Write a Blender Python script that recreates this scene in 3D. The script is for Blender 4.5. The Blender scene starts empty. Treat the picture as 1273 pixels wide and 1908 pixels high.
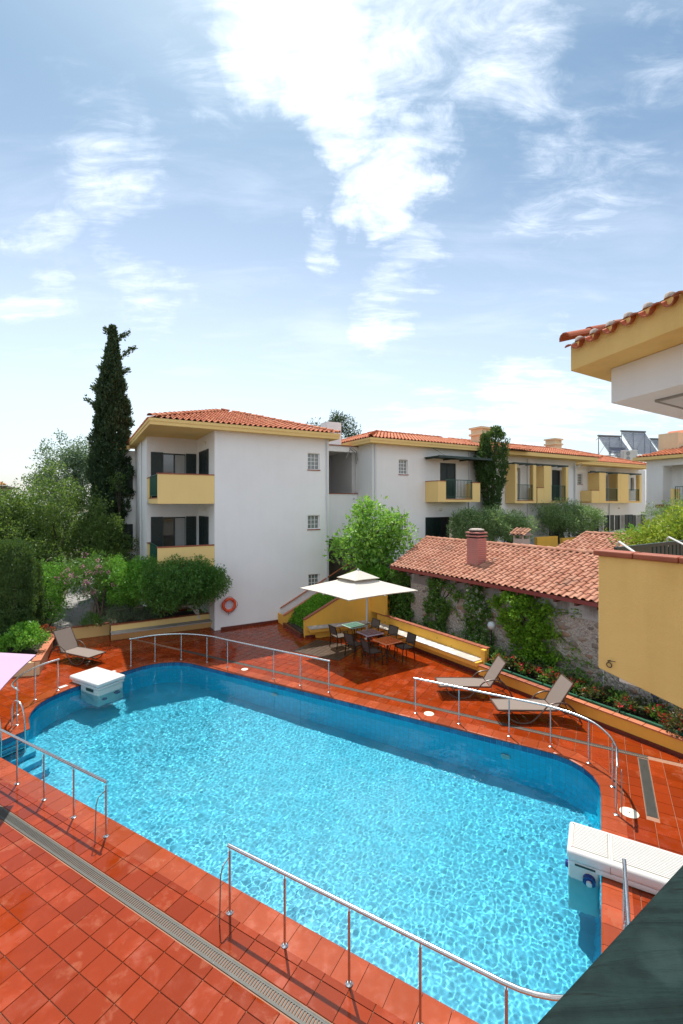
import bpy, bmesh, math, random
import numpy as np
from mathutils import Vector, Matrix
random.seed(7); RNG = np.random.default_rng(11)
SC = bpy.context.scene
COL = SC.collection
R = math.radians

# ------------------------------------------------------------------ camera
cam_d = bpy.data.cameras.new('camera'); cam = bpy.data.objects.new('camera', cam_d); COL.objects.link(cam)
cam_d.sensor_fit = 'VERTICAL'; cam_d.sensor_height = 24.0
cam_d.lens = 848.0 / 1908.0 * 24.0
cam_d.shift_y = -18.0 / 1908.0
cam_d.clip_start = 0.03; cam_d.clip_end = 3000
cam.location = (0, 0, 5.5); cam.rotation_euler = (R(90), 0, 0)
SC.camera = cam

# ------------------------------------------------------------------ sky, sun, exposure
SUN_H, SUN_E = -15.0, 66.5            # heading (clockwise from the view axis) and elevation
sun_dir = Vector((math.sin(R(SUN_H)) * math.cos(R(SUN_E)), math.cos(R(SUN_H)) * math.cos(R(SUN_E)), math.sin(R(SUN_E))))
SC.view_settings.view_transform = 'Standard'; SC.view_settings.look = 'None'
SC.view_settings.exposure = 1.18; SC.view_settings.gamma = 1.0
SC.view_settings.use_curve_mapping = False
SC.cycles.use_denoising = True
SC.cycles.max_bounces = 12; SC.cycles.transmission_bounces = 8; SC.cycles.transparent_max_bounces = 12
SC.cycles.caustics_reflective = False; SC.cycles.caustics_refractive = True
SC.cycles.sample_clamp_indirect = 6.0; SC.cycles.blur_glossy = 0.3

class NT:
    """small helper to wire shader nodes"""
    def __init__(s, tree): s.t = tree; s.t.nodes.clear()
    def n(s, kind, **kw):
        x = s.t.nodes.new(kind)
        for k, v in kw.items():
            if k.startswith('_'): setattr(x, k[1:], v)
        return x
    def set(s, sock, v):
        if hasattr(v, 'outputs'): v = v.outputs[0]
        if isinstance(v, bpy.types.NodeSocket): s.t.links.new(v, sock)
        elif isinstance(v, (tuple, list)) and len(v) == 3 and sock.type == 'RGBA': sock.default_value = (*v, 1)
        else: sock.default_value = v
    def math(s, op, a, b=0.0, c=0.0, clamp=False):
        x = s.t.nodes.new('ShaderNodeMath'); x.operation = op; x.use_clamp = clamp
        s.set(x.inputs[0], a); s.set(x.inputs[1], b); s.set(x.inputs[2], c); return x.outputs[0]
    def vmath(s, op, a, b=(0, 0, 0), sc=None):
        x = s.t.nodes.new('ShaderNodeVectorMath'); x.operation = op
        s.set(x.inputs[0], a); s.set(x.inputs[1], b)
        if sc is not None: s.set(x.inputs['Scale'], sc)
        return x.outputs['Value'] if op in ('DOT_PRODUCT', 'LENGTH', 'DISTANCE') else x.outputs[0]
    def ramp(s, v, lo, hi, smooth=True):
        x = s.t.nodes.new('ShaderNodeMapRange'); x.clamp = True
        x.interpolation_type = 'SMOOTHSTEP' if smooth else 'LINEAR'
        s.set(x.inputs[0], v); x.inputs[1].default_value = lo; x.inputs[2].default_value = hi
        return x.outputs[0]
    def mr(s, v, a, b, c, d):
        x = s.t.nodes.new('ShaderNodeMapRange'); x.clamp = True
        s.set(x.inputs[0], v); x.inputs[1].default_value = a; x.inputs[2].default_value = b
        x.inputs[3].default_value = c; x.inputs[4].default_value = d
        return x.outputs[0]
    def mix(s, f, a, b, kind='MIX'):
        x = s.t.nodes.new('ShaderNodeMix'); x.data_type = 'RGBA'; x.blend_type = kind
        s.set(x.inputs[0], f); s.set(x.inputs[6], a); s.set(x.inputs[7], b); return x.outputs[2]
    def noise(s, vec, scale, detail=4, rough=.55, dist=0.0, lac=2.0):
        x = s.t.nodes.new('ShaderNodeTexNoise'); s.set(x.inputs['Vector'], vec)
        x.inputs['Scale'].default_value = scale; x.inputs['Detail'].default_value = detail
        x.inputs['Roughness'].default_value = rough; x.inputs['Distortion'].default_value = dist
        x.inputs['Lacunarity'].default_value = lac
        return x.outputs[0]
    def bump(s, h, strength=.3, dist=.01, nrm=None):
        x = s.t.nodes.new('ShaderNodeBump'); x.inputs['Strength'].default_value = strength
        x.inputs['Distance'].default_value = dist; s.set(x.inputs['Height'], h)
        if nrm is not None: s.set(x.inputs['Normal'], nrm)
        return x.outputs[0]

world = bpy.data.worlds.new('World'); SC.world = world; world.use_nodes = True
w = NT(world.node_tree)
sky = w.n('ShaderNodeTexSky', _sky_type='NISHITA', _sun_disc=False, _sun_elevation=R(SUN_E), _sun_rotation=R(SUN_H),
          _altitude=50.0, _air_density=1.2, _dust_density=1.4, _ozone_density=1.6)
SKY_STRENGTH = 0.10
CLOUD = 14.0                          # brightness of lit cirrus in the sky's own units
tc = w.n('ShaderNodeTexCoord'); gen = tc.outputs['Generated']
sep = w.n('ShaderNodeSeparateXYZ'); w.set(sep.inputs[0], gen)
zz = w.math('MAXIMUM', sep.outputs[2], 0.0)
den = w.math('ADD', zz, 0.16)
px_ = w.math('DIVIDE', sep.outputs[0], den); py_ = w.math('DIVIDE', sep.outputs[1], den)
cmb = w.n('ShaderNodeCombineXYZ'); w.set(cmb.inputs[0], px_); w.set(cmb.inputs[1], py_)
plane = cmb.outputs[0]
wn_ = w.n('ShaderNodeTexNoise'); w.set(wn_.inputs['Vector'], gen); wn_.inputs['Scale'].default_value = 4.5; wn_.inputs['Detail'].default_value = 6; wn_.inputs['Roughness'].default_value = .6
warp = w.vmath('NORMALIZE', w.vmath('ADD', gen, w.vmath('SCALE', w.vmath('SUBTRACT', wn_.outputs['Color'], (.5, .5, .5)), sc=.34)))
def blob(pxl, pyl, rad, soft):
    d = Vector(((pxl - 636.5) / 848, 1, (936 - pyl) / 848)).normalized()
    dp = w.vmath('DOT_PRODUCT', warp, tuple(d))
    return w.mr(dp, math.cos(rad + soft), math.cos(max(rad, 0.001)), 0.0, 1.0)
def rotmap(ang, sx, sy):
    m = w.n('ShaderNodeMapping'); w.set(m.inputs['Vector'], plane)
    m.inputs['Rotation'].default_value = (0, 0, ang); m.inputs['Scale'].default_value = (sx, sy, 1)
    return m.outputs[0]
streak = w.noise(rotmap(R(28), 1.0, 3.4), 1.5, 9, .60, .55)       # fine cirrus fibres
streak2 = w.noise(rotmap(R(-35), 1.0, 2.6), 1.2, 8, .62, .8)
broad = w.noise(rotmap(R(10), 1.0, 1.3), .75, 5, .5, .6)
masks = None
for bx_, by_, br_, bs_, wt in ((550, 60, .01, .15, .95), (635, 195, .0, .12, 1.0), (700, 320, .0, .11, .95), (735, 385, .0, .09, .95),
                               (930, 130, .01, .17, .72), (780, 40, .0, .2, .52), (420, 100, .0, .2, .42), (205, 340, .0, .14, .5),
                               (265, 510, .0, .15, .60), (150, 220, .0, .12, .42), (770, 480, .0, .12, .68), (730, 555, .0, .11, .75),
                               (600, 437, .0, .07, .7), (1060, 330, .0, .18, .5), (1020, 760, .02, .16, .85), (780, 785, .0, .16, .6),
                               (1180, 790, .0, .16, .8), (15, 545, .0, .08, .5), (50, 400, .0, .09, .5), (1230, 130, .0, .12, .5)):
    b = w.math('MULTIPLY', blob(bx_, by_, br_, bs_), wt)
    masks = b if masks is None else w.math('MAXIMUM', masks, b)
behind = w.ramp(w.math('MULTIPLY', sep.outputs[1], -1.0), -.2, .3)                 # unseen cloud cover added behind the camera to brighten the shaded walls
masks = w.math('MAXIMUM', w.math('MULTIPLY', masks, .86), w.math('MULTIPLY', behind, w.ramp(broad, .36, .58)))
fib = w.math('ADD', w.math('MULTIPLY', streak, .55), w.math('MULTIPLY', streak2, .45))
fine = w.noise(rotmap(R(40), 1.0, 2.2), 5.5, 8, .66, 1.1)
fib2 = w.math('ADD', w.math('MULTIPLY', fib, .68), w.math('MULTIPLY', fine, .32))
core = w.ramp(w.math('ADD', fib2, w.math('MULTIPLY', masks, .27)), .53, .94)
thin = w.math('MULTIPLY', w.ramp(w.math('ADD', fib, w.math('MULTIPLY', broad, .35)), .60, .92), .16)
dens = w.math('MAXIMUM', w.math('MULTIPLY', core, w.ramp(masks, .02, .45)), thin)
haze = w.math('MULTIPLY', w.math('POWER', w.math('SUBTRACT', 1.0, zz, clamp=True), 8.0), .22)
dens = w.math('MAXIMUM', w.math('MULTIPLY', dens, .70), haze)
tint = w.mix(w.ramp(sep.outputs[2], .30, .66), w.mix(w.ramp(sep.outputs[2], .0, .24), (.62, .66, .80), (.97, .88, .77)), (.45, .55, .55))
skyc = w.mix(1.0, sky.outputs[0], tint, 'MULTIPLY')
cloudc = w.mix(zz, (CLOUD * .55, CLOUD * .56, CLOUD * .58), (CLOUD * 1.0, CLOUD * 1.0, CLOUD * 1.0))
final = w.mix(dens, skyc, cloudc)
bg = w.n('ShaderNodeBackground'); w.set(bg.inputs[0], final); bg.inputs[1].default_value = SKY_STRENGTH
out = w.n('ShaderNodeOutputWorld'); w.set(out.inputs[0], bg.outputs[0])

sun_d = bpy.data.lights.new('sun', 'SUN'); sun_d.energy = 2.75; sun_d.angle = R(0.53); sun_d.color = (1.0, .955, .88)
sun = bpy.data.objects.new('sun', sun_d); COL.objects.link(sun)
sun.rotation_euler = (-sun_dir).to_track_quat('-Z', 'Y').to_euler(); sun.location = (0, 0, 40)
try: sun_d.cycles.is_caustics_light = True
except Exception: pass

# ------------------------------------------------------------------ materials
MATS = {}   
def mat(name):
    m = bpy.data.materials.new(name); m.use_nodes = True; MATS[name] = m
    t = NT(m.node_tree); o = t.n('ShaderNodeOutputMaterial'); b = t.n('ShaderNodeBsdfPrincipled')
    t.set(o.inputs[0], b.outputs[0]); t.b = b; t.o = o; t.m = m
    g = t.n('ShaderNodeNewGeometry'); t.pos = g.outputs['Position']; t.island = g.outputs['Random Per Island']
    oi = t.n('ShaderNodeObjectInfo'); t.rnd = t.math('FRACT', t.math('ADD', oi.outputs['Random'], t.island)); t.nrm = g.outputs['Normal']
    return t
def P(t, **kw):
    names = dict(col='Base Color', rough='Roughness', metal='Metallic', nrm='Normal', spec='Specular IOR Level', trans='Transmission Weight', ior='IOR', coat='Coat Weight', coatr='Coat Roughness', sub='Subsurface Weight')
    for k, v in kw.items(): t.set(t.b.inputs[names[k]], v)

def plaster(name, col, dirt=.06, tint=None, grain=.22):
    t = mat(name)
    n1 = t.noise(t.pos, .6, 5, .6); n2 = t.noise(t.pos, 9, 5, .6); n3 = t.noise(t.pos, 70, 3, .6)
    m = t.n('ShaderNodeMapping'); t.set(m.inputs[0], t.pos); m.inputs['Scale'].default_value = (5, 5, .35)
    runs = t.noise(m.outputs[0], 1.0, 4, .55)
    d = tint or tuple(c * .78 for c in col)
    f = t.math('MULTIPLY', t.ramp(t.math('ADD', n1, t.math('MULTIPLY', runs, .45)), .55, .98), dirt * 6)
    c = t.mix(f, col, d); c = t.mix(t.math('MULTIPLY', n2, .10), c, tuple(x * .85 for x in col))
    P(t, col=c, rough=.88, spec=.25, nrm=t.bump(t.math('ADD', t.math('MULTIPLY', n3, .5), n2), grain, .012))
    return t.m
M_WHITE = plaster('white_plaster', (.87, .857, .835), .045, (.72, .70, .68))
M_WHITE_IN = plaster('white_plaster_inner', (.82, .81, .80), .03)
M_YELLOW = plaster('yellow_plaster', (.88, .63, .26), .05, (.76, .53, .21)); M_YELLOWN = plaster('near_yellow_plaster', (.86, .57, .20), .14, (.70, .44, .14), .6)
M_YELLOW2 = plaster('ochre_plaster', (.86, .48, .075), .08, (.66, .37, .09))
M_CREAM = plaster('cream_fascia', (.84, .59, .235), .03)
M_CHIM = plaster('pale_chimney_plaster', (.80, .66, .42), .08)
M_SEAT = plaster('white_seat_paint', (.78, .77, .74), .5, (.42, .38, .33))

def simple(name, col, rough=.5, metal=0, var=.08, scale=6, bump=0.0, spec=.5):
    t = mat(name); n = t.noise(t.pos, scale, 4, .6)
    c = t.mix(n, tuple(x * (1 - var) for x in col), tuple(min(1, x * (1 + var)) for x in col))
    P(t, col=c, rough=t.mr(n, .3, .7, max(.02, rough * .85), min(1, rough * 1.15)), metal=metal, spec=spec)
    if bump: P(t, nrm=t.bump(t.noise(t.pos, scale * 6, 3), bump, .004))
    return t.m
M_STEEL = simple('brushed_steel', (.60, .59, .58), .26, 1.0, .12, 14)
M_STEEL_D = simple('weathered_steel', (.26, .26, .25), .4, .8, .2, 10)
M_GREEN = simple('dark_green_paint', (.010, .032, .024), .45, 0, .3, 8)
M_GREEN_B = simple('green_railing_paint', (.012, .085, .055), .4, 0, .2, 8)
M_GREEN_S = simple('shutter_paint', (.008, .022, .020), .4, 0, .3, 5)
M_BLACK = simple('black_interior', (.006, .006, .007), .6, 0, .2, 3)
M_CHAIRF = simple('brown_black_metal', (.022, .016, .013), .4, .2, .2, 12)
M_TEXTIL = simple('taupe_mesh_fabric', (.20, .155, .13), .8, 0, .06, 40, .3)
M_TEXTILC = simple('chair_mesh_fabric', (.085, .066, .055), .8, 0, .1, 40, .3)
M_LFRAME = simple('brown_lounger_metal', (.10, .062, .045), .38, .2, .15, 12)
M_PLASTIC = simple('white_gelcoat', (.62, .61, .585), .28, 0, .04, 3)
M_PLASTIC_D = simple('grey_gelcoat', (.52, .56, .52), .35, 0, .08, 3)
M_LID = simple('ivory_plastic', (.72, .66, .52), .4, 0, .06, 6)
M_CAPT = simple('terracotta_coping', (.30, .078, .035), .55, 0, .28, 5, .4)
M_CAPL = simple('terracotta_sunlit_coping', (.46, .145, .065), .6, 0, .25, 5, .4)  # lighter copy of the terracotta coping, with sunlight put into its colour
M_SKIRT = simple('dark_skirting_tile', (.13, .030, .018), .3, 0, .3, 5)
M_FRED = simple('red_painted_gutter', (.24, .040, .028), .45, 0, .15, 5)
M_PINKCHIM = simple('pink_chimney_paint', (.52, .20, .165), .7, 0, .14, 14, .5)
M_CEMENT = simple('cement_flaunching', (.36, .30, .26), .9, 0, .2, 8, .6)
M_PVC = simple('pale_downpipe', (.66, .665, .67), .5, 0, .04, 5)
M_ORANGE = simple('orange_ring', (.80, .085, .018), .4, 0, .12, 10)
M_SOIL = simple('dark_soil', (.040, .026, .017), .95, 0, .5, 9, .8)
M_GROUND = simple('dry_earth', (.13, .105, .070), .95, 0, .3, 1.2, .6)
M_RAILW = None
M_TRUNK = simple('grey_bark', (.14, .10, .075), .9, 0, .35, 14, .8)
M_TRUNKW = simple('whitewashed_bark', (.62, .60, .56), .85, 0, .25, 8, .7)
M_TRUNKD = simple('dark_bark', (.055, .038, .028), .9, 0, .35, 14, .8)
M_TROUGH = simple('green_plastic_trough', (.010, .11, .055), .4, 0, .2, 6)
M_TUBES = simple('dark_glass_tubes', (.10, .105, .15), .25, 0, .3, 8)
M_BLUEPIPE = simple('blue_pipe', (.05, .08, .20), .4, 0, .2, 8)
M_BLUENOZ = simple('deep_blue_nozzle', (.008, .022, .16), .2, 0, .2, 8)
M_SHEET = simple('pale_tarpaulin', (.60, .62, .64), .6, 0, .15, 5)
M_FARW = simple('far_house_wall', (.60, .50, .42), .9, 0, .12, 1)
M_FARR = simple('far_roof', (.42, .13, .065), .8, 0, .25, 3)
M_AC = simple('air_conditioner_casing', (.58, .57, .52), .5, 0, .05, 4)
M_PAVER = simple('grey_paver', (.25, .24, .23), .85, 0, .2, 3, .5)
M_CURB = simple('brown_stone_curb', (.20, .15, .11), .9, 0, .25, 6, .6)

def glass(name, col, rough=.05):
    t = mat(name); n = t.noise(t.pos, 1.5, 3)
    P(t, col=t.mix(n, tuple(c * .7 for c in col), col), rough=rough, spec=.8, coat=.6, coatr=.03)
    return t.m
M_GLASS = glass('window_glass', (.035, .042, .05)); M_CURTAIN = simple('net_curtain_behind_glass', (.33, .33, .32), .35, 0, .1, 12)
t = mat('glass_block'); n = t.noise(t.pos, 25, 3, .6)
P(t, col=t.mix(n, (.10, .12, .115), (.30, .33, .31)), rough=.12, coat=.5, nrm=t.bump(n, .5, .01)); M_BLOCK = t.m

# wood handrail at the balcony
t = mat('green_painted_timber'); m = t.n('ShaderNodeMapping'); t.set(m.inputs[0], t.pos)
m.inputs['Rotation'].default_value = (0, 0, R(-34)); m.inputs['Scale'].default_value = (1.2, 18, 6)
g = t.noise(m.outputs[0], 3.0, 5, .65, .8); s = t.noise(t.pos, 26, 4, .6); blot = t.noise(t.pos, 9, 2, .5)
c = t.mix(t.ramp(t.math('ADD', t.math('MULTIPLY', g, .6), t.math('MULTIPLY', s, .4)), .38, .62), (.003, .010, .009), (.009, .024, .022))
c = t.mix(t.math('MULTIPLY', t.ramp(g, .60, .66), .9), c, (.003, .005, .004)); c = t.mix(t.math('MULTIPLY', t.ramp(blot, .60, .68), .35), c, (.03, .055, .05))
P(t, col=c, rough=.75, spec=.15, nrm=t.bump(t.math('ADD', g, t.math('MULTIPLY', s, .5)), .8, .006)); M_RAILW = t.m

# deck tile
def deck_mat(name, base, gl):
    t = mat(name)
    n1 = t.noise(t.pos, .55, 4, .55, .4); n2 = t.noise(t.pos, 3.2, 6, .65, .6); n3 = t.noise(t.pos, 28, 4, .6); n4 = t.noise(t.pos, 2.1, 6, .62, .3)
    c = t.mix(t.rnd, tuple(x * .72 for x in base), tuple(x * 1.20 for x in base))
    c = t.mix(t.math('MULTIPLY', n3, .30), c, tuple(x * .6 for x in base))
    wet = t.ramp(t.math('ADD', t.math('MULTIPLY', n1, .6), t.math('MULTIPLY', n2, .4)), .40, .56)     # where water still lies
    c = t.mix(t.math('MULTIPLY', wet, .40), c, tuple(x * .60 for x in base))
    lime = t.math('MULTIPLY', t.math('MULTIPLY', t.ramp(n4, .55, .61), t.ramp(n2, .42, .60)), .20)
    c = t.mix(lime, c, (.44, .17, .09))
    rough = t.math('SUBTRACT', t.math('ADD', t.mr(t.noise(t.pos, 7, 4), .3, .7, .16, .34), t.math('MULTIPLY', t.rnd, .10)), t.math('MULTIPLY', wet, gl), clamp=True)
    rough = t.math('MAXIMUM', t.math('ADD', rough, t.math('MULTIPLY', lime, .5)), .05)
    P(t, col=c, rough=rough, spec=.32, nrm=t.bump(t.math('ADD', n2, t.math('MULTIPLY', n3, .25)), .10, .006))
    return t.m
M_TILE = deck_mat('glazed_terracotta_tile', (.275, .034, .0045), .22)
M_COPE = deck_mat('bullnose_coping_tile', (.34, .062, .020), .16)
M_GROUT = simple('cement_grout', (.30, .15, .09), .8, 0, .3, 14, .4)
M_DECKW = simple('dark_timber_decking', (.075, .050, .036), .35, 0, .35, 9, .4)

# roof tile
def roof_mat(name, a, b, lich):
    t = mat(name); n = t.noise(t.pos, 7, 5, .65); n2 = t.noise(t.pos, 45, 3, .6); n3 = t.noise(t.pos, 1.2, 4, .6)
    c = t.mix(t.rnd, a, b); c = t.mix(t.math('MULTIPLY', n2, .35), c, tuple(x * .5 for x in a))
    c = t.mix(t.math('MULTIPLY', t.ramp(t.math('ADD', t.math('MULTIPLY', n, .6), t.math('MULTIPLY', n3, .4)), .5, .66), lich), c, (.13, .10, .075))
    P(t, col=c, rough=.8, spec=.3, nrm=t.bump(n2, .4, .006)); return t.m
M_ROOF = roof_mat('orange_clay_roof_tile', (.46, .125, .052), (.62, .24, .12), .45)
M_ROOFO = roof_mat('old_clay_roof_tile', (.36, .145, .085), (.52, .26, .17), .55)
M_ROOFV = roof_mat('lichened_clay_roof_tile', (.26, .11, .065), (.45, .22, .13), .8)
M_ROOFN = roof_mat('near_roof_tile', (.33, .075, .035), (.50, .15, .075), .6)
M_UNDER = simple('roof_underlay', (.10, .045, .03), .9)

# stone wall
t = mat('rubble_stone_render')
v = t.n('ShaderNodeTexVoronoi'); v.feature = 'DISTANCE_TO_EDGE'; wv = t.vmath('ADD', t.pos, t.vmath('SCALE', t.noise(t.pos, 5, 3), sc=.12)); t.set(v.inputs['Vector'], wv); v.inputs['Scale'].default_value = 8
n = t.noise(t.pos, 14, 6, .7); n2 = t.noise(t.pos, 55, 4, .65); n3 = t.noise(t.pos, .9, 4, .55)
c = t.mix(t.ramp(n, .35, .65), (.50, .42, .35), (.84, .74, .63)); c = t.mix(t.ramp(n3, .45, .62), c, (.66, .56, .47))
c = t.mix(t.math('MULTIPLY', t.ramp(n2, .52, .66), .5), c, (.15, .12, .10)); c = t.mix(t.math('MULTIPLY', t.ramp(n2, .25, .40), -.4), c, (.5, .45, .4))
P(t, col=c, rough=.95, spec=.2, nrm=t.bump(t.math('ADD', t.math('ADD', n, t.math('MULTIPLY', n2, .8)), t.math('MULTIPLY', t.ramp(v.outputs[0], 0, .25), .7)), 1.0, .05)); M_STONE = t.m
t = mat('field_stone'); n = t.noise(t.pos, 9, 5, .65); n2 = t.noise(t.pos, 50, 4, .6)
c = t.mix(t.rnd, (.34, .27, .22), (.60, .47, .36)); c = t.mix(t.math('MULTIPLY', t.math('GREATER_THAN', t.rnd, .80), .6), c, (.42, .20, .10)); c = t.mix(t.math('MULTIPLY', n2, .6), c, (.10, .075, .06))
P(t, col=c, rough=.92, nrm=t.bump(t.math('ADD', n, n2), .9, .02)); M_FSTONE = t.m

# pool tiles
def pool_mat(name, col, scale, grout):
    t = mat(name); tc_ = t.n('ShaderNodeUVMap'); br = t.n('ShaderNodeTexBrick'); t.set(br.inputs['Vector'], tc_.outputs[0])
    br.offset = 0; br.squash = 1
    br.inputs['Color1'].default_value = (*col, 1); br.inputs['Color2'].default_value = (*[x * .86 for x in col], 1); br.inputs['Mortar'].default_value = (*grout, 1)
    br.inputs['Scale'].default_value = 1.0; br.inputs['Mortar Size'].default_value = .006; br.inputs['Mortar Smooth'].default_value = .2
    br.inputs['Brick Width'].default_value = scale; br.inputs['Row Height'].default_value = scale
    P(t, col=br.outputs[0], rough=.35); return t.m
M_POOL = pool_mat('aqua_pool_tile', (.022, .70, .96), .135, (.06, .46, .66))
M_POOLF = pool_mat('aqua_pool_floor', (.050, .50, .67), .27, (.042, .45, .63))
t = mat('cobalt_band_tile'); n = t.noise(t.pos, 10, 3)
P(t, col=t.mix(t.rnd, (.012, .085, .22), (.02, .16, .34)), rough=.15, coat=.4); M_BAND = t.m
M_POOLG = simple('pool_grout', (.12, .30, .38), .7)

# water: clear, refracting, rippled sheet
t = mat('pool_water'); t.t.nodes.remove(t.b)
rf = t.n('ShaderNodeBsdfRefraction'); rf.inputs['IOR'].default_value = 1.33; rf.inputs['Roughness'].default_value = 0.0; t.set(rf.inputs['Color'], (.93, .985, 1.0))
gl = t.n('ShaderNodeBsdfGlossy'); gl.inputs['Roughness'].default_value = .05; t.set(gl.inputs['Color'], (1, 1, 1))
fr = t.n('ShaderNodeFresnel'); fr.inputs['IOR'].default_value = 1.33
mx = t.n('ShaderNodeMixShader'); t.set(mx.inputs[0], fr.outputs[0]); t.set(mx.inputs[1], rf.outputs[0]); t.set(mx.inputs[2], gl.outputs[0])
t.set(t.o.inputs[0], mx.outputs[0]); M_WATER = t.m

def fabric(name, col, tl=.35):
    t = mat(name); n = t.noise(t.pos, 60, 3); cc = t.mix(n, tuple(c * .95 for c in col), col)
    P(t, col=cc, rough=.85, nrm=t.bump(t.noise(t.pos, 3, 3), .15, .03))
    tr = t.n('ShaderNodeBsdfTranslucent'); t.set(tr.inputs[0], cc)
    mx = t.n('ShaderNodeMixShader'); mx.inputs[0].default_value = tl; t.set(mx.inputs[1], t.b.outputs[0]); t.set(mx.inputs[2], tr.outputs[0]); t.set(t.o.inputs[0], mx.outputs[0])
    return t.m
M_CANVAS = fabric('cream_canvas', (.70, .655, .575), .25); M_PINK = fabric('lilac_canvas', (.62, .42, .56), .25)

def leafmat(name, a, b, tl=.32, rough=.45, hi=None):
    t = mat(name); n = t.noise(t.pos, 1.6, 4, .6)
    f = t.math('ADD', t.math('MULTIPLY', t.island, .6), t.math('MULTIPLY', n, .4))
    c = t.mix(t.ramp(f, .2, .8), a, b)
    if hi: c = t.mix(t.math('MULTIPLY', t.math('GREATER_THAN', t.island, .90), .8), c, hi)
    P(t, col=c, rough=rough, spec=.4)
    tr = t.n('ShaderNodeBsdfTranslucent'); t.set(tr.inputs[0], t.mix(.5, c, (.24, .38, .04)))
    mx = t.n('ShaderNodeMixShader'); mx.inputs[0].default_value = tl; t.set(mx.inputs[1], t.b.outputs[0]); t.set(mx.inputs[2], tr.outputs[0]); t.set(t.o.inputs[0], mx.outputs[0])
    return t.m
L_CYP = leafmat('cypress_foliage', (0.021, 0.046, 0.018), (0.048, 0.090, 0.034), .12, .6)
L_THUJA = leafmat('thuja_foliage', (0.031, 0.072, 0.019), (0.069, 0.145, 0.036), 0.25, .6)
L_TREE = leafmat('broadleaf_foliage', (0.056, 0.121, 0.032), (0.150, 0.235, 0.056), 0.45, .4, (.20, .22, .07))
L_BLUE = leafmat('bluish_foliage', (0.085, 0.148, 0.099), (0.170, 0.254, 0.148), .3, .5)
L_MULB = leafmat('mulberry_foliage', (0.138, 0.344, 0.051), (0.368, 0.666, 0.120), 0.48, .38, (.26, .38, .10))
L_BUSH = leafmat('bright_bush_foliage', (0.091, 0.287, 0.027), (0.195, 0.482, 0.056), 0.42, .4)
L_DARK = leafmat('dark_bush_foliage', (0.051, 0.147, 0.025), (0.112, 0.260, 0.047), 0.35, .32)
L_OLE = leafmat('oleander_foliage', (0.141, 0.249, 0.096), (0.339, 0.480, 0.194), 0.38, .42, (.24, .30, .19))
L_VINE = leafmat('vine_foliage', (0.078, 0.195, 0.037), (0.195, 0.379, 0.060), 0.40, .38, (.26, .33, .14))
L_VINEB = leafmat('bright_vine_foliage', (0.147, 0.332, 0.027), (0.332, 0.587, 0.055), 0.48, .4)
L_YEL = leafmat('yellow_green_foliage', (0.174, 0.261, 0.026), (0.435, 0.493, 0.051), .38, .45)
L_HEDGE = leafmat('hedge_foliage', (0.104, 0.300, 0.022), (0.254, 0.575, 0.051), 0.40, .4)
L_LAV = leafmat('grey_green_foliage', (0.106, 0.160, 0.098), (0.212, 0.275, 0.177), .25, .6)
L_BEG = leafmat('begonia_foliage', (0.043, 0.065, 0.023), (0.109, 0.109, 0.041), .25, .4)
F_RED = leafmat('red_petals', (.42, .010, .022), (.62, .03, .05), .3, .5)
F_PINK = leafmat('pink_petals', (.62, .20, .38), (.75, .36, .52), .3, .5)
F_WHITE = leafmat('white_petals', (.70, .70, .62), (.78, .78, .72), .3, .5)

# ------------------------------------------------------------------ geometry helpers
def hd(a): return (math.sin(R(a)), math.cos(R(a)))
class Fr:
    """frame: x axis runs along a compass heading, y axis 90 degrees to its left"""
    def __init__(s, h, ox=0.0, oy=0.0): s.h = h; s.x = hd(h); s.y = hd(h - 90); s.o = (ox, oy); s.rot = R(90 - h)
    def w(s, x, y, z=0.0): return (s.o[0] + x * s.x[0] + y * s.y[0], s.o[1] + x * s.x[1] + y * s.y[1], z)
W0 = Fr(90); FR = Fr(60); FP = Fr(119.6); FK = Fr(56)
XF = {}
def reg(o, M): XF[o.name] = M.inverted()
def thing(name, label, cat, loc=(0, 0, 0), rot=0.0, group=None):
    o = bpy.data.objects.new(name, None); COL.objects.link(o); o.empty_display_size = .3
    o.location = loc; o.rotation_euler = (0, 0, rot); o['label'] = label; o['category'] = cat
    if group: o['group'] = group
    reg(o, Matrix.Translation(loc) @ Matrix.Rotation(rot, 4, 'Z')); return o
def tag(o, label, cat=None, group=None, kind=None):
    o['label'] = label
    if cat: o['category'] = cat
    if group: o['group'] = group
    if kind: o['kind'] = kind
    return o
def struct(o, kind='structure'): o['kind'] = kind; return o
def link_mesh(me, name, parent, smooth=None):
    o = bpy.data.objects.new(name, me); COL.objects.link(o)
    if parent is not None:
        o.parent = parent; XF[o.name] = XF[parent.name]
    else: reg(o, Matrix.Identity(4))
    if smooth:
        me.polygons.foreach_set('use_smooth', [True] * len(me.polygons))
        if smooth < 179: me.set_sharp_from_angle(angle=R(smooth))
    return o
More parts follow.
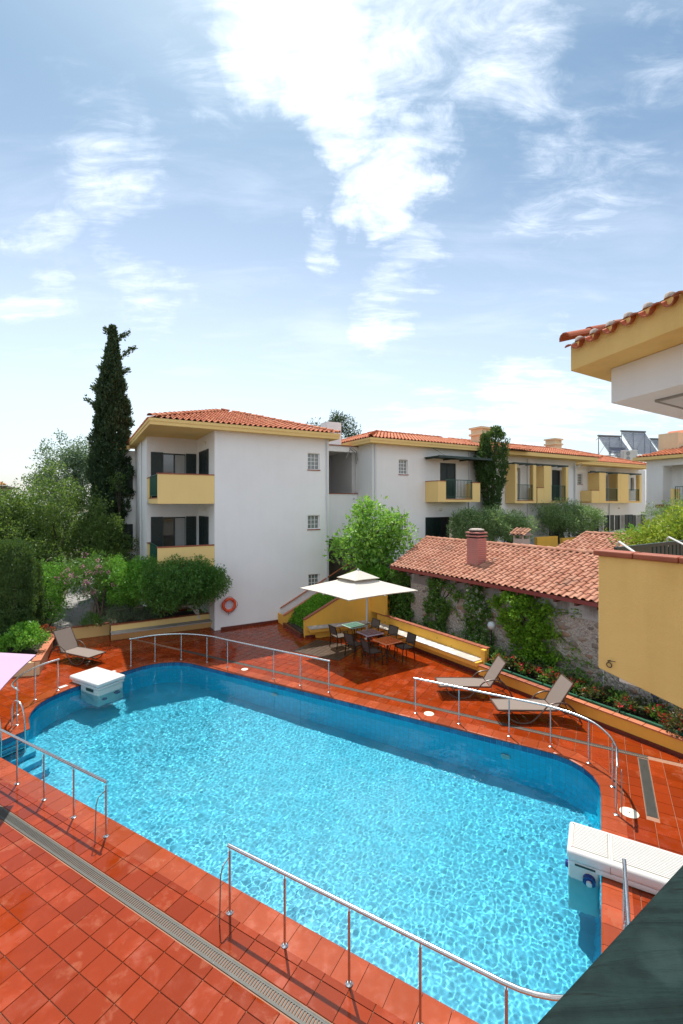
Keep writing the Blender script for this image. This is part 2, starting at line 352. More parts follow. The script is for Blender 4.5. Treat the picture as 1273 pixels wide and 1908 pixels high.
class MB:
    def __init__(s): s.v = []; s.f = []
    def add(s, vs, fs):
        b = len(s.v); s.v += [tuple(p) for p in vs]; s.f += [tuple(i + b for i in f) for f in fs]; return s
    def box(s, fr, x0, x1, y0, y1, z0, z1):
        if x0 > x1: x0, x1 = x1, x0
        if y0 > y1: y0, y1 = y1, y0
        p = [fr.w(x, y, z) for z in (z0, z1) for x, y in ((x0, y0), (x1, y0), (x1, y1), (x0, y1))]
        return s.add(p, [(3, 2, 1, 0), (4, 5, 6, 7), (0, 1, 5, 4), (1, 2, 6, 5), (2, 3, 7, 6), (3, 0, 4, 7)])
    def prism(s, pts, z0, z1):
        n = len(pts); a = sum(pts[i][0] * pts[(i + 1) % n][1] - pts[(i + 1) % n][0] * pts[i][1] for i in range(n))
        if a < 0: pts = pts[::-1]
        zf0 = z0 if callable(z0) else (lambda p: z0); zf1 = z1 if callable(z1) else (lambda p: z1)
        v = [(p[0], p[1], zf0(p)) for p in pts] + [(p[0], p[1], zf1(p)) for p in pts]
        return s.add(v, [tuple(range(n - 1, -1, -1)), tuple(range(n, 2 * n))] + [(i, (i + 1) % n, n + (i + 1) % n, n + i) for i in range(n)])
    def slab(s, fr, poly, y0, y1):
        """vertical plate: poly of (x,z) in frame fr between depths y0,y1"""
        n = len(poly); v = [fr.w(p[0], y0, p[1]) for p in poly] + [fr.w(p[0], y1, p[1]) for p in poly]
        return s.add(v, [tuple(range(n)), tuple(range(2 * n - 1, n - 1, -1))] + [((i + 1) % n, i, n + i, n + (i + 1) % n) for i in range(n)])
    def beam(s, a, b, wx, wy):
        a = Vector(a); b = Vector(b); d = (b - a).normalized(); u = Vector((0, 0, 1)) if abs(d.z) < .95 else Vector((0, 1, 0))
        x = d.cross(u).normalized(); y = x.cross(d).normalized()
        v = [p + x * i * wx / 2 + y * j * wy / 2 for p in (a, b) for i, j in ((-1, -1), (1, -1), (1, 1), (-1, 1))]
        return s.add(v, [(3, 2, 1, 0), (4, 5, 6, 7), (0, 1, 5, 4), (1, 2, 6, 5), (2, 3, 7, 6), (3, 0, 4, 7)])
    def tube(s, pts, r, n=8, cap=True):
        pts = [Vector(p) for p in pts]; k = len(pts); rs = r if isinstance(r, (list, tuple)) else [r] * k
        vs = []; up = None
        for i in range(k):
            d = (pts[min(i + 1, k - 1)] - pts[max(i - 1, 0)]).normalized()
            if up is None: up = Vector((0, 0, 1)) if abs(d.z) < .9 else Vector((1, 0, 0))
            x = d.cross(up); x = x.normalized() if x.length > 1e-5 else Vector((1, 0, 0)); y = x.cross(d).normalized(); up = y
            vs += [pts[i] + x * rs[i] * math.cos(2 * math.pi * j / n) + y * rs[i] * math.sin(2 * math.pi * j / n) for j in range(n)]
        fs = [(i * n + j, i * n + (j + 1) % n, (i + 1) * n + (j + 1) % n, (i + 1) * n + j) for i in range(k - 1) for j in range(n)]
        if cap: fs += [tuple(range(n - 1, -1, -1)), tuple(range((k - 1) * n, k * n))]
        return s.add(vs, fs)
    def lathe(s, c, prof, n=16):
        vs = [(c[0] + r * math.cos(2 * math.pi * j / n), c[1] + r * math.sin(2 * math.pi * j / n), c[2] + z) for r, z in prof for j in range(n)]
        k = len(prof); fs = [(i * n + j, i * n + (j + 1) % n, (i + 1) * n + (j + 1) % n, (i + 1) * n + j) for i in range(k - 1) for j in range(n)]
        fs += [tuple(range(n - 1, -1, -1)), tuple(range((k - 1) * n, k * n))]
        return s.add(vs, fs)
    def wall(s, fr, x0, x1, y0, y1, z0, z1, holes=()):
        """a wall in frame fr (x along, y depth) with rectangular holes (hx0,hx1,hz0,hz1) right through"""
        xs = sorted({x0, x1, *[h[0] for h in holes], *[h[1] for h in holes]})
        for a, b in zip(xs, xs[1:]):
            hs = sorted([h for h in holes if h[0] <= a + 1e-6 and h[1] >= b - 1e-6], key=lambda h: h[2]); z = z0
            for h in hs:
                if h[2] > z + 1e-6: s.box(fr, a, b, y0, y1, z, h[2])
                z = max(z, h[3])
            if z < z1 - 1e-6: s.box(fr, a, b, y0, y1, z, z1)
        return s
    def build(s, name, m, parent=None, smooth=None, bevel=0, seg=2):
        v = s.v
        if parent is not None:
            Mi = XF[parent.name]; v = [tuple(Mi @ Vector(p)) for p in v]
        me = bpy.data.meshes.new(name); me.from_pydata(v, [], s.f); me.materials.append(m)
        if bevel:
            bm = bmesh.new(); bm.from_mesh(me)
            bmesh.ops.bevel(bm, geom=[e for e in bm.edges if e.is_manifold and e.calc_face_angle(0) > R(25)], offset=bevel, segments=seg, profile=.5, affect='EDGES', clamp_overlap=True)
            bm.to_mesh(me); bm.free()
        me.update(); return link_mesh(me, name, parent, smooth)
def place(me, name, parent, M):
    """one piece that shares its mesh data, at world matrix M, under parent"""
    o = bpy.data.objects.new(name, me); COL.objects.link(o)
    if parent is not None: o.parent = parent; o.matrix_local = XF[parent.name] @ M; XF[o.name] = M.inverted()
    else: o.matrix_world = M
    return o
def joined(me, Ms, name, m, parent, smooth=None, kind='stuff'):
    """many copies of mesh me as ONE mesh (for what is past the limits)"""
    V = np.array([v.co for v in me.vertices]); F = [tuple(p.vertices) for p in me.polygons]; nv = len(V)
    Mi = np.array(XF[parent.name]) if parent is not None else np.eye(4)
    vs = []; fs = []
    for k, M in enumerate(Ms):
        A = Mi @ np.array(M); vs.append(V @ A[:3, :3].T + A[:3, 3]); fs += [tuple(i + k * nv for i in f) for f in F]
    me2 = bpy.data.meshes.new(name); me2.from_pydata(np.vstack(vs).tolist(), [], fs); me2.materials.append(m); me2.update()
    o = link_mesh(me2, name, parent, smooth)
    if kind: o['kind'] = kind
    return o
def copy_tree(o, parent=None, **kw):
    c = o.copy(); COL.objects.link(c)
    if parent is not None:
        ml = o.matrix_local.copy(); c.parent = parent; c.matrix_local = ml
    XF[c.name] = XF[o.name]
    for ch in [x for x in COL.objects if x.parent == o]: copy_tree(ch, c)
    return c

# ------------------------------------------------------------------ pool outline (pool frame u,v)
def arc(cx, cy, r, a0, a1, n): return [(cx + r * math.cos(R(a0 + (a1 - a0) * i / n)), cy + r * math.sin(R(a0 + (a1 - a0) * i / n))) for i in range(n + 1)]
RIM = []
RIM += [(-12.06, 4.87)] + arc(-1.0, 5.92, 1.06, -90, 0, 14) + arc(-1.02, 9.97, 1.08, 0, 90, 14)
RIM += arc(-12.1, 9.65, 1.42, 90, 180, 16) + [(-13.60, 9.0), (-13.68, 8.3), (-13.70, 7.7), (-13.62, 7.2), (-13.42, 6.75), (-13.1, 6.38), (-12.65, 6.08), (-12.12, 5.88)]
def resample(poly, step):
    out = []
    n = len(poly)
    for i in range(n):
        a = Vector(poly[i]); b = Vector(poly[(i + 1) % n]); L = (b - a).length; k = max(1, round(L / step))
        out += [tuple(a + (b - a) * j / k) for j in range(k)]
    return out
def walk(poly, step):
    """even steps along a closed outline, sharing the remainder"""
    pts = [Vector(p) for p in poly] + [Vector(poly[0])]; L = [0]
    for a, b in zip(pts, pts[1:]): L.append(L[-1] + (b - a).length)
    n = round(L[-1] / step); out = []; j = 0
    for k in range(n):
        d = L[-1] * k / n
        while L[j + 1] < d: j += 1
        out.append(tuple(pts[j] + (pts[j + 1] - pts[j]) * ((d - L[j]) / (L[j + 1] - L[j]))))
    return out
def inside(p, poly):
    c = False; n = len(poly)
    for i in range(n):
        a = poly[i]; b = poly[(i + 1) % n]
        if (a[1] > p[1]) != (b[1] > p[1]) and p[0] < (b[0] - a[0]) * (p[1] - a[1]) / (b[1] - a[1]) + a[0]: c = not c
    return c
def offset(poly, d):
    """offset of a counter-clockwise outline, outward for d>0"""
    n = len(poly); out = []
    for i in range(n):
        p0 = Vector(poly[i - 1]); p = Vector(poly[i]); p1 = Vector(poly[(i + 1) % n])
        a = (p - p0).normalized(); b = (p1 - p).normalized(); na = Vector((a.y, -a.x)); nb = Vector((b.y, -b.x)); m = na + nb
        m = m / max(m.dot(na), .3) if m.length > 1e-6 else na
        out.append(tuple(p + m * d))
    return out
RIMO = offset(RIM, .33)

# ground: one sheet to the horizon with the pool pit left open
g = MB(); B0, B1, C0, C1 = -14.2, .6, 4.3, 11.6
for (u0, u1, v0, v1) in ((-700, 700, -700, C0), (-700, 700, C1, 1400), (-700, B0, C0, C1), (B1, 700, C0, C1)):
    g.add([FP.w(u0, v0, -.06), FP.w(u1, v0, -.06), FP.w(u1, v1, -.06), FP.w(u0, v1, -.06)], [(0, 1, 2, 3)])
struct(g.build('ground', M_GROUND))

deck = struct(thing('pool_deck', 'red terracotta tiled deck around the pool', 'deck', FP.w(-6, 3, 0), FP.rot)); del deck['category']
# bedding between rim and far limits, as a sheet a little below the tiles
bm_ = MB(); rimd = resample(RIM, .4); outd = []
cx0, cy0 = -6.5, 8.0
for p in rimd:
    dx, dy = p[0] - cx0, p[1] - cy0; k = min(((14 if dx > 0 else 15) / abs(dx)) if dx else 99, ((11 if dy > 0 else 7.5) / abs(dy)) if dy else 99)
    outd.append((cx0 + dx * k, cy0 + dy * k))
n = len(rimd)
bm_.add([FP.w(p[0], p[1], -.012) for p in rimd] + [FP.w(p[0], p[1], -.012) for p in outd], [(i, n + i, n + (i + 1) % n, (i + 1) % n) for i in range(n)])
bm_.build('grout_bed', M_GROUT, deck)

def clip(poly, a, nrm):
    out = []; n = len(poly)
    for i in range(n):
        p = poly[i]; q = poly[(i + 1) % n]; dp = (p[0] - a[0]) * nrm[0] + (p[1] - a[1]) * nrm[1]; dq = (q[0] - a[0]) * nrm[0] + (q[1] - a[1]) * nrm[1]
        if dp >= 0: out.append(p)
        if (dp >= 0) != (dq >= 0): t = dp / (dp - dq); out.append((p[0] + (q[0] - p[0]) * t, p[1] + (q[1] - p[1]) * t))
    return out
HOLES = [(-16.0, 2.0, 11.72, 11.88), (.70, .90, 9.60, 11.88), (-16.0, 6.0, 3.945, 4.135)]     # drain channels
rows = []
v = 3.945 - .175; rows.append((v, 3.945 - .004))
while v > -1.5: rows.append((v - .33, v)); v -= .33
rows += [(4.135, 4.44), (4.44, 4.87)]
v = 4.87
while v < 10.9: rows.append((v, v + .33)); v += .33
v = 11.05
rows += [(v, 11.38), (11.38, 11.72), (11.88, 12.21)]; v = 12.21
while v < 18.4: rows.append((v, v + .33)); v += .33
pieces = []
CAMP = Vector((0, 0, 5.5))
segs = [(Vector(RIMO[i]), Vector(RIMO[(i + 1) % len(RIMO)])) for i in range(len(RIMO))]
def nearest(p):
    best = None; P0 = Vector(p)
    for a, b in segs:
        d = b - a; t = max(0, min(1, (P0 - a).dot(d) / d.length_squared)); q = a + d * t; L = (P0 - q).length
        if best is None or L < best[0]: best = (L, q, Vector((d.y, -d.x)).normalized())
    return best
for (v0, v1) in rows:
    near = v1 <= 4.2
    u = -20.5 + (.12 if near else 0)
    while u < 7.0:
        u0, u1 = u, u + .328; u += .328
        g_ = .004; poly = [(u0 + g_, v0 + g_), (u1 - g_, v0 + g_), (u1 - g_, v1 - g_), (u0 + g_, v1 - g_)]
        c = ((u0 + u1) / 2, (v0 + v1) / 2)
        X, Y, _ = FP.w(*c)
        if Y < 3.2 or abs(X) > .80 * Y + 1.2: continue
        if FR.x[0] * X + FR.x[1] * Y < 5 and FR.y[0] * X + FR.y[1] * Y > 21.6: continue
        if FK.x[0] * X + FK.x[1] * Y > 11.9: continue
        if FR.y[0] * X + FR.y[1] * Y > 20.0 and FR.x[0] * X + FR.x[1] * Y > 5.1: continue
        if -14.6 < c[0] < 1.2 and 4.0 < c[1] < 12.0:
            L, q, nn = nearest(c); ins = inside(c, RIMO)
            if ins and L > .3: continue
            if L < .3: poly = clip(poly, q + nn * .005, nn)
            if len(poly) < 3: continue
        for (hu0, hu1, hv0, hv1) in HOLES:
            if poly and not (u1 <= hu0 or u0 >= hu1 or v1 <= hv0 or v0 >= hv1):
                if hv0 <= v0 + .01 and hv1 >= v1 - .01 or hv1 - hv0 > .5:
                    if c[0] < hu0: poly = clip(poly, (hu0, 0), (-1, 0))
                    elif c[0] > hu1: poly = clip(poly, (hu1, 0), (1, 0))
                    elif hv1 - hv0 > .5 and u0 < hu0: poly = clip(poly, (hu0, 0), (-1, 0))
                    elif hv1 - hv0 > .5 and u1 > hu1: poly = clip(poly, (hu1, 0), (1, 0))
                    else: poly = []
        if len(poly) < 3: continue
        pieces.append(((Vector((X, Y, 0)) - CAMP).length / max(.3, 1), poly))
# the 300 that show largest: nearest to the camera and inside the frame
def vis(d):
    X, Y, _ = FP.w(*[sum(p[i] for p in d[1]) / len(d[1]) for i in (0, 1)]); return Y > 4.2 and abs(X) < .76 * Y
pieces.sort(key=lambda d: (0 if vis(d) else 1, d[0]))
def tile_mb(mb, poly, z=0.0):
    n = len(poly); b = .0035; cx = sum(p[0] for p in poly) / n; cy = sum(p[1] for p in poly) / n
    ins = [(cx + (p[0] - cx) * (1 - b / .17), cy + (p[1] - cy) * (1 - b / .17)) for p in poly]
    a = sum(poly[i][0] * poly[(i + 1) % n][1] - poly[(i + 1) % n][0] * poly[i][1] for i in range(n))
    dz = random.uniform(-.0012, .0012); tx = random.uniform(-.003, .003); ty = random.uniform(-.003, .003)
    vs = [FP.w(p[0], p[1], z - .02) for p in poly] + [FP.w(p[0], p[1], z - .003 + dz) for p in poly] + [FP.w(p[0], p[1], z + dz + (p[0] - cx) * tx + (p[1] - cy) * ty) for p in ins]
    fs = [(i, (i + 1) % n, n + (i + 1) % n, n + i) for i in range(n)] + [(n + i, n + (i + 1) % n, 2 * n + (i + 1) % n, 2 * n + i) for i in range(n)] + [tuple(range(2 * n, 3 * n))]
    if a < 0: fs = [f[::-1] for f in fs]
    mb.add(vs, fs)
for d, poly in pieces[:300]:
    m_ = MB(); tile_mb(m_, poly); m_.build('tile', M_TILE, deck)
m_ = MB()
for d, poly in pieces[300:]: tile_mb(m_, poly)
m_.build('tiling', M_TILE, deck)['kind'] = 'stuff'
# coping with a rounded nose
cp = walk(RIM, .333); cpo = [None] * len(cp)
for i, p in enumerate(cp):
    a = Vector(cp[i - 1]); b = Vector(cp[(i + 1) % len(cp)]); d = (b - a).normalized(); cpo[i] = (p[0] + d.y * .335, p[1] - d.x * .335)
for i in range(len(cp)):
    j = (i + 1) % len(cp); m_ = MB(); vs = []
    for A, Bp in ((cp[i], cpo[i]), (cp[j], cpo[j])):
        for f, z in ((-.02, -.045), (-.045, -.03), (-.045, -.012), (-.02, .002), (.03, .004), (1.0, 0.0), (1.0, -.02)):
            fx = f if f == 1.0 else f / .335
            vs.append((A[0] + (Bp[0] - A[0]) * fx, A[1] + (Bp[1] - A[1]) * fx, z))
    k = 7; e = Vector((cp[j][0] - cp[i][0], cp[j][1] - cp[i][1])).normalized() * .0035
    vs = [FP.w(p[0] + e.x, p[1] + e.y, p[2]) for p in vs[:k]] + [FP.w(p[0] - e.x, p[1] - e.y, p[2]) for p in vs[k:]]
    m_.add(vs, [(q, q + 1, k + q + 1, k + q) for q in range(k - 1)] + [tuple(range(k - 1, -1, -1)), tuple(range(k, 2 * k))])
    m_.build('coping_tile', M_COPE, deck)

# pool shell
pool = struct(thing('swimming_pool', 'blue tiled swimming pool with rounded ends', 'pool', FP.w(-6.5, 8, -1.6), FP.rot)); del pool['category']
WL = -.16; DEPTH = -1.62
def uvmesh(name, verts, faces, uvs, m, parent, smooth=None):
    Mi = XF[parent.name]; me = bpy.data.meshes.new(name); me.from_pydata([tuple(Mi @ Vector(p)) for p in verts], [], faces); me.materials.append(m)
    ul = me.uv_layers.new(name='uv'); k = 0
    for f in faces:
        for vi in f: ul.data[k].uv = uvs[vi]; k += 1
    me.update(); return link_mesh(me, name, parent, smooth)
pts = resample(RIM, .2); n = len(pts); vs = []; uv = []; L = 0
for i in range(n + 1):
    p = pts[i % n]
    if i: L += (Vector(p) - Vector(pts[i - 1])).length
    for z in (-.02, -.17, -1.35, DEPTH):
        k = 0 if z > -1.4 else .22
        q = p if not k else (p[0] + (cx0 - p[0]) * .02, p[1] + (cy0 - p[1]) * .03)
        vs.append(FP.w(q[0], q[1], z)); uv.append((L, z))
uvmesh('pool_wall', vs, [(4 * i + j, 4 * i + j + 1, 4 * i + j + 5, 4 * i + j + 4) for i in range(n) for j in range(3)], uv, M_POOL, pool, 60)
fl = [(p[0] + (cx0 - p[0]) * .02, p[1] + (cy0 - p[1]) * .03) for p in pts]
vs = [FP.w(p[0], p[1], DEPTH) for p in fl]; uvmesh('pool_floor', vs, [tuple(range(len(fl)))], [p for p in fl], M_POOLF, pool)
# cobalt band of tiles just under the coping
bt = walk(RIM, .136); sc = FP
def bandvis(p): return p[1] > 5.5 or p[0] > -.5 or p[0] < -12
tot = 0; rest = MB()
for i in range(len(bt)):
    a = Vector(bt[i]); b = Vector(bt[(i + 1) % len(bt)]); d = (b - a).normalized(); nn = Vector((-d.y, d.x)) * .008   # inward
    a2 = a + d * .003; b2 = b - d * .003
    q = MB() if bandvis(bt[i]) and tot < 300 else rest
    for (z0, z1) in ((-.168, -.022),):
        vs = [FP.w(*p, z) for z in (z0, z1) for p in (a2, b2, b2 + nn, a2 + nn)]
        q.add(vs, [(3, 2, 1, 0), (4, 5, 6, 7), (0, 1, 5, 4), (1, 2, 6, 5), (2, 3, 7, 6), (3, 0, 4, 7)])
    if q is not rest: q.build('band_tile', M_BAND, pool); tot += 1
rest.build('band_tiling', M_BAND, pool)['kind'] = 'stuff'
# steps in the recess at the left end
q = MB()
for k, z in enumerate((-.85, -1.1, -1.35)): q.box(FP, -12.05, -11.75 + .3 * k, 4.9, 5.86, DEPTH, z)
q.build('pool_step', M_POOLF, pool)
for (u, vv) in ((-8.6, 11.03), (-1.9, 11.03)):
    q = MB(); c = FP.w(u, vv, -.62); d = Vector((-FP.y[0], -FP.y[1], 0)); x = Vector((FP.x[0], FP.x[1], 0))
    ring = lambda r, o: [Vector(c) + d * o + x * r * math.cos(a) + Vector((0, 0, 1)) * r * math.sin(a) for a in [2 * math.pi * i / 16 for i in range(16)]]
    vs = ring(.11, .01) + ring(.11, .03) + ring(.05, .04); q.add(vs, [(i, (i + 1) % 16, 16 + (i + 1) % 16, 16 + i) for i in range(16)] + [(16 + i, 16 + (i + 1) % 16, 32 + (i + 1) % 16, 32 + i) for i in range(16)] + [tuple(range(32, 48))])
    q.build('inlet_fitting', M_PLASTIC, pool, 40)

# water surface: real ripples
NX, NY = 880, 400
us = np.linspace(-13.75, .12, NX); vv_ = np.linspace(4.82, 11.1, NY); U, V = np.meshgrid(us, vv_, indexing='ij')
Hh = np.zeros_like(U)
wr = np.random.default_rng(5)
for lam, amp, cnt in ((1.3, .0026, 7), (.46, .0009, 14), (.21, .00036, 32), (.12, .00028, 44), (.075, .00017, 36)):
    for k in range(cnt):
        th = wr.uniform(0, 2 * math.pi); l = lam * wr.uniform(.75, 1.3); ph = wr.uniform(0, 6.28)
        wob = .9 * np.sin((U * math.cos(th + 1.3) + V * math.sin(th + 1.3)) * 2 * math.pi / (l * 4.1) + ph * 2)
        Hh += amp * wr.uniform(.5, 1.2) / math.sqrt(cnt) * 1.9 * np.sin((U * math.cos(th) + V * math.sin(th)) * 2 * math.pi / l + ph + wob)
Hh *= .55 + .45 * np.clip(np.sin(U * .5 + 1) * np.cos(V * .7) + .6, 0, 1.2)
XX = U * FP.x[0] + V * FP.y[0]; YY = U * FP.x[1] + V * FP.y[1]
RM = offset(RIM, .03)
keep = np.zeros(U.shape, bool); A_ = np.array(RM); n = len(A_)
for i in range(n):
    a = A_[i]; b = A_[(i + 1) % n]
    with np.errstate(divide='ignore', invalid='ignore'):
        cond = ((a[1] > V) != (b[1] > V)) & (U < (b[0] - a[0]) * (V - a[1]) / (b[1] - a[1]) + a[0])
    keep ^= cond
idx = -np.ones(U.shape, int); idx[keep] = np.arange(keep.sum())
co = np.stack([XX[keep], YY[keep], WL + Hh[keep]], 1)
q4 = np.stack([idx[:-1, :-1], idx[1:, :-1], idx[1:, 1:], idx[:-1, 1:]], -1).reshape(-1, 4); q4 = q4[(q4 >= 0).all(1)]
me = bpy.data.meshes.new('pool_water'); me.vertices.add(len(co)); me.vertices.foreach_set('co', co.ravel()); me.loops.add(len(q4) * 4); me.loops.foreach_set('vertex_index', q4.ravel())
me.polygons.add(len(q4)); me.polygons.foreach_set('loop_start', np.arange(0, len(q4) * 4, 4)); me.polygons.foreach_set('loop_total', np.full(len(q4), 4)); me.polygons.foreach_set('use_smooth', np.ones(len(q4), bool))
me.materials.append(M_WATER); me.update(); me.validate()
water = struct(link_mesh(me, 'pool_water', None))
try:
    water.cycles.is_caustics_caster = True
    for o in bpy.data.objects:
        if o.parent == pool: o.cycles.is_caustics_receiver = True
except Exception as ex: print('caustics', ex)

# ------------------------------------------------------------------ drains, covers
M_GRATE = simple('pvc_grate', (.062, .062, .052), .55, 0, .3, 9)
def drain(label, u0, u1, v0, v1, along_u=True, slot=.03):
    t_ = thing('drain_channel', label, 'drain', FP.w((u0 + u1) / 2, (v0 + v1) / 2, -.02), FP.rot)
    q = MB(); q.box(FP, u0, u1, v0, v1, -.045, -.035); q.build('channel_bottom', M_BLACK, t_)
    q = MB(); e = .018
    if along_u: q.box(FP, u0, u1, v0 + .004, v0 + e, -.03, -.001); q.box(FP, u0, u1, v1 - e, v1 - .004, -.03, -.001)
    else: q.box(FP, u0 + .004, u0 + e, v0, v1, -.03, -.001); q.box(FP, u1 - e, u1 - .004, v0, v1, -.03, -.001)
    q.build('edge_strip', M_GRATE, t_)
    q = MB(); L = (u1 - u0) if along_u else (v1 - v0); k = int(L / slot)
    for i in range(k):
        a = i * slot
        if along_u: q.box(FP, u0 + a, u0 + a + slot * .55, v0 + e, v1 - e, -.02, -.003)
        else: q.box(FP, u0 + e, u1 - e, v0 + a, v0 + a + slot * .55, -.02, -.003)
    if along_u: q.box(FP, u0, u1, v0 + e + .001, v0 + e + .02, -.018, -.002); q.box(FP, u0, u1, v1 - e - .02, v1 - e - .001, -.018, -.002)
    q.build('grate_bars', M_GRATE, t_)['kind'] = 'stuff'
drain('grey slotted drain channel crossing the near deck beside the pool', -11.8, 3.4, 3.955, 4.125, True, .036)
drain('narrow slotted drain running along the far side of the pool', -13.6, .90, 11.73, 11.87, True, .034)
drain('short wide drain grate at the right end of the deck', .71, .89, 9.62, 11.725, False, .026)
for (u, vv, r, lab) in ((-10.18, 11.46, .11, 'small round ivory skimmer lid near the far left rail'), (-3.87, 11.42, .13, 'round ivory skimmer lid by the start of the right hand rail'), (.45, 9.53, .15, 'round ivory skimmer lid beside the short drain grate')):
    q = MB(); c = FP.w(u, vv, .001); q.lathe(c, [(r, 0), (r, .004), (r * .9, .008), (r * .3, .009), (r * .1, .006)], 28)
    o = q.build('skimmer_lid', M_LID, None, 40); tag(o, lab, 'lid', 'round skimmer lids on the deck')
    q = MB(); q.lathe(FP.w(u, vv, .008), [(.016, 0), (.016, .004)], 10); k_ = q.build('screw', M_STEEL_D, o)
for (u, vv, lab) in ((-13.75, 9.15, 'small white depth plate set in the coping behind the white pool unit'), (-13.93, 7.7, 'small white depth plate set in the coping before the white pool unit')):
    q = MB(); q.box(FP, u - .07, u + .07, vv - .12, vv + .12, .0035, .009); o = q.build('depth_plate', M_PLASTIC, None, bevel=.003); tag(o, lab, 'plate', 'depth plates on the coping')

# timber decking cover left of the tables
t_ = thing('timber_decking', 'dark timber decking panel let into the tiles left of the tables', 'decking', FP.w(-8.9, 14.5, 0), FP.rot)
for k in range(12):
    q = MB(); q.box(FP, -9.85 + .165 * k, -9.85 + .165 * k + .155, 13.68, 15.35, .002, .016 + random.uniform(-.002, .002)); q.build('plank', M_DECKW, t_, bevel=.003, seg=1)

# ------------------------------------------------------------------ roof tile pieces
def tile_mesh(name, m, wd=.235, ln=.40, hump=.062, lift=.034):
    prof = [(0, .0)] + [(wd * .56 * (1 - math.cos(math.pi * i / 6)) / 2, hump * math.sin(math.pi * i / 6)) for i in range(1, 6)] + [(wd * .56, .004), (wd * .72, -.008), (wd * .88, -.008), (wd, .004)]
    vs = [(x, 0, z + lift) for x, z in prof] + [(x * .97 + .003, ln, z * .95) for x, z in prof] + [(x, .004, z + lift - .016) for x, z in prof]
    k = len(prof); fs = [(i, i + 1, k + i + 1, k + i) for i in range(k - 1)] + [(2 * k + i, 2 * k + i + 1, i + 1, i) for i in range(k - 1)]
    me = bpy.data.meshes.new(name); me.from_pydata(vs, [], fs); me.materials.append(m); me.polygons.foreach_set('use_smooth', [True] * len(me.polygons)); me.set_sharp_from_angle(angle=R(50)); me.update(); return me
def tile_plane(root, me, m, o, xd, yd, poly, parts, pitch=.235, row=.335, jit=.012, cam_sort=True, name='roof_tile'):
    """cover the polygon (in metres along xd and up yd from o) with tiles"""
    xd = Vector(xd).normalized(); yd = Vector(yd).normalized(); nz = xd.cross(yd); o = Vector(o)
    xs = [p[0] for p in poly]; ys = [p[1] for p in poly]; Ms = []
    y = min(ys); 
    while y < max(ys) - row * .3:
        x = min(xs)
        while x < max(xs) - pitch * .3:
            if inside((x + pitch * .5, y + row * .55), poly):
                a = random.uniform(-.018, .018); p = o + xd * (x + random.uniform(-jit, jit) * .4) + yd * (y + random.uniform(-jit, jit)) + nz * random.uniform(0, .006)
                X_ = xd * math.cos(a) + yd * math.sin(a); Y_ = nz.cross(X_)
                M = Matrix((X_, Y_, nz)).transposed().to_4x4(); M.translation = p; Ms.append(M)
            x += pitch
        y += row
    Ms.sort(key=lambda M: (M.translation - CAMP).length)
    for M in Ms[:parts]: place(me, name, root, M)
    if Ms[parts:]: joined(me, Ms[parts:], 'roof_tiling', m, root)
    return len(Ms)
def ridge_tiles(root, me, m, a, b, parts=True, step=.36, name='ridge_tile'):
    a = Vector(a); b = Vector(b); d = (b - a); L = d.length; d.normalize(); x = d.cross(Vector((0, 0, 1))).normalized(); z = x.cross(d)
    Ms = []
    for i in range(int(L / step)):
        p = a + d * i * step - x * .0 + z * random.uniform(-.004, .008); M = Matrix((x, d, z)).transposed().to_4x4(); M.translation = p; Ms.append(M)
    if parts:
        for M in Ms: place(me, name, root, M)
    elif Ms: joined(me, Ms, 'ridge_tiling', m, root)
def ridge_mesh(name, m, r=.11, ln=.42):
    k = 7; pr = [(r * math.cos(math.pi * i / (k - 1)), r * .8 * math.sin(math.pi * i / (k - 1))) for i in range(k)]
    vs = [(-x, 0, z + .02) for x, z in pr] + [(-x * .86, ln, z * .86) for x, z in pr] + [(-x * .82, .0, z * .80 + .02) for x, z in pr]
    fs = [(i, i + 1, k + i + 1, k + i) for i in range(k - 1)] + [(2 * k + i, 2 * k + i + 1, i + 1, i) for i in range(k - 1)]
    me = bpy.data.meshes.new(name); me.from_pydata(vs, [], fs); me.materials.append(m); me.polygons.foreach_set('use_smooth', [True] * len(me.polygons)); me.set_sharp_from_angle(angle=R(50)); me.update(); return me
T_ROOF = tile_mesh('roof_tile', M_ROOF); T_OLD = tile_mesh('roof_tile_old', M_ROOFO, .225, .42, .055, .03); T_NEAR = tile_mesh('roof_tile_near', M_ROOFN, .25, .42, .07, .03); T_VOLD = tile_mesh('roof_tile_lichen', M_ROOFV, .21, .36, .05, .03)
RD_ROOF = ridge_mesh('ridge_tile', M_ROOF, .13); RD_OLD = ridge_mesh('ridge_tile_old', M_ROOFO, .12); RD_NEAR = ridge_mesh('ridge_tile_near', M_ROOFN, .11)

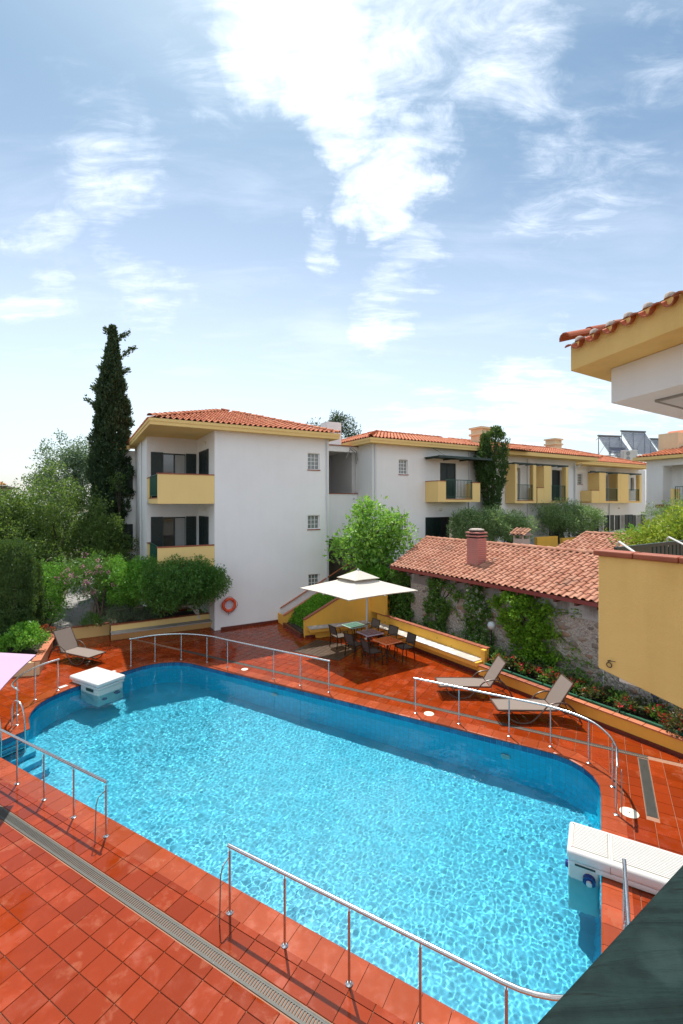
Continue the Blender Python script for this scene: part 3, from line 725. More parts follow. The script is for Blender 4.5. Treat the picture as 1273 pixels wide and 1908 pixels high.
# ------------------------------------------------------------------ building parts
def win_block(root, fr, s0, s1, z0, z1, y, cols, rws, sill=True, depth=.12):
    """recessed window of glass blocks; y is the wall's outer face"""
    q = MB(); f = .035
    q.box(fr, s0, s0 + f, y + depth - .03, y + depth + .02, z0, z1); q.box(fr, s1 - f, s1, y + depth - .03, y + depth + .02, z0, z1)
    q.box(fr, s0 + f, s1 - f, y + depth - .03, y + depth + .02, z1 - f, z1); q.box(fr, s0 + f, s1 - f, y + depth - .03, y + depth + .02, z0, z0 + f)
    cw = (s1 - s0 - 2 * f) / cols; rh = (z1 - z0 - 2 * f) / rws
    for i in range(1, cols): q.box(fr, s0 + f + i * cw - .012, s0 + f + i * cw + .012, y + depth - .02, y + depth + .015, z0 + f, z1 - f)
    for j in range(1, rws): q.box(fr, s0 + f, s1 - f, y + depth - .018, y + depth + .012, z0 + f + j * rh - .012, z0 + f + j * rh + .012)
    wn = q.build('window', M_WHITE_IN, root)
    for i in range(cols):
        for j in range(rws):
            q = MB(); a = s0 + f + i * cw + .013; b_ = s0 + f + (i + 1) * cw - .013; c = z0 + f + j * rh + .013; d = z0 + f + (j + 1) * rh - .013
            q.box(fr, a, b_, y + depth, y + depth + .04, c, d); q.build('pane', M_BLOCK, wn, bevel=.006, seg=1)
    if sill: q = MB(); q.box(fr, s0 - .03, s1 + .03, y - .04, y + depth, z0 - .045, z0 - .003); q.build('sill', M_CAPT, wn)
def shutter(root, fr, s0, s1, z0, z1, y, t=.04, name='shutter', lou=True):
    q = MB(); f = .05
    q.box(fr, s0, s0 + f, y - t, y, z0, z1); q.box(fr, s1 - f, s1, y - t, y, z0, z1); q.box(fr, s0 + f, s1 - f, y - t, y, z0, z0 + f); q.box(fr, s0 + f, s1 - f, y - t, y, z1 - f, z1)
    if z1 - z0 > 1.4: q.box(fr, s0 + f, s1 - f, y - t, y, (z0 + z1) / 2 - f / 2, (z0 + z1) / 2 + f / 2)
    z = z0 + f
    while lou and z < z1 - f: q.box(fr, s0 + f, s1 - f, y - t * .75, y - t * .2, z, z + .028); z += .055
    if not lou: q.box(fr, s0 + f, s1 - f, y - t * .6, y - t * .3, z0 + f, z1 - f)
    else: q.box(fr, s0 + f, s1 - f, y - t * .18, y - .002, z0 + f, z1 - f)
    return q.build(name, M_GREEN_S, root)
def glass_door(root, fr, s0, s1, z0, z1, y, leaves=2, curtain=(1,)):
    q = MB(); f = .06; wv = (s1 - s0) / leaves
    for i in range(leaves + 1): q.box(fr, s0 + i * wv - f / 2, s0 + i * wv + f / 2, y, y + .06, z0, z1)
    q.box(fr, s0, s1, y + .002, y + .058, z1 - f, z1); q.box(fr, s0, s1, y + .002, y + .058, z0, z0 + f); q.box(fr, s0, s1, y + .004, y + .056, z0 + .72, z0 + .76)
    d = q.build('balcony_door', M_GREEN_S, root)
    for i in range(leaves):
        q = MB(); q.box(fr, s0 + i * wv + f / 2, s0 + (i + 1) * wv - f / 2, y + .025, y + .035, z0 + f, z1 - f)
        q.build('pane', M_CURTAIN if i in curtain else M_GLASS, d)
    q = MB(); q.box(fr, s0 - .2, s1 + .2, y + .5, y + .52, z0, z1 + .1); q.build('dark_room', M_BLACK, root)
def railing(root, fr, s0, s1, z0, z1, y, step=.11, along='x', cross=None, m=None):
    """vertical-bar railing in frame fr; along y when along='y'"""
    m = m or M_GREEN_B; q = MB()
    def bx(a, b_, c, d, w): 
        if along == 'x': q.box(fr, a, b_, y - w, y + w, c, d)
        else: q.box(fr, y - w, y + w, a, b_, c, d)
    bx(s0, s1, z1 - .04, z1, .022); bx(s0, s1, z0 + .08, z0 + .115, .015)
    bx(s0, s0 + .035, z0, z1 - .041, .018); bx(s1 - .035, s1, z0, z1 - .041, .018)
    rl = q.build('railing', m, root)
    k = max(1, round((s1 - s0) / step))
    for i in range(1, k):
        q = MB(); a = s0 + (s1 - s0) * i / k; bx(a - .009, a + .009, z0 + .116, z1 - .041, .009); q.build('bar', m, rl)
    return rl
def downpipe(root, fr, s, y, z0, z1, r=.05, m=None):
    q = MB(); q.tube([fr.w(s, y, z0), fr.w(s, y, z1)], r, 10, True); q.build('downpipe', m or M_PVC, root, 40)
def wall_lamp(root, fr, s, y, z):
    q = MB(); c = Vector(fr.w(s, y - .06, z)); q.tube([fr.w(s, y, z), fr.w(s, y - .05, z)], .07, 10); q.tube([c, c + Vector((0, 0, -.05)), c + Vector((0, 0, -.1))], [.075, .09, .04], 10); q.build('wall_lamp', M_LID, root, 40)
def fascia_roof(root, fr, s0, s1, y0, y1, zb, zt, soffit_m=None, t=.12):
    """boxed eaves: fascia boards all round and a soffit"""
    q = MB(); q.box(fr, s0, s1, y0, y0 + t, zb, zt); q.box(fr, s0, s0 + t, y0 + t, y1, zb, zt); q.box(fr, s1 - t, s1, y0 + t, y1, zb, zt); q.box(fr, s0 + t, s1 - t, y1 - t, y1, zb, zt)
    q.box(fr, s0 - .025, s1 + .025, y0 - .025, y0 - .001, zt - .10, zt + .02); q.box(fr, s0 - .025, s0 - .001, y0, y1, zt - .10, zt + .02)
    q.build('fascia', M_CREAM, root)
    q = MB(); q.box(fr, s0 + t, s1 - t, y0 + t, y1 - t, zb + .02, zb + .06); q.build('soffit', soffit_m or M_CREAM, root)
def hip_roof(root, fr, s0, s1, y0, y1, zt, zr, ra, rb, parts, sides='fl', tm=None, rm=None, m=None, rparts=True):
    """hip roof over the rectangle; ridge from ra to rb (s positions) at mid depth"""
    tm = tm or T_ROOF; rm = rm or RD_ROOF; m = m or M_ROOF; ym = (y0 + y1) / 2
    c = {k: Vector(fr.w(*p)) for k, p in dict(a=(s0, y0, zt), b=(s1, y0, zt), c=(s1, y1, zt), d=(s0, y1, zt), r=(ra, ym, zr), t=(rb, ym, zr)).items()}
    q = MB(); dn = Vector((0, 0, -.02)); q.add([c[k] + dn for k in 'abcdrt'], [(0, 1, 5, 4), (1, 2, 5), (2, 3, 4, 5), (3, 0, 4), (3, 2, 1, 0)]); q.build('roof_base', M_UNDER, root)
    def face(a, b_, tops, npart):
        o = c[a]; xd = (c[b_] - o).normalized(); up = c[tops[0]] - o; yd = (up - xd * up.dot(xd)).normalized()
        poly = [((p - o).dot(xd), (p - o).dot(yd)) for p in [c[a], c[b_]] + [c[k] for k in tops]]
        tile_plane(root, tm, m, o - yd * .07 + Vector((0, 0, .005)), xd, yd, [(p[0], p[1] + .05) for p in poly], npart)
    if 'f' in sides: face('a', 'b', ('t', 'r') if rb > ra + .01 else ('r',), parts)
    if 'l' in sides: face('d', 'a', ('r',), 0)
    if 'r' in sides: face('b', 'c', ('t',), 0)
    up = Vector((0, 0, .045))
    ridge_tiles(root, rm, m, c['a'] + up, c['r'] + up, rparts); 
    if rb > ra + .3: ridge_tiles(root, rm, m, c['r'] + up, c['t'] + up, rparts)
    ridge_tiles(root, rm, m, c['b'] + up, c['t'] + up, rparts)
    if 'l' in sides: ridge_tiles(root, rm, m, c['d'] + up, c['r'] + up, False)

# ================================================================== corner apartment house (row frame s,d)
A = thing('apartment_house', 'three storey white house with stacked corner balconies and an orange hip roof beside the pool', 'house', FR.w(7, 24, 0), FR.rot)
holes = [(9.46, 10.09, 7.07, 7.86), (9.46, 10.09, 4.22, 4.88), (9.50, 10.08, 1.40, 2.05)]
q = MB(); q.wall(FR, 5.04, 10.6, 19.6, 19.85, -.1, 8.6, holes); q.wall(FR, 5.04, 5.29, 19.85, 22.9, -.1, 8.6)
q.box(FR, 10.35, 10.6, 19.85, 28.2, -.1, 8.6); q.box(FR, 2.75, 3.0, 23.15, 28.2, -.1, 8.6); q.box(FR, 3.0, 10.35, 27.95, 28.2, -.1, 8.6)
q.build('wall', M_WHITE, A)
bh = [(3.46, 4.50, 5.62, 7.84), (3.46, 4.50, 2.62, 4.80), (3.2, 4.6, .5, 1.9)]
q = MB(); q.wall(FR, 2.75, 5.04, 22.9, 23.15, -.1, 8.6, bh); q.build('recess_wall', M_WHITE_IN, A)
for h in holes: win_block(A, FR, h[0], h[1], h[2], h[3], 19.6, 3, 4 if h[3] > 7 else 3)
for z0, z1, k in ((5.62, 7.84, 0), (2.62, 4.80, 1)):
    glass_door(A, FR, 3.46, 4.50, z0, z1, 22.98, 2, (1,))
    shutter(A, FR, 2.92, 3.45, z0, z1 + .02, 22.89); shutter(A, FR, 4.50, 4.98, z0, z1 + .02, 22.89)
    # window with shutters on the return wall (faces left)
    fr2 = Fr(60 - 90, *FR.w(5.04, 19.6)[:2])        # x runs into the depth, y to the left
    for a, b_ in ((1.02, 1.86), (1.92, 2.74)):
        q = MB(); f = .05; y0 = .004; y1 = .05
        zz0, zz1 = z0 + .95, z1 + .06
        if k: zz0 = z0 + .1
        q.box(fr2, a, a + f, y0, y1, zz0, zz1); q.box(fr2, b_ - f, b_, y0, y1, zz0, zz1); q.box(fr2, a + f, b_ - f, y0, y1, zz0, zz0 + f); q.box(fr2, a + f, b_ - f, y0, y1, zz1 - f, zz1)
        z = zz0 + f
        while z < zz1 - f: q.box(fr2, a + f, b_ - f, y0 + .01, y1 - .01, z, z + .028); z += .055
        q.box(fr2, a + f, b_ - f, y0, y0 + .008, zz0 + f, zz1 - f)
        q.build('shutter', M_GREEN_S, A)
    q = MB(); c = Vector(fr2.w(1.5, .06, z1 + .42)); q.tube([c - Vector(fr2.w(0, .0, 0)) * 0 + Vector((0, 0, 0)), c + Vector((-.04, -.02, -.05)), c + Vector((-.06, -.03, -.13))], [.05, .07, .03], 10); q.build('wall_lamp', M_LID, A, 40)
    # balcony: slab, yellow front, terracotta cap, green side railing
    zb = z0 - .17
    q = MB(); q.box(FR, 2.76, 5.03, 19.74, 22.88, zb, z0); q.build('balcony_slab', M_WHITE_IN, A)
    q = MB(); q.box(FR, 2.76, 5.036, 19.62, 19.74, zb - .01, z0 + 1.03); q.box(FR, 2.76, 2.88, 22.30, 22.88, zb, z0 + .98); q.box(FR, 2.758, 2.88, 19.74, 22.3, zb - .005, z0 + .04); q.build('balcony_parapet', M_YELLOW, A)
    q = MB(); q.box(FR, 2.73, 5.037, 19.60, 19.77, z0 + 1.031, z0 + 1.075); q.box(FR, 2.74, 2.90, 22.28, 22.88, z0 + .981, z0 + 1.02); q.box(FR, 2.745, 2.90, 19.75, 22.29, z0 + .042, z0 + .08); q.build('parapet_cap', M_CAPT, A)
    railing(A, FR, 19.8, 22.28, z0 + .08, z0 + 1.06, 2.82, .10, 'y')
q = MB(); q.box(FR, 3.2, 4.6, 23.05, 23.1, .5, 1.9); q.build('ground_floor_door', M_GREEN_S, A)
shutter(A, FR, 2.8, 3.19, .5, 1.95, 22.89); shutter(A, FR, 4.62, 5.0, .5, 1.95, 22.89)
fascia_roof(A, FR, 2.40, 10.95, 19.15, 28.6, 8.56, 8.80)
hip_roof(A, FR, 2.40, 10.95, 19.15, 28.6, 8.82, 10.28, 6.5, 6.9, 290, 'fl')
downpipe(A, FR, 10.47, 19.54, .1, 8.56, .04); downpipe(A, FR, 2.70, 24.8, .4, 8.5, .05)
q = MB(); q.box(FR, 5.3, 8.02, 19.55, 19.6, 0.0, .11); q.build('skirting', M_SKIRT, A)
q = MB(); q.box(FR, 8.9, 9.3, 21.5, 21.9, 9.2, 9.62); q.box(FR, 8.85, 9.35, 21.45, 21.95, 9.62, 9.68); q.build('roof_vent', M_WHITE_IN, A)
q = MB(); q.box(FR, 11.9, 12.8, 22.2, 23.0, 8.55, 9.98); q.build('chimney', M_WHITE, A)
# rear wing of the same house
q = MB(); q.wall(FR, 1.75, 2.74, 27.6, 27.85, -.1, 8.35, [(1.95, 2.6, 5.9, 7.4), (1.95, 2.6, 2.9, 4.3)]); q.box(FR, 1.75, 1.9, 27.851, 33, -.1, 8.35); q.build('rear_wing_wall', M_WHITE, A)
for z0, z1 in ((5.9, 7.4), (2.9, 4.3)):
    shutter(A, FR, 1.95, 2.6, z0, z1, 27.70); q = MB(); q.box(FR, 1.90, 2.65, 27.55, 27.68, z0 - .06, z0 - .003); q.build('sill', M_CAPT, A)
q = MB(); q.box(FR, 1.5, 2.39, 27.2, 27.32, 8.35, 8.6); q.box(FR, 1.5, 1.62, 27.33, 33, 8.35, 8.6); q.box(FR, 1.63, 2.39, 27.33, 33, 8.36, 8.42); q.build('rear_fascia', M_CREAM, A)
rl = Vector(FR.w(1.5, 27.2, 8.62)); xd = Vector((FR.x[0], FR.x[1], 0)); yd = Vector((FR.y[0], FR.y[1], .32))
tile_plane(A, T_ROOF, M_ROOF, rl, xd, yd, [(0, 0), (.9, 0), (.9, 2), (.6, 2)], 0)
q = MB(); q.add([FR.w(1.5, 27.2, 8.6), FR.w(2.4, 27.2, 8.6), FR.w(2.4, 29.2, 9.2), FR.w(1.9, 29.2, 9.2)], [(0, 1, 2, 3)]); q.build('rear_roof_base', M_UNDER, A)

# ================================================================== stair link between the houses
Lk = thing('stairwell_link', 'recessed white open stairwell link between the two white houses', 'passage', FR.w(12, 22, 0), FR.rot)
q = MB(); q.box(FR, 10.61, 13.39, 21.4, 21.6, 3.55, 5.95); q.build('wall', M_WHITE, Lk); q = MB(); q.box(FR, 10.61, 13.39, 21.35, 21.65, 8.25, 8.55); q.build('lintel', M_WHITE, Lk)
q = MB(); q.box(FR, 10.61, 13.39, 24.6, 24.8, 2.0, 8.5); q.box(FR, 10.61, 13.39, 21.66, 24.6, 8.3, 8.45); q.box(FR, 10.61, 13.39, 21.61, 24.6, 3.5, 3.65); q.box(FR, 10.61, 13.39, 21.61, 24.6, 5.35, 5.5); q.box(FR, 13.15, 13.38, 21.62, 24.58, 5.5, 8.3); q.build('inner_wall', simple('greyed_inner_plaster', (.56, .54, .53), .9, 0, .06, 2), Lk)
q = MB(); q.box(FR, 10.62, 13.385, 21.36, 21.64, 5.952, 6.0); q.box(FR, 10.62, 13.385, 21.30, 21.66, 8.552, 8.60); q.build('coping', M_CAPT, Lk)
q = MB(); q.box(FR, 10.9, 11.5, 24.5, 24.59, 2.1, 4.0); q.build('door', M_GREEN_S, Lk)
q = MB(); q.tube([FR.w(12.6, 21.36, 7.9), FR.w(12.9, 21.3, 8.5), FR.w(13.2, 21.2, 8.3), FR.w(13.3, 21.3, 7.8)], .02, 6); q.tube([FR.w(12.8, 21.36, 8.5), FR.w(13.1, 21.2, 8.2), FR.w(13.25, 21.3, 7.6)], .018, 6); q.build('cable', M_STEEL_D, Lk, 40)
q = MB(); c = FR.w(13.1, 21.3, 5.72); q.tube([(c[0], c[1], c[2]), (c[0] - .03, c[1] - .1, c[2] - .05)], .04, 8); q.build('camera_housing', M_PLASTIC, Lk, 40)
q = MB(); q.box(FR, 10.62, 10.70, 23.2, 23.6, 6.9, 7.5); q.build('meter_box', M_FRED, Lk)

# ================================================================== middle house
B = thing('terrace_house', 'two storey white house with a dark green awning over its yellow balcony', 'house', FR.w(17, 24, 2.4), FR.rot)
bw = [(15.13, 15.75, 7.04, 7.85), (15.13, 15.75, 4.03, 4.80), (18.1, 19.35, 5.72, 7.80), (17.57, 19.35, 2.5, 4.65)]
q = MB(); q.wall(FR, 13.4, 21.7, 19.95, 20.2, 1.0, 8.6, bw); q.box(FR, 13.4, 13.65, 20.2, 28, 1.0, 8.6); q.box(FR, 21.45, 21.7, 20.2, 21.04, 1.0, 8.6); q.build('wall', M_WHITE, B)
win_block(B, FR, *bw[0], 19.95, 3, 4); win_block(B, FR, *bw[1], 19.95, 3, 3)
for h in bw[2:]:
    q = MB(); q.box(FR, h[0], h[1], 20.5, 20.52, h[2], h[3]); q.build('dark_room', M_BLACK, B)
shutter(B, FR, 18.12, 18.72, 5.72, 7.78, 20.02); shutter(B, FR, 18.74, 19.33, 5.72, 7.78, 20.02)
shutter(B, FR, 17.0, 17.56, 2.5, 4.65, 19.94); shutter(B, FR, 17.6, 18.3, 2.5, 4.62, 20.1)
q = MB(); q.box(FR, 17.0, 20.23, 18.9, 19.94, 5.52, 5.66); q.box(FR, 17.0, 17.12, 18.9, 19.94, 5.66, 6.66); q.box(FR, 17.12, 17.58, 18.9, 19.02, 5.66, 6.66); q.box(FR, 19.62, 20.23, 18.9, 19.02, 5.66, 6.62); q.box(FR, 20.11, 20.23, 19.02, 19.94, 5.66, 6.62); q.build('balcony_parapet', M_YELLOW, B)
q = MB(); q.box(FR, 16.98, 17.6, 18.88, 19.04, 6.662, 6.70); q.box(FR, 16.98, 17.14, 19.05, 19.94, 6.662, 6.70); q.box(FR, 19.6, 20.25, 18.88, 19.04, 6.622, 6.66); q.box(FR, 17.6, 19.6, 18.885, 19.04, 5.662, 5.70); q.build('parapet_cap', M_CAPT, B)
railing(B, FR, 17.6, 19.6, 5.70, 6.78, 18.95, .11)
q = MB(); q.box(FR, 16.9, 20.9, 18.7, 19.9, 8.00, 8.05); q.box(FR, 16.85, 20.95, 18.64, 18.7, 7.94, 8.06)
for s in (17.0, 18.3, 19.6, 20.8): q.box(FR, s, s + .06, 18.71, 19.94, 7.93, 7.995)
q.build('awning', M_GREEN, B)
q = MB(); q.tube([FR.w(17.5, 19.9, 8.6), FR.w(17.6, 18.9, 8.06)], .012, 6); q.tube([FR.w(20.3, 19.9, 8.6), FR.w(20.3, 18.9, 8.06)], .012, 6); q.build('awning_stay', M_STEEL_D, B)
downpipe(B, FR, 13.55, 19.89, 2.4, 8.55); downpipe(B, FR, 20.35, 19.89, 2.4, 8.5, .035); downpipe(B, FR, 21.62, 19.87, 2.4, 8.5, .06)
wall_lamp(B, FR, 18.1, 19.95, 5.1)
# ------------------ the long wing with the yellow box balconies
q = MB(); ch = [(24.9, 26.1, 5.62, 7.85), (28.55, 29.25, 6.55, 7.80), (29.5, 31.0, 5.62, 7.85), (24.7, 26.6, 2.5, 4.5), (29.2, 30.8, 2.5, 4.5)]
q.wall(FR, 21.7, 32.25, 20.8, 21.05, 1.0, 8.6, ch); q.box(FR, 32.0, 32.25, 21.05, 23.3, 1.0, 8.6); q.build('long_wing_wall', M_WHITE, B)
for h in ch:
    q = MB(); q.box(FR, h[0], h[1], 21.2, 21.22, h[2], h[3]); q.build('dark_room', M_BLACK, B)
    if h[3] > 5: shutter(B, FR, h[0], (h[0] + h[1]) / 2 - .02, h[2], h[3] - .02, 20.9)
    else: shutter(B, FR, h[0], h[0] + .6, h[2], h[3] - .02, 20.79); shutter(B, FR, h[1] - .6, h[1], h[2], h[3] - .02, 20.79)
def box_balcony(root, s0, s1, s2, s3, yf, yw, low=None):
    """left fin s0..s1, opening s1..s2, right fin s2..s3; low = start of a low panel before the left fin"""
    q = MB(); q.box(FR, s0, s1, yf, yf + .14, 5.45, 8.0); q.box(FR, s0, s0 + .14, yf + .14, yw, 5.45, 8.0); q.box(FR, s2, s3, yf, yf + .14, 5.45, 8.0); q.box(FR, s3 - .14, s3, yf + .14, yf + .42, 5.45, 8.0)
    q.box(FR, s1, s2, yf, yw, 5.44, 5.6)
    if low: q.box(FR, low, s0, yf + .01, yf + .13, 5.45, 6.48); q.box(FR, low, low + .12, yf + .14, yw, 5.45, 6.48); q.box(FR, low, s0, yf + .14, yw, 5.45, 5.6)
    q.build('box_balcony', M_YELLOW, root)
    q = MB(); q.box(FR, s1, s2, yf - .02, yf + .16, 5.602, 5.64)
    if low: q.box(FR, low - .02, s0 - .002, yf - .01, yf + .15, 6.482, 6.52)
    q.build('parapet_cap', M_CAPT, root)
    railing(root, FR, s1 + .02, s2 - .02, 5.64, 6.68, yf + .07, .12)
    q = MB(); q.box(FR, (low or s0) - .05, s3 + .05, yf + .02, yf + .12, 8.02, 8.12)
    for i in range(4): s = s0 + (s3 - s0 - .08) * i / 3; q.box(FR, s, s + .08, yf + .13, yw, 8.03, 8.11)
    q.build('pergola_beam', M_GREEN, root)
box_balcony(B, 24.59, 24.78, 26.40, 26.70, 20.0, 20.79); box_balcony(B, 27.52, 28.31, 29.95, 30.20, 20.0, 20.79, 26.85)
downpipe(B, FR, 26.77, 20.72, 2.4, 8.5, .04); downpipe(B, FR, 32.1, 20.7, 2.4, 8.3, .06)
q = MB(); q.tube([FR.w(32.1, 20.7, 8.0), FR.w(31.4, 20.3, 8.45)], .05, 8); q.tube([FR.w(32.1, 20.7, 8.0), FR.w(32.9, 20.7, 8.4)], .05, 8); q.build('pipe_branch', M_PVC, B, 40)
for s in (25.4, 29.3): wall_lamp(B, FR, s, 20.8, 5.0)
fascia_roof(B, FR, 12.95, 22.6, 19.45, 28.2, 8.58, 8.82)
q = MB(); q.box(FR, 22.62, 33.5, 19.8, 19.92, 8.58, 8.82); q.box(FR, 22.62, 33.5, 19.93, 23, 8.6, 8.64); q.box(FR, 33.38, 33.5, 19.93, 23, 8.58, 8.82); q.build('long_fascia', M_CREAM, B)
hip_roof(B, FR, 12.95, 25.5, 19.45, 28.2, 8.84, 9.92, 16.3, 22.0, 260, 'fl')
hip_roof(B, FR, 21.0, 34.0, 19.8, 27.8, 8.84, 9.88, 23.6, 33.4, 0, 'f', rparts=False)
def roof_chimney(root, s, d, zb, zt, wd=.95, m=None):
    q = MB(); q.box(FR, s, s + wd * .8, d, d + wd * .8, zb, zt - .55); e = .1; q.box(FR, s - e, s + wd * .8 + e, d - e, d + wd * .8 + e, zt - .55, zt - .42)
    for a, b_ in ((0, .14), (wd * .8 - .14, wd * .8)): q.box(FR, s + a, s + b_, d, d + wd * .8, zt - .42, zt - .12)
    q.box(FR, s - e, s + wd * .8 + e, d - e, d + wd * .8 + e, zt - .12, zt); q.box(FR, s + .14, s + wd * .8 - .14, d + .05, d + .12, zt - .42, zt - .12); q.build('chimney', m or M_CHIM, root)
roof_chimney(B, 22.9, 21.3, 9.0, 10.5, 1.15)
# ================================================================== far house of the row
D = thing('far_terrace_house', 'long white house at the far end of the row with twin yellow box balconies', 'house', FR.w(40, 26, 2.4), FR.rot)
dh = [(36.45, 37.15, 7.02, 7.94), (38.7, 39.6, 6.4, 7.9), (39.65, 41.0, 5.6, 7.8), (42.9, 43.4, 6.2, 7.8), (44.6, 45.2, 6.6, 7.8), (38.5, 40.2, 2.3, 4.38), (42.0, 43.55, 2.98, 4.33), (44.95, 46.3, 2.95, 4.3)]
q = MB(); q.wall(FR, 32.3, 47.2, 23.3, 23.55, 1.0, 8.6, dh); q.box(FR, 47.0, 47.2, 23.55, 30, 1, 8.6); q.build('wall', M_WHITE, D)
win_block(D, FR, *dh[0], 23.3, 2, 4)
for h in dh[1:]:
    q = MB(); q.box(FR, h[0], h[1], 23.7, 23.72, h[2], h[3]); q.build('dark_room', M_BLACK, D); shutter(D, FR, h[0], (h[0] + h[1]) / 2, h[2], h[3] - .02, 23.4, lou=False)
for s in (40.3, 41.1, 43.6, 44.2, 46.35): shutter(D, FR, s, s + .7, 2.95, 4.36, 23.29, lou=False)
box_balcony(D, 37.91, 38.85, 40.70, 41.04, 22.3, 23.29, 36.84); box_balcony(D, 41.06, 42.42, 44.2, 44.52, 22.3, 23.29)
for s in (39.2, 42.6): wall_lamp(D, FR, s, 23.3, 5.0)
fascia_roof(D, FR, 33.3, 45.9, 21.95, 30.5, 8.58, 8.84)
hip_roof(D, FR, 33.3, 45.9, 21.95, 30.5, 8.86, 10.35, 37.6, 39.4, 0, 'fl', rparts=False)
roof_chimney(D, 35.3, 24.6, 9.3, 11.0, 1.15)
downpipe(D, FR, 41.0, 23.2, 2.4, 5.4, .05); q = MB(); q.tube([FR.w(46.2, 21.3, 2.4), FR.w(46.2, 21.3, 9.2)], .10, 10); q.tube([FR.w(46.2, 21.3, 9.2), FR.w(46.2, 21.3, 9.5)], .13, 10); q.build('flue_pipe', M_STEEL, D, 40)
q = MB(); q.box(FR, 39.5, 50, 20.4, 20.6, 2.0, 3.0); q.build('low_yellow_wall', M_YELLOW, D)

# ================================================================== side house at the right edge (faces left)
E_ = thing('side_house', 'white house at the right edge with an open loggia and a railed balcony', 'house', FR.w(38, 14, 2.4), FR.rot)
FE = Fr(-30, *FR.w(36.6, 0)[:2])          # x = depth d, y = towards smaller s
q = MB(); q.wall(FE, 16.9, 18.0, -.25, 0, 1, 8.3); q.wall(FE, 4, 16.9, -1.6, -1.35, 1, 8.6, [(15.1, 15.5, 6.75, 7.45), (13.3, 14.3, 5.45, 7.6)]); q.box(FE, 4, 18.0, -.24, -.02, 8.15, 8.6); q.box(FE, 16.9, 17.1, -1.35, -.26, 1, 8.15); q.box(FE, 17.8, 18.0, -9, -.26, 1, 8.6); q.wall(FE, 4, 16.88, -.2, -.02, 1, 5.2); q.build('wall', M_WHITE, E_)
q = MB(); q.box(FE, 13.3, 14.3, -1.7, -1.68, 5.4, 7.6); q.box(FE, 15.1, 15.5, -1.7, -1.68, 6.7, 7.5); q.build('dark_room', M_BLACK, E_)
shutter(E_, FE, 13.3, 14.28, 5.45, 7.6, -1.3, lou=False)
q = MB(); q.box(FE, 10, 16.0, .0, .9, 5.25, 5.5); q.box(FE, 15.8, 16.0, .0, .9, 5.5, 6.45); q.build('balcony_slab', M_YELLOW, E_)
railing(E_, FE, 10, 15.75, 5.5, 6.6, .8, .14)
q = MB(); q.prism([FE.w(16.05, .02)[:2], FE.w(17.0, .02)[:2], FE.w(17.0, .8)[:2], FE.w(16.05, .8)[:2]], 5.1, lambda p: 5.25 if False else 5.35); q.build('lean_to_ledge', M_CAPT, E_)
q = MB(); q.box(FE, 3, 18.7, .02, .5, 8.62, 8.84); q.box(FE, 18.2, 18.7, -9, .015, 8.62, 8.84); q.build('fascia', M_CREAM, E_)
o = Vector(FE.w(18.7, .5, 8.86)); xd = Vector((-FE.x[0], -FE.x[1], 0)); yd = Vector((-FE.y[0], -FE.y[1], .33))
tile_plane(E_, T_ROOF, M_ROOF, o, xd, yd, [(0, 0), (15, 0), (15, 4.5), (4.5, 4.5)], 0)
q = MB(); q.add([FE.w(18.7, .5, 8.84), FE.w(3, .5, 8.84), FE.w(3, -4.4, 10.4), FE.w(14.2, -4.4, 10.4), FE.w(18.7, -9, 8.84)], [(0, 1, 2, 3), (0, 3, 4)]); q.build('roof_base', M_UNDER, E_)
q = MB(); q.box(FE, 16.4, 17.7, -2.2, -1.1, 9.1, 10.6); q.build('chimney', M_CHIM, E_); q = MB(); q.slab(Fr(60, *FE.w(16.2, -2.4)[:2]), [(0, 10.62), (1.5, 10.62), (.75, 11.0)], 0, 1.7); q.build('chimney_hood', M_ROOF, E_)

# solar collectors on a steel rack
FS = Fr(78, 0, 0)
def collector(x0, y0, wd, zl, zh, dp, label):
    t_ = thing('solar_collector', label, 'solar panel', (x0, y0, zl), FS.rot, 'solar collectors on the roof rack')
    f = Fr(78, x0, y0); a = (0, 0, zl); k = int(wd / .16)
    for i in range(k):
        q = MB(); s = (i + .5) * wd / k; q.beam(f.w(s, 0, zl + .05), f.w(s, dp, zh), .058, .058); q.build('glass_tube', M_TUBES, t_)
    q = MB(); q.tube([f.w(-.1, dp, zh + .05), f.w(wd + .1, dp, zh + .05)], .10, 8); q.build('manifold', M_STEEL_D, t_, 40)
    q = MB(); q.beam(f.w(0, -.02, zl - .05), f.w(0, dp, zh - .1), .05, .05); q.beam(f.w(wd, -.02, zl - .05), f.w(wd, dp, zh - .1), .05, .05); q.beam(f.w(0, 0, zl), f.w(wd, 0, zl), .06, .06)
    for s in (0, wd / 2, wd): q.beam(f.w(s, dp, zl - 1.0), f.w(s, dp, zh), .05, .05)
    q.beam(f.w(0, dp, zl), f.w(wd / 2, dp, zh - .2), .03, .03); q.beam(f.w(wd / 2, dp, zl), f.w(wd, dp, zh - .2), .03, .03); q.build('frame', M_STEEL_D, t_)
collector(27.3, 46.3, 2.6, 10.5, 12.45, 1.5, 'leftmost dark tube solar collector on the steel roof rack')
collector(31.0, 48.0, 3.0, 10.6, 13.25, 1.8, 'tall middle solar collector rising behind the yellow chimney')
collector(34.6, 49.0, 2.2, 10.6, 12.5, 1.5, 'low right solar collector half hidden behind the yellow chimney')
collector(29.7, 48.9, 1.7, 10.3, 11.4, 1.0, 'small solar collector in the gap behind the two larger ones')
t_ = thing('roof_rack', 'galvanised steel rack on the roof that carries the solar collectors', 'rack', (29, 47, 9.4), FS.rot); f = Fr(78, 26.3, 46.2)
q = MB()
for dy in (-.4, 2.0):
    q.beam(f.w(-.6, dy, 10.2), f.w(9.6, dy, 10.2), .08, .08); q.beam(f.w(-.6, dy, 9.5), f.w(9.6, dy, 9.5), .08, .08)
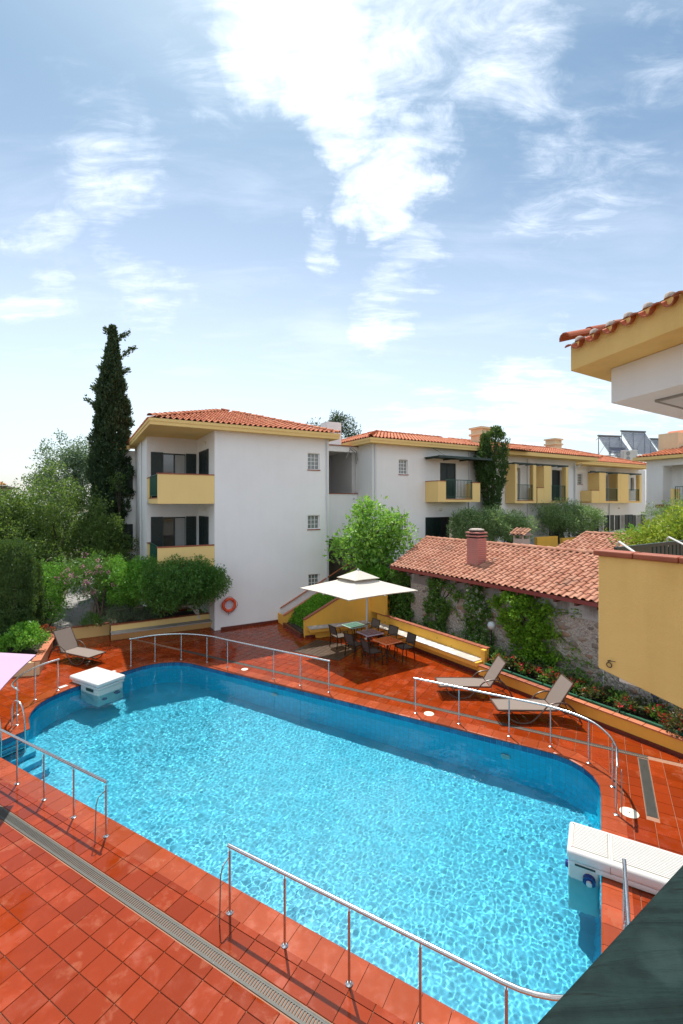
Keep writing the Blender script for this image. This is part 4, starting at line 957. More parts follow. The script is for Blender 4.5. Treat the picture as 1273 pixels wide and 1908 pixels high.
for i in range(9): s = -.6 + i * 1.27; q.beam(f.w(s, -.4, 8.6), f.w(s, -.4, 10.2), .06, .06); q.beam(f.w(s, 2.0, 8.6), f.w(s, 2.0, 10.2), .06, .06); q.beam(f.w(s, -.4, 9.5), f.w(s + .8, -.4, 10.2), .04, .04)
q.beam(f.w(-.6, -.4, 10.2), f.w(-.6, -.4, 12.0), .06, .06); q.beam(f.w(-.6, -.4, 12), f.w(.3, 1, 11.9), .04, .04)
q.build('frame', M_STEEL_D, t_)
t_ = thing('air_conditioner', 'pale air conditioner unit on the roof below the solar collectors', 'air conditioner', (28.0, 44.5, 9.4), FS.rot); f = Fr(78, 27.6, 44.5)
q = MB(); q.box(f, 0, 1.0, 0, .4, 9.5, 10.6); q.build('casing', M_AC, t_, bevel=.03); q = MB(); q.box(f, 1.2, 1.9, .3, .8, 9.3, 10.7); q.build('side_cabinet', M_AC, t_, bevel=.03)
for z in (10.3, 9.8):
    q = MB(); c = f.w(.5, -.01, z); q.tube([c, f.w(.5, -.04, z)], .2, 14); q.build('fan_grille', M_STEEL_D, t_, 40)

# ================================================================== stone bungalow
S_ = thing('stone_bungalow', 'low stone walled bungalow with a weathered clay tile roof and pink chimney', 'bungalow', FK.w(14, 8, 0), FK.rot)
q = MB(); q.box(FK, 12.9, 13.2, -3, 14.0, -.1, 2.45); q.box(FK, 13.2, 18.2, 13.7, 14.0, -.1, 2.45); q.box(FK, 17.9, 18.2, -3, 13.7, -.1, 2.6); q.build('wall', M_STONE, S_)
q = MB(); q.prism([FK.w(13.21, 13.72)[:2], FK.w(18.0, 13.72)[:2], FK.w(18.0, 13.98)[:2], FK.w(13.21, 13.98)[:2]], 2.45, lambda p: min(2.62 + .36 * max(0, (p[0] * FK.x[0] + p[1] * FK.x[1]) - 13), 3.5)); q.build('gable', M_STONE, S_)
q = MB(); q.box(FK, 12.885, 13.2, -3, 14.01, 2.20, 2.62); q.build('render_band', plaster('cracked_white_render', (.52, .49, .46), .5, (.25, .21, .18)), S_)
er, zr_, ee, ze = 15.4, 3.74, 12.52, 2.76
yd = Vector((FK.x[0] * (er - ee), FK.x[1] * (er - ee), zr_ - ze)); LS = yd.length
xd = Vector((-FK.y[0], -FK.y[1], 0))      # towards smaller t, i.e. right in the picture
o = Vector(FK.w(ee, 14.75, ze + .06))
npl = tile_plane(S_, T_OLD, M_ROOFO, o - yd.normalized() * .05, xd, yd, [(0, 0), (16.5, 0), (16.5, LS), (-.95, LS)], 300, .225, .335)
q = MB(); q.add([FK.w(ee, 14.75, ze + .03), FK.w(ee, -2, ze + .03), FK.w(er, -2, zr_ + .03), FK.w(er, 15.7, zr_ + .03), FK.w(18.3, -2, ze + .03), FK.w(18.3, 14.9, ze + .03)], [(0, 1, 2, 3), (3, 2, 4, 5)]); q.add([FK.w(ee, 14.75, ze), FK.w(ee, -2, ze), FK.w(18.3, -2, ze), FK.w(18.3, 14.9, ze)], [(0, 3, 2, 1)]); q.build('roof_base', M_UNDER, S_)
ridge_tiles(S_, RD_OLD, M_ROOFO, FK.w(er, 15.6, zr_ + .07), FK.w(er, -1, zr_ + .07))
q = MB(); q.box(FK, ee - .04, ee + .03, -2, 14.8, ze - .07, ze + .045); q.beam(FK.w(ee, 14.80, ze), FK.w(er, 15.75, zr_), .06, .12); q.build('gutter_board', M_FRED, S_)
q = MB()
for i in range(26): t0 = 14.3 - i * .62; q.box(FK, ee + .02, 12.88, t0, t0 + .07, ze - .16, ze - .075)
q.build('rafter_end', simple('dark_rafter', (.12, .035, .02), .7), S_)
# pink brick chimney: separate courses
chx, cht = 13.72, 11.30
def ring4(mb, h, z0, z1):
    a = FK
    mb.box(a, chx - h, chx + h, cht - h, cht + h, z0, z1)
cim = MB(); cim.box(FK, chx - .235, chx + .235, cht - .235, cht + .235, 2.9, 4.15); cim = cim.build('chimney', M_PINKCHIM, S_)
for i in range(15):
    q = MB(); ring4(q, .255 + random.uniform(-.004, .004), 3.05 + i * .075, 3.05 + i * .075 + .066); q.build('brick_course', M_PINKCHIM, cim, bevel=.008, seg=1)
for i, z in enumerate((4.22, 4.34)):
    q = MB(); ring4(q, .20, z - .04, z - .005); q.build('chimney_slot', M_BLACK, cim)
    q = MB(); ring4(q, .285, z, z + .055); q.build('chimney_hood', M_PINKCHIM, cim, bevel=.015, seg=2)
q = MB(); ring4(q, .19, 4.16, 4.5); q.build('chimney_flue', M_BLACK, cim)
q = MB(); q.lathe(FK.w(chx, cht, 4.44), [(.27, 0), (.285, .02), (.28, .05), (.16, .085)], 20); q.build('chimney_cap', M_CEMENT, cim, 50)
q = MB(); q.prism([FK.w(chx - .44, cht - .40)[:2], FK.w(chx + .5, cht - .46)[:2], FK.w(chx + .36, cht + .34)[:2], FK.w(chx - .36, cht + .36)[:2]], 2.9, lambda p: 3.17 + .34 * ((p[0] * FK.x[0] + p[1] * FK.x[1]) - chx)); q.build('chimney_flashing', M_CEMENT, cim, bevel=.03)
q = MB(); q.box(FK, 14.15, 14.55, 10.75, 11.0, 3.3, 3.42); q.build('flashing_patch', M_SHEET, S_)
# separate stones that stand proud of the render
for i in range(150):
    t0 = random.uniform(4.2, 13.6); z = random.uniform(.35, 2.1); r = random.uniform(.05, .13); fx = random.uniform(1.0, 1.8)
    k = random.randint(6, 8); vs = []; 
    for o_, sc_ in ((.0, 1.0), (-.022, .86), (-.034, .5)):
        for j in range(k): a = 2 * math.pi * j / k; rr = r * (1 + .22 * math.sin(i * 3.1 + j * 2.3)) * sc_; vs.append(FK.w(12.9 + o_, t0 + rr * fx * math.cos(a), z + rr * .8 * math.sin(a)))
    q = MB(); q.add(vs, [(j, (j + 1) % k, k + (j + 1) % k, k + j) for j in range(k)] + [(k + j, k + (j + 1) % k, 2 * k + (j + 1) % k, 2 * k + j) for j in range(k)] + [tuple(range(2 * k, 3 * k))]); q.build('stone', M_FSTONE, S_, 60)
# roofs beyond the bungalow
S2 = thing('rear_bungalow', 'second low building with a faded clay roof behind the bungalow ridge', 'bungalow', FK.w(20, 8, 2.4), FK.rot)
q = MB(); q.box(FK, 18.6, 23, -6, 11.5, 2.0, 3.2); q.build('wall', M_YELLOW, S2)
yd = Vector((FK.x[0] * 2.6, FK.x[1] * 2.6, .85)); tile_plane(S2, T_OLD, M_ROOFO, FK.w(18.3, 11.6, 3.22), xd, yd, [(0, 0), (18, 0), (18, 2.7), (.6, 2.7)], 0)
q = MB(); q.add([FK.w(18.3, 11.6, 3.2), FK.w(18.3, -6, 3.2), FK.w(20.9, -6, 4.05), FK.w(20.9, 11, 4.05), FK.w(23.4, -6, 3.2), FK.w(23.4, 11.6, 3.2)], [(0, 1, 2, 3), (3, 2, 4, 5)]); q.build('roof_base', M_UNDER, S2); ridge_tiles(S2, RD_OLD, M_ROOFO, FK.w(20.9, 11, 4.08), FK.w(20.9, -6, 4.08), False)
S3 = thing('old_shed', 'old shed with a crooked lichen stained tile roof in front of the courtyard', 'shed', FK.w(24, 5, 2.4), FK.rot)
F3 = Fr(20, *FK.w(22.3, 5.6)[:2])
q = MB(); q.box(F3, .2, 4.8, -5, -.2, 2.2, 4.0); q.build('wall', M_CEMENT, S3)
y3 = Vector((F3.x[0] * -2.0, F3.x[1] * -2.0, .95)); x3 = Vector((-F3.y[0], -F3.y[1], 0)); c3 = Vector(F3.w(0, 0, 4.0))
tile_plane(S3, T_VOLD, M_ROOFV, F3.w(0, 0, 4.02), Vector((-F3.y[0], -F3.y[1], 0)), Vector((F3.x[0], F3.x[1], .36)), [(0, 0), (5.4, 0), (5.4, 2.6), (0, 2.6)], 0, .21, .29, .03)
q = MB(); q.add([F3.w(0, 0, 4.0), F3.w(0, -5.4, 4.0), F3.w(2.5, -5.4, 4.9), F3.w(2.5, 0, 4.9), F3.w(5, -5.4, 4.0), F3.w(5, 0, 4.0)], [(0, 1, 2, 3), (3, 2, 4, 5), (0, 3, 5)]); q.build('roof_base', M_CEMENT, S3)
S4 = thing('small_roof_turret', 'tiny tiled chimney turret just behind the bungalow ridge', 'chimney', FK.w(16.5, 11.3, 3.2), FK.rot)
q = MB(); q.box(FK, 16.3, 16.75, 11.1, 11.55, 3.0, 4.02)
for a, b_ in ((16.3, 11.1), (16.69, 11.1), (16.3, 11.49), (16.69, 11.49)): q.box(FK, a, a + .06, b_, b_ + .06, 4.02, 4.17)
q.build('shaft', M_FARW, S4)
tile_plane(S4, T_VOLD, M_ROOFV, FK.w(16.2, 11.68, 4.17), xd, Vector((FK.x[0], FK.x[1], .5)), [(0, 0), (.7, 0), (.7, .36), (0, .36)], 12, .17, .2); q = MB(); q.add([FK.w(16.2, 11.68, 4.16), FK.w(16.2, 10.98, 4.16), FK.w(16.52, 10.98, 4.32), FK.w(16.52, 11.68, 4.32), FK.w(16.85, 10.98, 4.16), FK.w(16.85, 11.68, 4.16)], [(0, 1, 2, 3), (3, 2, 4, 5), (0, 3, 5), (1, 4, 2)]); q.build('roof_base', M_CEMENT, S4)
# courtyard ground behind
q = MB(); q.prism([FR.w(11.9, 32)[:2], FR.w(11.9, 17.6)[:2], (2.55, 19.95), FK.w(13.3, 14.2)[:2], FK.w(18.2, 14.2)[:2], FK.w(18.25, -6)[:2], FK.w(60, -6)[:2], FR.w(62, 40)[:2]], -.05, 2.3); struct(q.build('courtyard_ground', M_GROUND))
t_ = thing('air_conditioner', 'white air conditioner outdoor unit on the courtyard wall under the trees', 'air conditioner', (13.2, 30.4, 2.4), FR.rot); f = Fr(60, 13.0, 29.6); q = MB(); q.box(f, 0, .8, 0, .35, 2.3, 3.2); q.build('casing', M_AC, t_, bevel=.02); q = MB(); c = f.w(.4, -.01, 2.8); q.tube([c, f.w(.4, -.03, 2.8)], .22, 16); q.build('fan_grille', M_STEEL_D, t_, 40)
t_ = thing('courtyard_wall', 'low yellow courtyard wall in front of the far terrace', 'wall', (13.5, 29.3, 2.3), FR.rot); q = MB(); q.box(FR, 24.4, 26.4, 18.2, 18.4, 2.3, 3.35); q.box(FR, 26.9, 31.5, 18.2, 18.4, 2.3, 3.2); q.build('panel', M_YELLOW2, t_)

# ================================================================== walls, benches, planters round the deck
# long bench wall in front of the bungalow (frame FK: e, t)
t_ = thing('long_bench', 'long yellow wall bench with a worn white seat below the climbing plants', 'bench', FK.w(12, 12.5, 0), FK.rot)
q = MB(); q.box(FK, 12.0, 12.14, 9.5, 15.1, 0, .79); q.box(FK, 11.86, 11.999, 9.45, 9.6, 0, .79); q.build('back_wall', M_YELLOW2, t_, bevel=.008, seg=1)
for k in range(17):
    q = MB(); a = 9.47 + k * .333; q.box(FK, 11.98, 12.17, a, a + .325, .792, .825 + random.uniform(0, .003)); q.build('coping_tile', M_CAPT, t_, bevel=.006, seg=1)
q = MB(); q.box(FK, 11.55, 11.998, 9.52, 15.0, .30, .435); q.build('seat_base', M_YELLOW2, t_, bevel=.015, seg=2)
q = MB(); q.box(FK, 11.53, 11.998, 9.60, 15.0, .437, .462); q.build('seat', M_SEAT, t_, bevel=.006, seg=1)
q = MB(); q.box(FK, 11.80, 11.999, 9.61, 15.0, 0, .298); q.build('plinth', M_YELLOW2, t_)
q = MB(); q.box(FK, 11.955, 11.999 - .2, 9.5, 9.6, 0, .1); q.box(FK, 11.785, 11.798, 9.61, 15.0, 0, .09); q.build('skirting', M_SKIRT, t_)
# stair side wall with bench, heading 68
FY = Fr(68.4, -1.50, 18.47)
t_ = thing('stair_side_wall', 'tall ochre wall with a sloping terracotta cap behind the dining tables', 'wall', FY.w(1.5, 0, 0), FY.rot)
pr = [(0, 0), (3.9, 0), (3.9, 1.95), (2.45, 1.95), (0, .70)]
q = MB(); q.slab(FY, pr, 0, .16); q.build('panel', M_YELLOW2, t_, bevel=.008, seg=1)
q = MB(); q.slab(FY, [(-.02, .71), (2.45, 1.965), (2.45, 2.0), (-.02, .745)], -.02, .18); q.build('sloping_cap', M_CAPT, t_)
q = MB(); q.box(FK, 12.0, 12.15, 14.6, 15.5, .83, 1.93); q.build('end_panel', M_YELLOW2, t_)
q = MB(); q.box(FY, 2.45, 4.0, -.02, .18, 1.952, 1.99); q.box(FK, 11.97, 12.17, 14.57, 15.5, 1.932, 1.97); q.build('flat_cap', M_CAPT, t_)
t_ = thing('short_bench', 'short ochre bench with a white seat under the cream umbrella', 'bench', FY.w(1.5, -.2, 0), FY.rot)
q = MB(); q.box(FY, .12, 2.6, -.46, -.003, .30, .435); q.build('seat_base', M_YELLOW2, t_, bevel=.015, seg=2)
q = MB(); q.box(FY, .10, 2.75, -.48, -.003, .437, .462); q.build('seat', M_SEAT, t_, bevel=.006, seg=1)
q = MB(); q.box(FY, .45, 2.6, -.2, -.004, 0, .298); q.build('plinth', M_YELLOW2, t_)
q = MB(); q.box(FY, .02, 2.75, -.018, -.004, 0, .09); q.build('skirting', M_SKIRT, t_)
# outer staircase against the apartment house
t_ = thing('outside_staircase', 'terracotta outside stairs climbing along the white wall beside the sloping hedge', 'stairs', FR.w(9, 19.2, 0), FR.rot)
for k in range(14):
    q = MB(); q.box(FR, 8.0 + k * .30, 8.31 + k * .30, 18.98, 19.58, 0, .155 * (k + 1)); q.build('step', M_CAPT, t_, bevel=.01, seg=1)
q = MB(); q.slab(FR, [(7.93, 0), (12, 0), (12, 2.38), (7.93, .42)], 18.84, 18.975); q.build('stringer_wall', M_YELLOW2, t_)
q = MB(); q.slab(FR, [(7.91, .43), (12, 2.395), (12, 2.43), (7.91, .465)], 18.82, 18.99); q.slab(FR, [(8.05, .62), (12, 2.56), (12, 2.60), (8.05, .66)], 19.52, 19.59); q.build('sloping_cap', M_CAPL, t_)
q = MB(); q.box(FR, 7.93, 8.0, 18.99, 19.58, 0, .42); q.build('end_block', M_YELLOW2, t_)
t_ = thing('sloping_planter', 'soil bank with a brick edge that carries the clipped sloping hedge', 'planter', FR.w(9, 17.9, 0), FR.rot)
q = MB(); pts4 = [FR.w(8.05, 18.83)[:2], FY.w(.0, .17)[:2], FY.w(3.8, .17)[:2], FR.w(12, 18.83)[:2]]; q.prism(pts4, 0, lambda p: .12 + .49 * max(0, (p[0] * FR.x[0] + p[1] * FR.x[1]) - 8.2)); q.build('soil', M_SOIL, t_)
q = MB(); a = FR.w(7.9, 18.80); b = FY.w(-.12, .02); q.beam((a[0], a[1], .05), (b[0], b[1], .05), .10, .22); q.build('curb', M_SKIRT, t_)

# planter in front of the stone wall
t_ = thing('flower_bed_planter', 'low yellow planter with a terracotta rim under the stone wall', 'planter', FK.w(12, 5, 0), FK.rot)
q = MB(); q.box(FK, 11.56, 11.68, -3, 9.44, 0, .36); q.build('front_wall', M_YELLOW2, t_)
q = MB(); q.box(FK, 11.69, 12.89, -3, 9.44, 0, .33); q.box(FK, 12.16, 12.89, 9.45, 15, 0, .5); q.build('soil', M_SOIL, t_)
k = 0; t0 = 9.44
while t0 > -2.8:
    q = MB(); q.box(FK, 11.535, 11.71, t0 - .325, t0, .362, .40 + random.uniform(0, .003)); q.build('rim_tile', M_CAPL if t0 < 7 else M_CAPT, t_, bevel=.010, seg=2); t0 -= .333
q = MB(); q.box(FK, 11.545, 11.558, -3, 9.44, 0, .09); q.build('skirting', M_SKIRT, t_)
t_ = thing('plant_trough', 'long green plastic trough edging the flower bed', 'trough', FK.w(11.9, 5, .33), FK.rot)
for a in range(9): q = MB(); q.box(FK, 11.74, 11.80, 8.4 - a * 1.0, 9.36 - a * 1.0, .33, .45); q.build('section', M_TROUGH, t_, bevel=.01, seg=1)
# left garden terrace
gpts = [(-9.78, 14.55), FR.w(-.6, 21.32)[:2], FR.w(1.12, 21.32)[:2], FR.w(1.12, 20.62)[:2], FR.w(5.03, 20.62)[:2], FR.w(5.03, 22.88)[:2], FR.w(2.76, 22.88)[:2], FR.w(2.7, 27.5)[:2], FR.w(-3, 60)[:2], (-60, 60), (-60, 14.2), (-12.6, 14.2)]
q = MB(); q.prism([Vector(p) for p in gpts], -.05, .40); struct(q.build('garden_ground', M_SOIL))
t_ = thing('garden_bench', 'yellow garden bench wall with a weathered seat slab left of the life ring', 'bench', FR.w(3, 20.2, 0), FR.rot)
q = MB(); q.box(FR, 1.12, 5.03, 20.45, 20.6, 0, .55); q.build('back_wall', M_YELLOW, t_)
q = MB(); q.slab(Fr(-30, *FR.w(1.12, 0)[:2]), [(20.448, 0), (20.448, .28), (20.02, .28), (20.25, 0)], -3.95, 0); q.build('seat_base', M_YELLOW, t_)
q = MB(); q.box(FR, 1.10, 5.10, 19.98, 20.448, .283, .325); q.build('seat', simple('weathered_concrete', (.38, .35, .31), .85, 0, .3, 14, .5), t_, bevel=.006)
for k in range(12): q = MB(); q.box(FR, 1.12 + k * .326, 1.12 + k * .326 + .318, 20.42, 20.63, .552, .585); q.build('coping_tile', M_CAPT, t_, bevel=.006, seg=1)
t_ = thing('garden_wall', 'low yellow garden wall with tile coping at the foot of the paved path', 'wall', FR.w(0, 21.2, 0), FR.rot)
q = MB(); q.box(FR, -1.3, 1.11, 21.18, 21.32, 0, .46); q.build('panel', M_YELLOW, t_); q = MB(); q.box(FR, -.25, 1.11, 21.15, 21.35, .462, .50); q.build('coping', M_CAPT, t_, bevel=.008, seg=1)
t_ = thing('garden_edge_wall', 'yellow retaining wall with a sunlit orange cap running toward the pink umbrella', 'wall', (-10.6, 16.4, 0), 0)
a = Vector((-9.70, 14.5, 0)); b = Vector((-11.40, 18.30, 0)); c = Vector((-13.0, 14.05, 0))
q = MB(); q.beam(a + Vector((0, 0, .21)), b + Vector((0, 0, .21)), .14, .42); q.beam(a + Vector((-.07, .0, .208)), c + Vector((0, 0, .208)), .14, .42); q.build('panel', simple('sandy_wall_paint', (.62, .44, .24), .85, 0, .12, 3), t_)
L = (b - a).length; d = (b - a).normalized()
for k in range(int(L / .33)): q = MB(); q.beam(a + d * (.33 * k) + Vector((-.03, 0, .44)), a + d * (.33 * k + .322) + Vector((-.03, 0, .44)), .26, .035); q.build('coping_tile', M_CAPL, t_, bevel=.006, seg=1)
# path of grey pavers
pth = struct(thing('garden_path', 'paved path', 'path', (-13, 22, .4))); del pth['category']
pa = Vector((-10.95, 18.3)); pb = Vector((-16.8, 30)); dd = (pb - pa).normalized(); nn = Vector((-dd.y, dd.x))
q = MB(); q.add([(p.x, p.y, .404) for p in (pa + nn * .75, pa - nn * .75, pb - nn * .75, pb + nn * .75)], [(3, 2, 1, 0)]); q.build('path_bed', M_SOIL, pth)
L = (pb - pa).length; i = 0; s = 0.0; cnt = 0
while s < L:
    ln = random.uniform(.34, .46)
    x = -.74
    while x < .70:
        wd = min(random.uniform(.30, .48), .74 - x)
        if wd > .12:
            q = MB(); z = .418 + random.uniform(0, .008); g_ = .008
            cs = [pa + dd * (s + g_) + nn * (x + g_), pa + dd * (s + ln - g_) + nn * (x + g_), pa + dd * (s + ln - g_) + nn * (x + wd - g_), pa + dd * (s + g_) + nn * (x + wd - g_)]
            q.prism([c for c in cs], .404, z); q.build('paver', M_PAVER, pth)
        x += wd
    s += ln
for k, lab in ((1, 'left brown stone kerb along the garden path'), (-1, 'right brown stone kerb along the garden path')):
    t_ = thing('path_kerb', lab, 'kerb', (pa.x, pa.y, .4)); s = 0
    while s < L - .5:
        q = MB(); a = pa + dd * s + nn * k * .82; b = pa + dd * (s + .62) + nn * k * .82; q.beam((a.x, a.y, .47), (b.x, b.y, .47), .10, .12); q.build('kerb_stone', M_CURB, t_, bevel=.012, seg=1); s += .64
t_ = thing('inner_bed_kerb', 'terracotta edged inner flower bed behind the small shrubs', 'kerb', (-9, 21, .4))
q = MB(); q.beam((-11.2, 20.4, .46), (-8.2, 22.6, .46), .12, .14); q.beam((-11.2, 20.4, .46), (-12.4, 22.6, .46), .12, .14); q.build('edging', M_CURB, t_)
q = MB(); q.prism([(-8.1, 21.0), (-7.0, 21.7), (-8.4, 23.2), (-9.9, 22.0)], .40, .43); q.build('tiled_pad', M_TILE, t_)

# ================================================================== life ring
t_ = thing('life_ring', 'orange life ring hanging on the white wall above the deck', 'life ring', FR.w(5.62, 19.52, 1.06), FR.rot)
c = Vector(FR.w(5.64, 19.50, 1.06)); x = Vector((FR.x[0], FR.x[1], 0)); z = Vector((0, 0, 1)); nrm = Vector((-FR.y[0], -FR.y[1], 0))
def torus(mb, c, x, y, R_, r_, n=32, m=12, flat=1.0):
    nz = x.cross(y); vs = []
    for i in range(n):
        a = 2 * math.pi * i / n; d = x * math.cos(a) + y * math.sin(a)
        for j in range(m): b = 2 * math.pi * j / m; vs.append(c + d * (R_ + r_ * math.cos(b)) + nz * r_ * flat * math.sin(b))
    mb.add(vs, [(i * m + j, ((i + 1) % n) * m + j, ((i + 1) % n) * m + (j + 1) % m, i * m + (j + 1) % m) for i in range(n) for j in range(m)])
q = MB(); torus(q, c, x, z, .255, .062); q.build('ring', M_ORANGE, t_, 179)
q = MB()
for k in range(4):
    a = k * math.pi / 2 + .78; d = x * math.cos(a) + z * math.sin(a); p = c + d * .255
    q.tube([p - d * .07 + nrm * .02, p + nrm * .075, p + d * .07 + nrm * .02], .012, 6)
pts_ = [c + (x * math.cos(a) + z * math.sin(a)) * (.335 + .03 * math.cos(4 * a)) + nrm * .03 for a in [2 * math.pi * i / 32 for i in range(33)]]; q.tube(pts_, .008, 5); q.build('rope', M_FRED, t_, 40)
q = MB(); q.box(FR, 5.48, 5.80, 19.585, 19.598, .93, 1.20); q.build('notice', simple('faded_notice', (.62, .60, .68), .6, 0, .3, 25), t_); q = MB(); q.tube([FR.w(5.64, 19.56, .75), FR.w(5.64, 19.56, .60)], .015, 6); q.build('hook', M_STEEL_D, t_)

# ================================================================== pool railings
def rail(name, label, path, posts, h=.9, r=.024, ends=True, group='steel pool railings'):
    """path: list of (u,v) for the top rail; posts: list of (u,v)"""
    t_ = thing(name, label, 'railing', FP.w(posts[0][0], posts[0][1], 0), FP.rot, group)
    q = MB(); q.tube([FP.w(p[0], p[1], p[2] if len(p) > 2 else h) for p in path], r, 12); q.build('top_rail', M_STEEL, t_, 40)
    for (u, v) in posts:
        q = MB(); q.tube([FP.w(u, v, .002), FP.w(u, v, h - .06)], .016, 10); q.tube([FP.w(u, v, h - .06), FP.w(u, v, h - .012)], .007, 8); q.build('post', M_STEEL, t_, 40)
        q = MB(); q.lathe(FP.w(u, v, .003), [(.042, 0), (.044, .008), (.030, .014), (.022, .022)], 20); q.build('foot_flange', M_STEEL, t_, 40)
    return t_
def smoothp(pts, n=6):
    """Catmull-Rom through points"""
    out = []; P_ = [Vector(p) for p in pts]; P_ = [2 * P_[0] - P_[1]] + P_ + [2 * P_[-1] - P_[-2]]
    for i in range(1, len(P_) - 2):
        for k in range(n):
            t = k / n; a, b, c, d = P_[i - 1:i + 3]; out.append(tuple(.5 * ((2 * b) + (c - a) * t + (2 * a - 5 * b + 4 * c - d) * t * t + (3 * b - a - 3 * c + d) * t ** 3)))
    out.append(tuple(P_[-2])); return out
rail('pool_railing', 'straight steel railing on the near deck at the left edge', [(-11.6, 4.60), (-7.04, 4.60)], [(-10.85, 4.60), (-9.9, 4.60), (-8.94, 4.60), (-7.99, 4.60), (-7.07, 4.60)])
rail('pool_railing', 'steel railing in the foreground that bends round the near right pool corner', [(-4.34, 4.56), (-1.1, 4.56)] + arc(-.80, 5.63, 1.07, -90, 0, 12) + [(.27, 6.88)], [(-4.31, 4.56), (-3.40, 4.56), (-2.49, 4.56), (-1.64, 4.56), (-.78, 4.57), (.27, 6.80), (.24, 5.9)])
rail('pool_railing', 'curved steel railing on the far left in front of the garden bench', smoothp([(-13.76, 9.78), (-13.42, 10.48), (-12.75, 11.06), (-11.8, 11.36), (-10.85, 11.34), (-9.8, 11.32)], 6) + [(-6.80, 11.30)], [(-13.70, 9.80), (-13.38, 10.50), (-12.72, 11.06), (-11.75, 11.32), (-10.80, 11.32), (-8.84, 11.29), (-7.84, 11.29), (-6.84, 11.29)])
rail('pool_railing', 'steel railing between the pool and the two brown loungers with a bent right end', [(-4.24, 11.30), (-1.1, 11.25)] + smoothp([(-1.05, 11.25), (-.55, 11.13), (-.12, 10.86), (.16, 10.4), (.27, 9.95)], 5) + [(.26, 9.33), (.26, 9.30, .87)], [(-4.19, 11.29), (-3.05, 11.28), (-1.86, 11.26), (-.97, 11.24), (-.21, 10.93), (.21, 10.25), (.25, 9.36)])
rail('pool_railing', 'short bent steel railing beside the pink umbrella on the left pool end', smoothp([(-13.80, 7.52), (-13.75, 7.0), (-13.5, 6.45), (-13.15, 6.08), (-12.85, 5.86), (-12.55, 5.80)], 5) + [(-12.50, 5.84, .84)], [(-13.79, 7.48), (-13.70, 6.82), (-13.12, 6.10), (-12.53, 5.82)])
# thin hooked safety rods at two rail ends
for (u, v, lab) in ((-7.07, 4.53, 'thin bent rod beside the end post of the left near railing'), (-4.31, 4.49, 'thin bent rod beside the first post of the foreground railing'), (.33, 9.42, 'thin bent rod beside the last post of the railing near the loungers')):
    q = MB(); q.tube([FP.w(u, v - .12, 0.01), FP.w(u, v - .10, .62), FP.w(u, v - .06, .72), FP.w(u, v + .05, .76)], .009, 8); o = q.build('safety_rod', M_STEEL_D, None, 40); tag(o, lab, 'rod', 'thin rods beside the rail ends')
# pool ladder in the recess
t_ = thing('pool_ladder', 'steel pool ladder with two hooped grab rails at the far left recess', 'ladder', FP.w(-12.2, 5.4, 0), FP.rot)
for v in (5.72, 5.22):
    q = MB(); pp = [(-12.55, .0), (-12.55, .45), (-12.45, .62), (-12.3, .68), (-12.12, .62), (-12.0, .42), (-11.95, .0), (-11.95, -1.0)]
    q.tube(smoothp([FP.w(u, v, z) for u, z in pp], 5), .020, 10); q.build('grab_rail', M_STEEL, t_, 40)
for z in (-.3, -.58, -.86): q = MB(); q.box(FP, -11.99, -11.91, 5.22, 5.72, z, z + .03); q.build('rung', M_STEEL, t_)

# ================================================================== white swim jet / filter units
def rbox(name, fr, x0, x1, y0, y1, z0, z1, m, parent, bev, seg=4): q = MB(); q.box(fr, x0, x1, y0, y1, z0, z1); return q.build(name, m, parent, 45, bevel=bev, seg=seg)
t_ = thing('pool_filter_unit', 'large ribbed white hook-over filter unit on the right rim of the pool', 'filter unit', FP.w(.3, 8, 0), FP.rot)
rbox('lid', FP, -.44, 1.22, 7.66, 8.40, .09, .265, M_PLASTIC, t_, .055)
q = MB(); q.box(FP, .128, .134, 7.72, 8.34, .262, .2668); q.box(FP, .128, .134, 7.657, 7.665, .10, .21); q.build('seam', M_STEEL_D, t_)
q = MB(); q.box(FP, -.37, .11, 7.745, 8.325, .262, .2665); q.box(FP, .16, 1.15, 7.745, 8.325, .262, .2665); q.build('groove_panel', simple('dusty_groove', (.30, .25, .17), .7, 0, .2, 12), t_)
for i in range(17):
    q = MB(); v = 7.755 + i * .034
    q.box(FP, -.36, .10, v, v + .023, .262, .275); q.box(FP, .165, 1.14, v, v + .023, .262, .275); q.build('rib', M_PLASTIC, t_, bevel=.003, seg=1)
rbox('body', FP, -.42, -.005, 7.69, 8.38, -1.0, .10, M_PLASTIC_D, t_, .05); rbox('skirt', FP, -.41, 1.2, 7.685, 8.385, .012, .095, M_PLASTIC, t_, .02, 2)
q = MB(); q.box(FP, -.33, -.06, 7.676, 7.69, .045, .07); q.build('air_slot', M_GREEN, t_)
q = MB(); q.tube([FP.w(-.14, 7.70, -.10), FP.w(-.14, 7.64, -.11)], .085, 20); q.build('nozzle_ring', M_BLUENOZ, t_, 40)
q = MB(); q.tube([FP.w(-.14, 7.65, -.12), FP.w(-.14, 7.61, -.125)], .04, 16); q.build('nozzle', M_PLASTIC, t_, 40)
q = MB(); q.tube([FP.w(-.43, 7.9, -.12), FP.w(-.47, 7.9, -.12)], .05, 14); q.build('side_nozzle', M_BLUENOZ, t_, 40)
for (u, v) in ((-.38, 7.74), (-.38, 8.32), (1.1, 7.72)): q = MB(); q.lathe(FP.w(u, v, .262), [(.012, 0), (.012, .006)], 10); q.build('screw', M_STEEL_D, t_)
t_ = thing('pool_filter_unit', 'smaller plain white hook-over filter unit at the left end of the pool', 'filter unit', FP.w(-13.4, 8.4, 0), FP.rot)
rbox('lid', FP, -14.12, -12.66, 7.98, 8.88, .085, .215, M_PLASTIC, t_, .05); rbox('skirt', FP, -14.0, -12.68, 8.01, 8.85, .012, .082, M_PLASTIC, t_, .02, 2)
rbox('body', FP, -13.62, -12.70, 8.03, 8.83, -1.0, .03, M_PLASTIC_D, t_, .06)
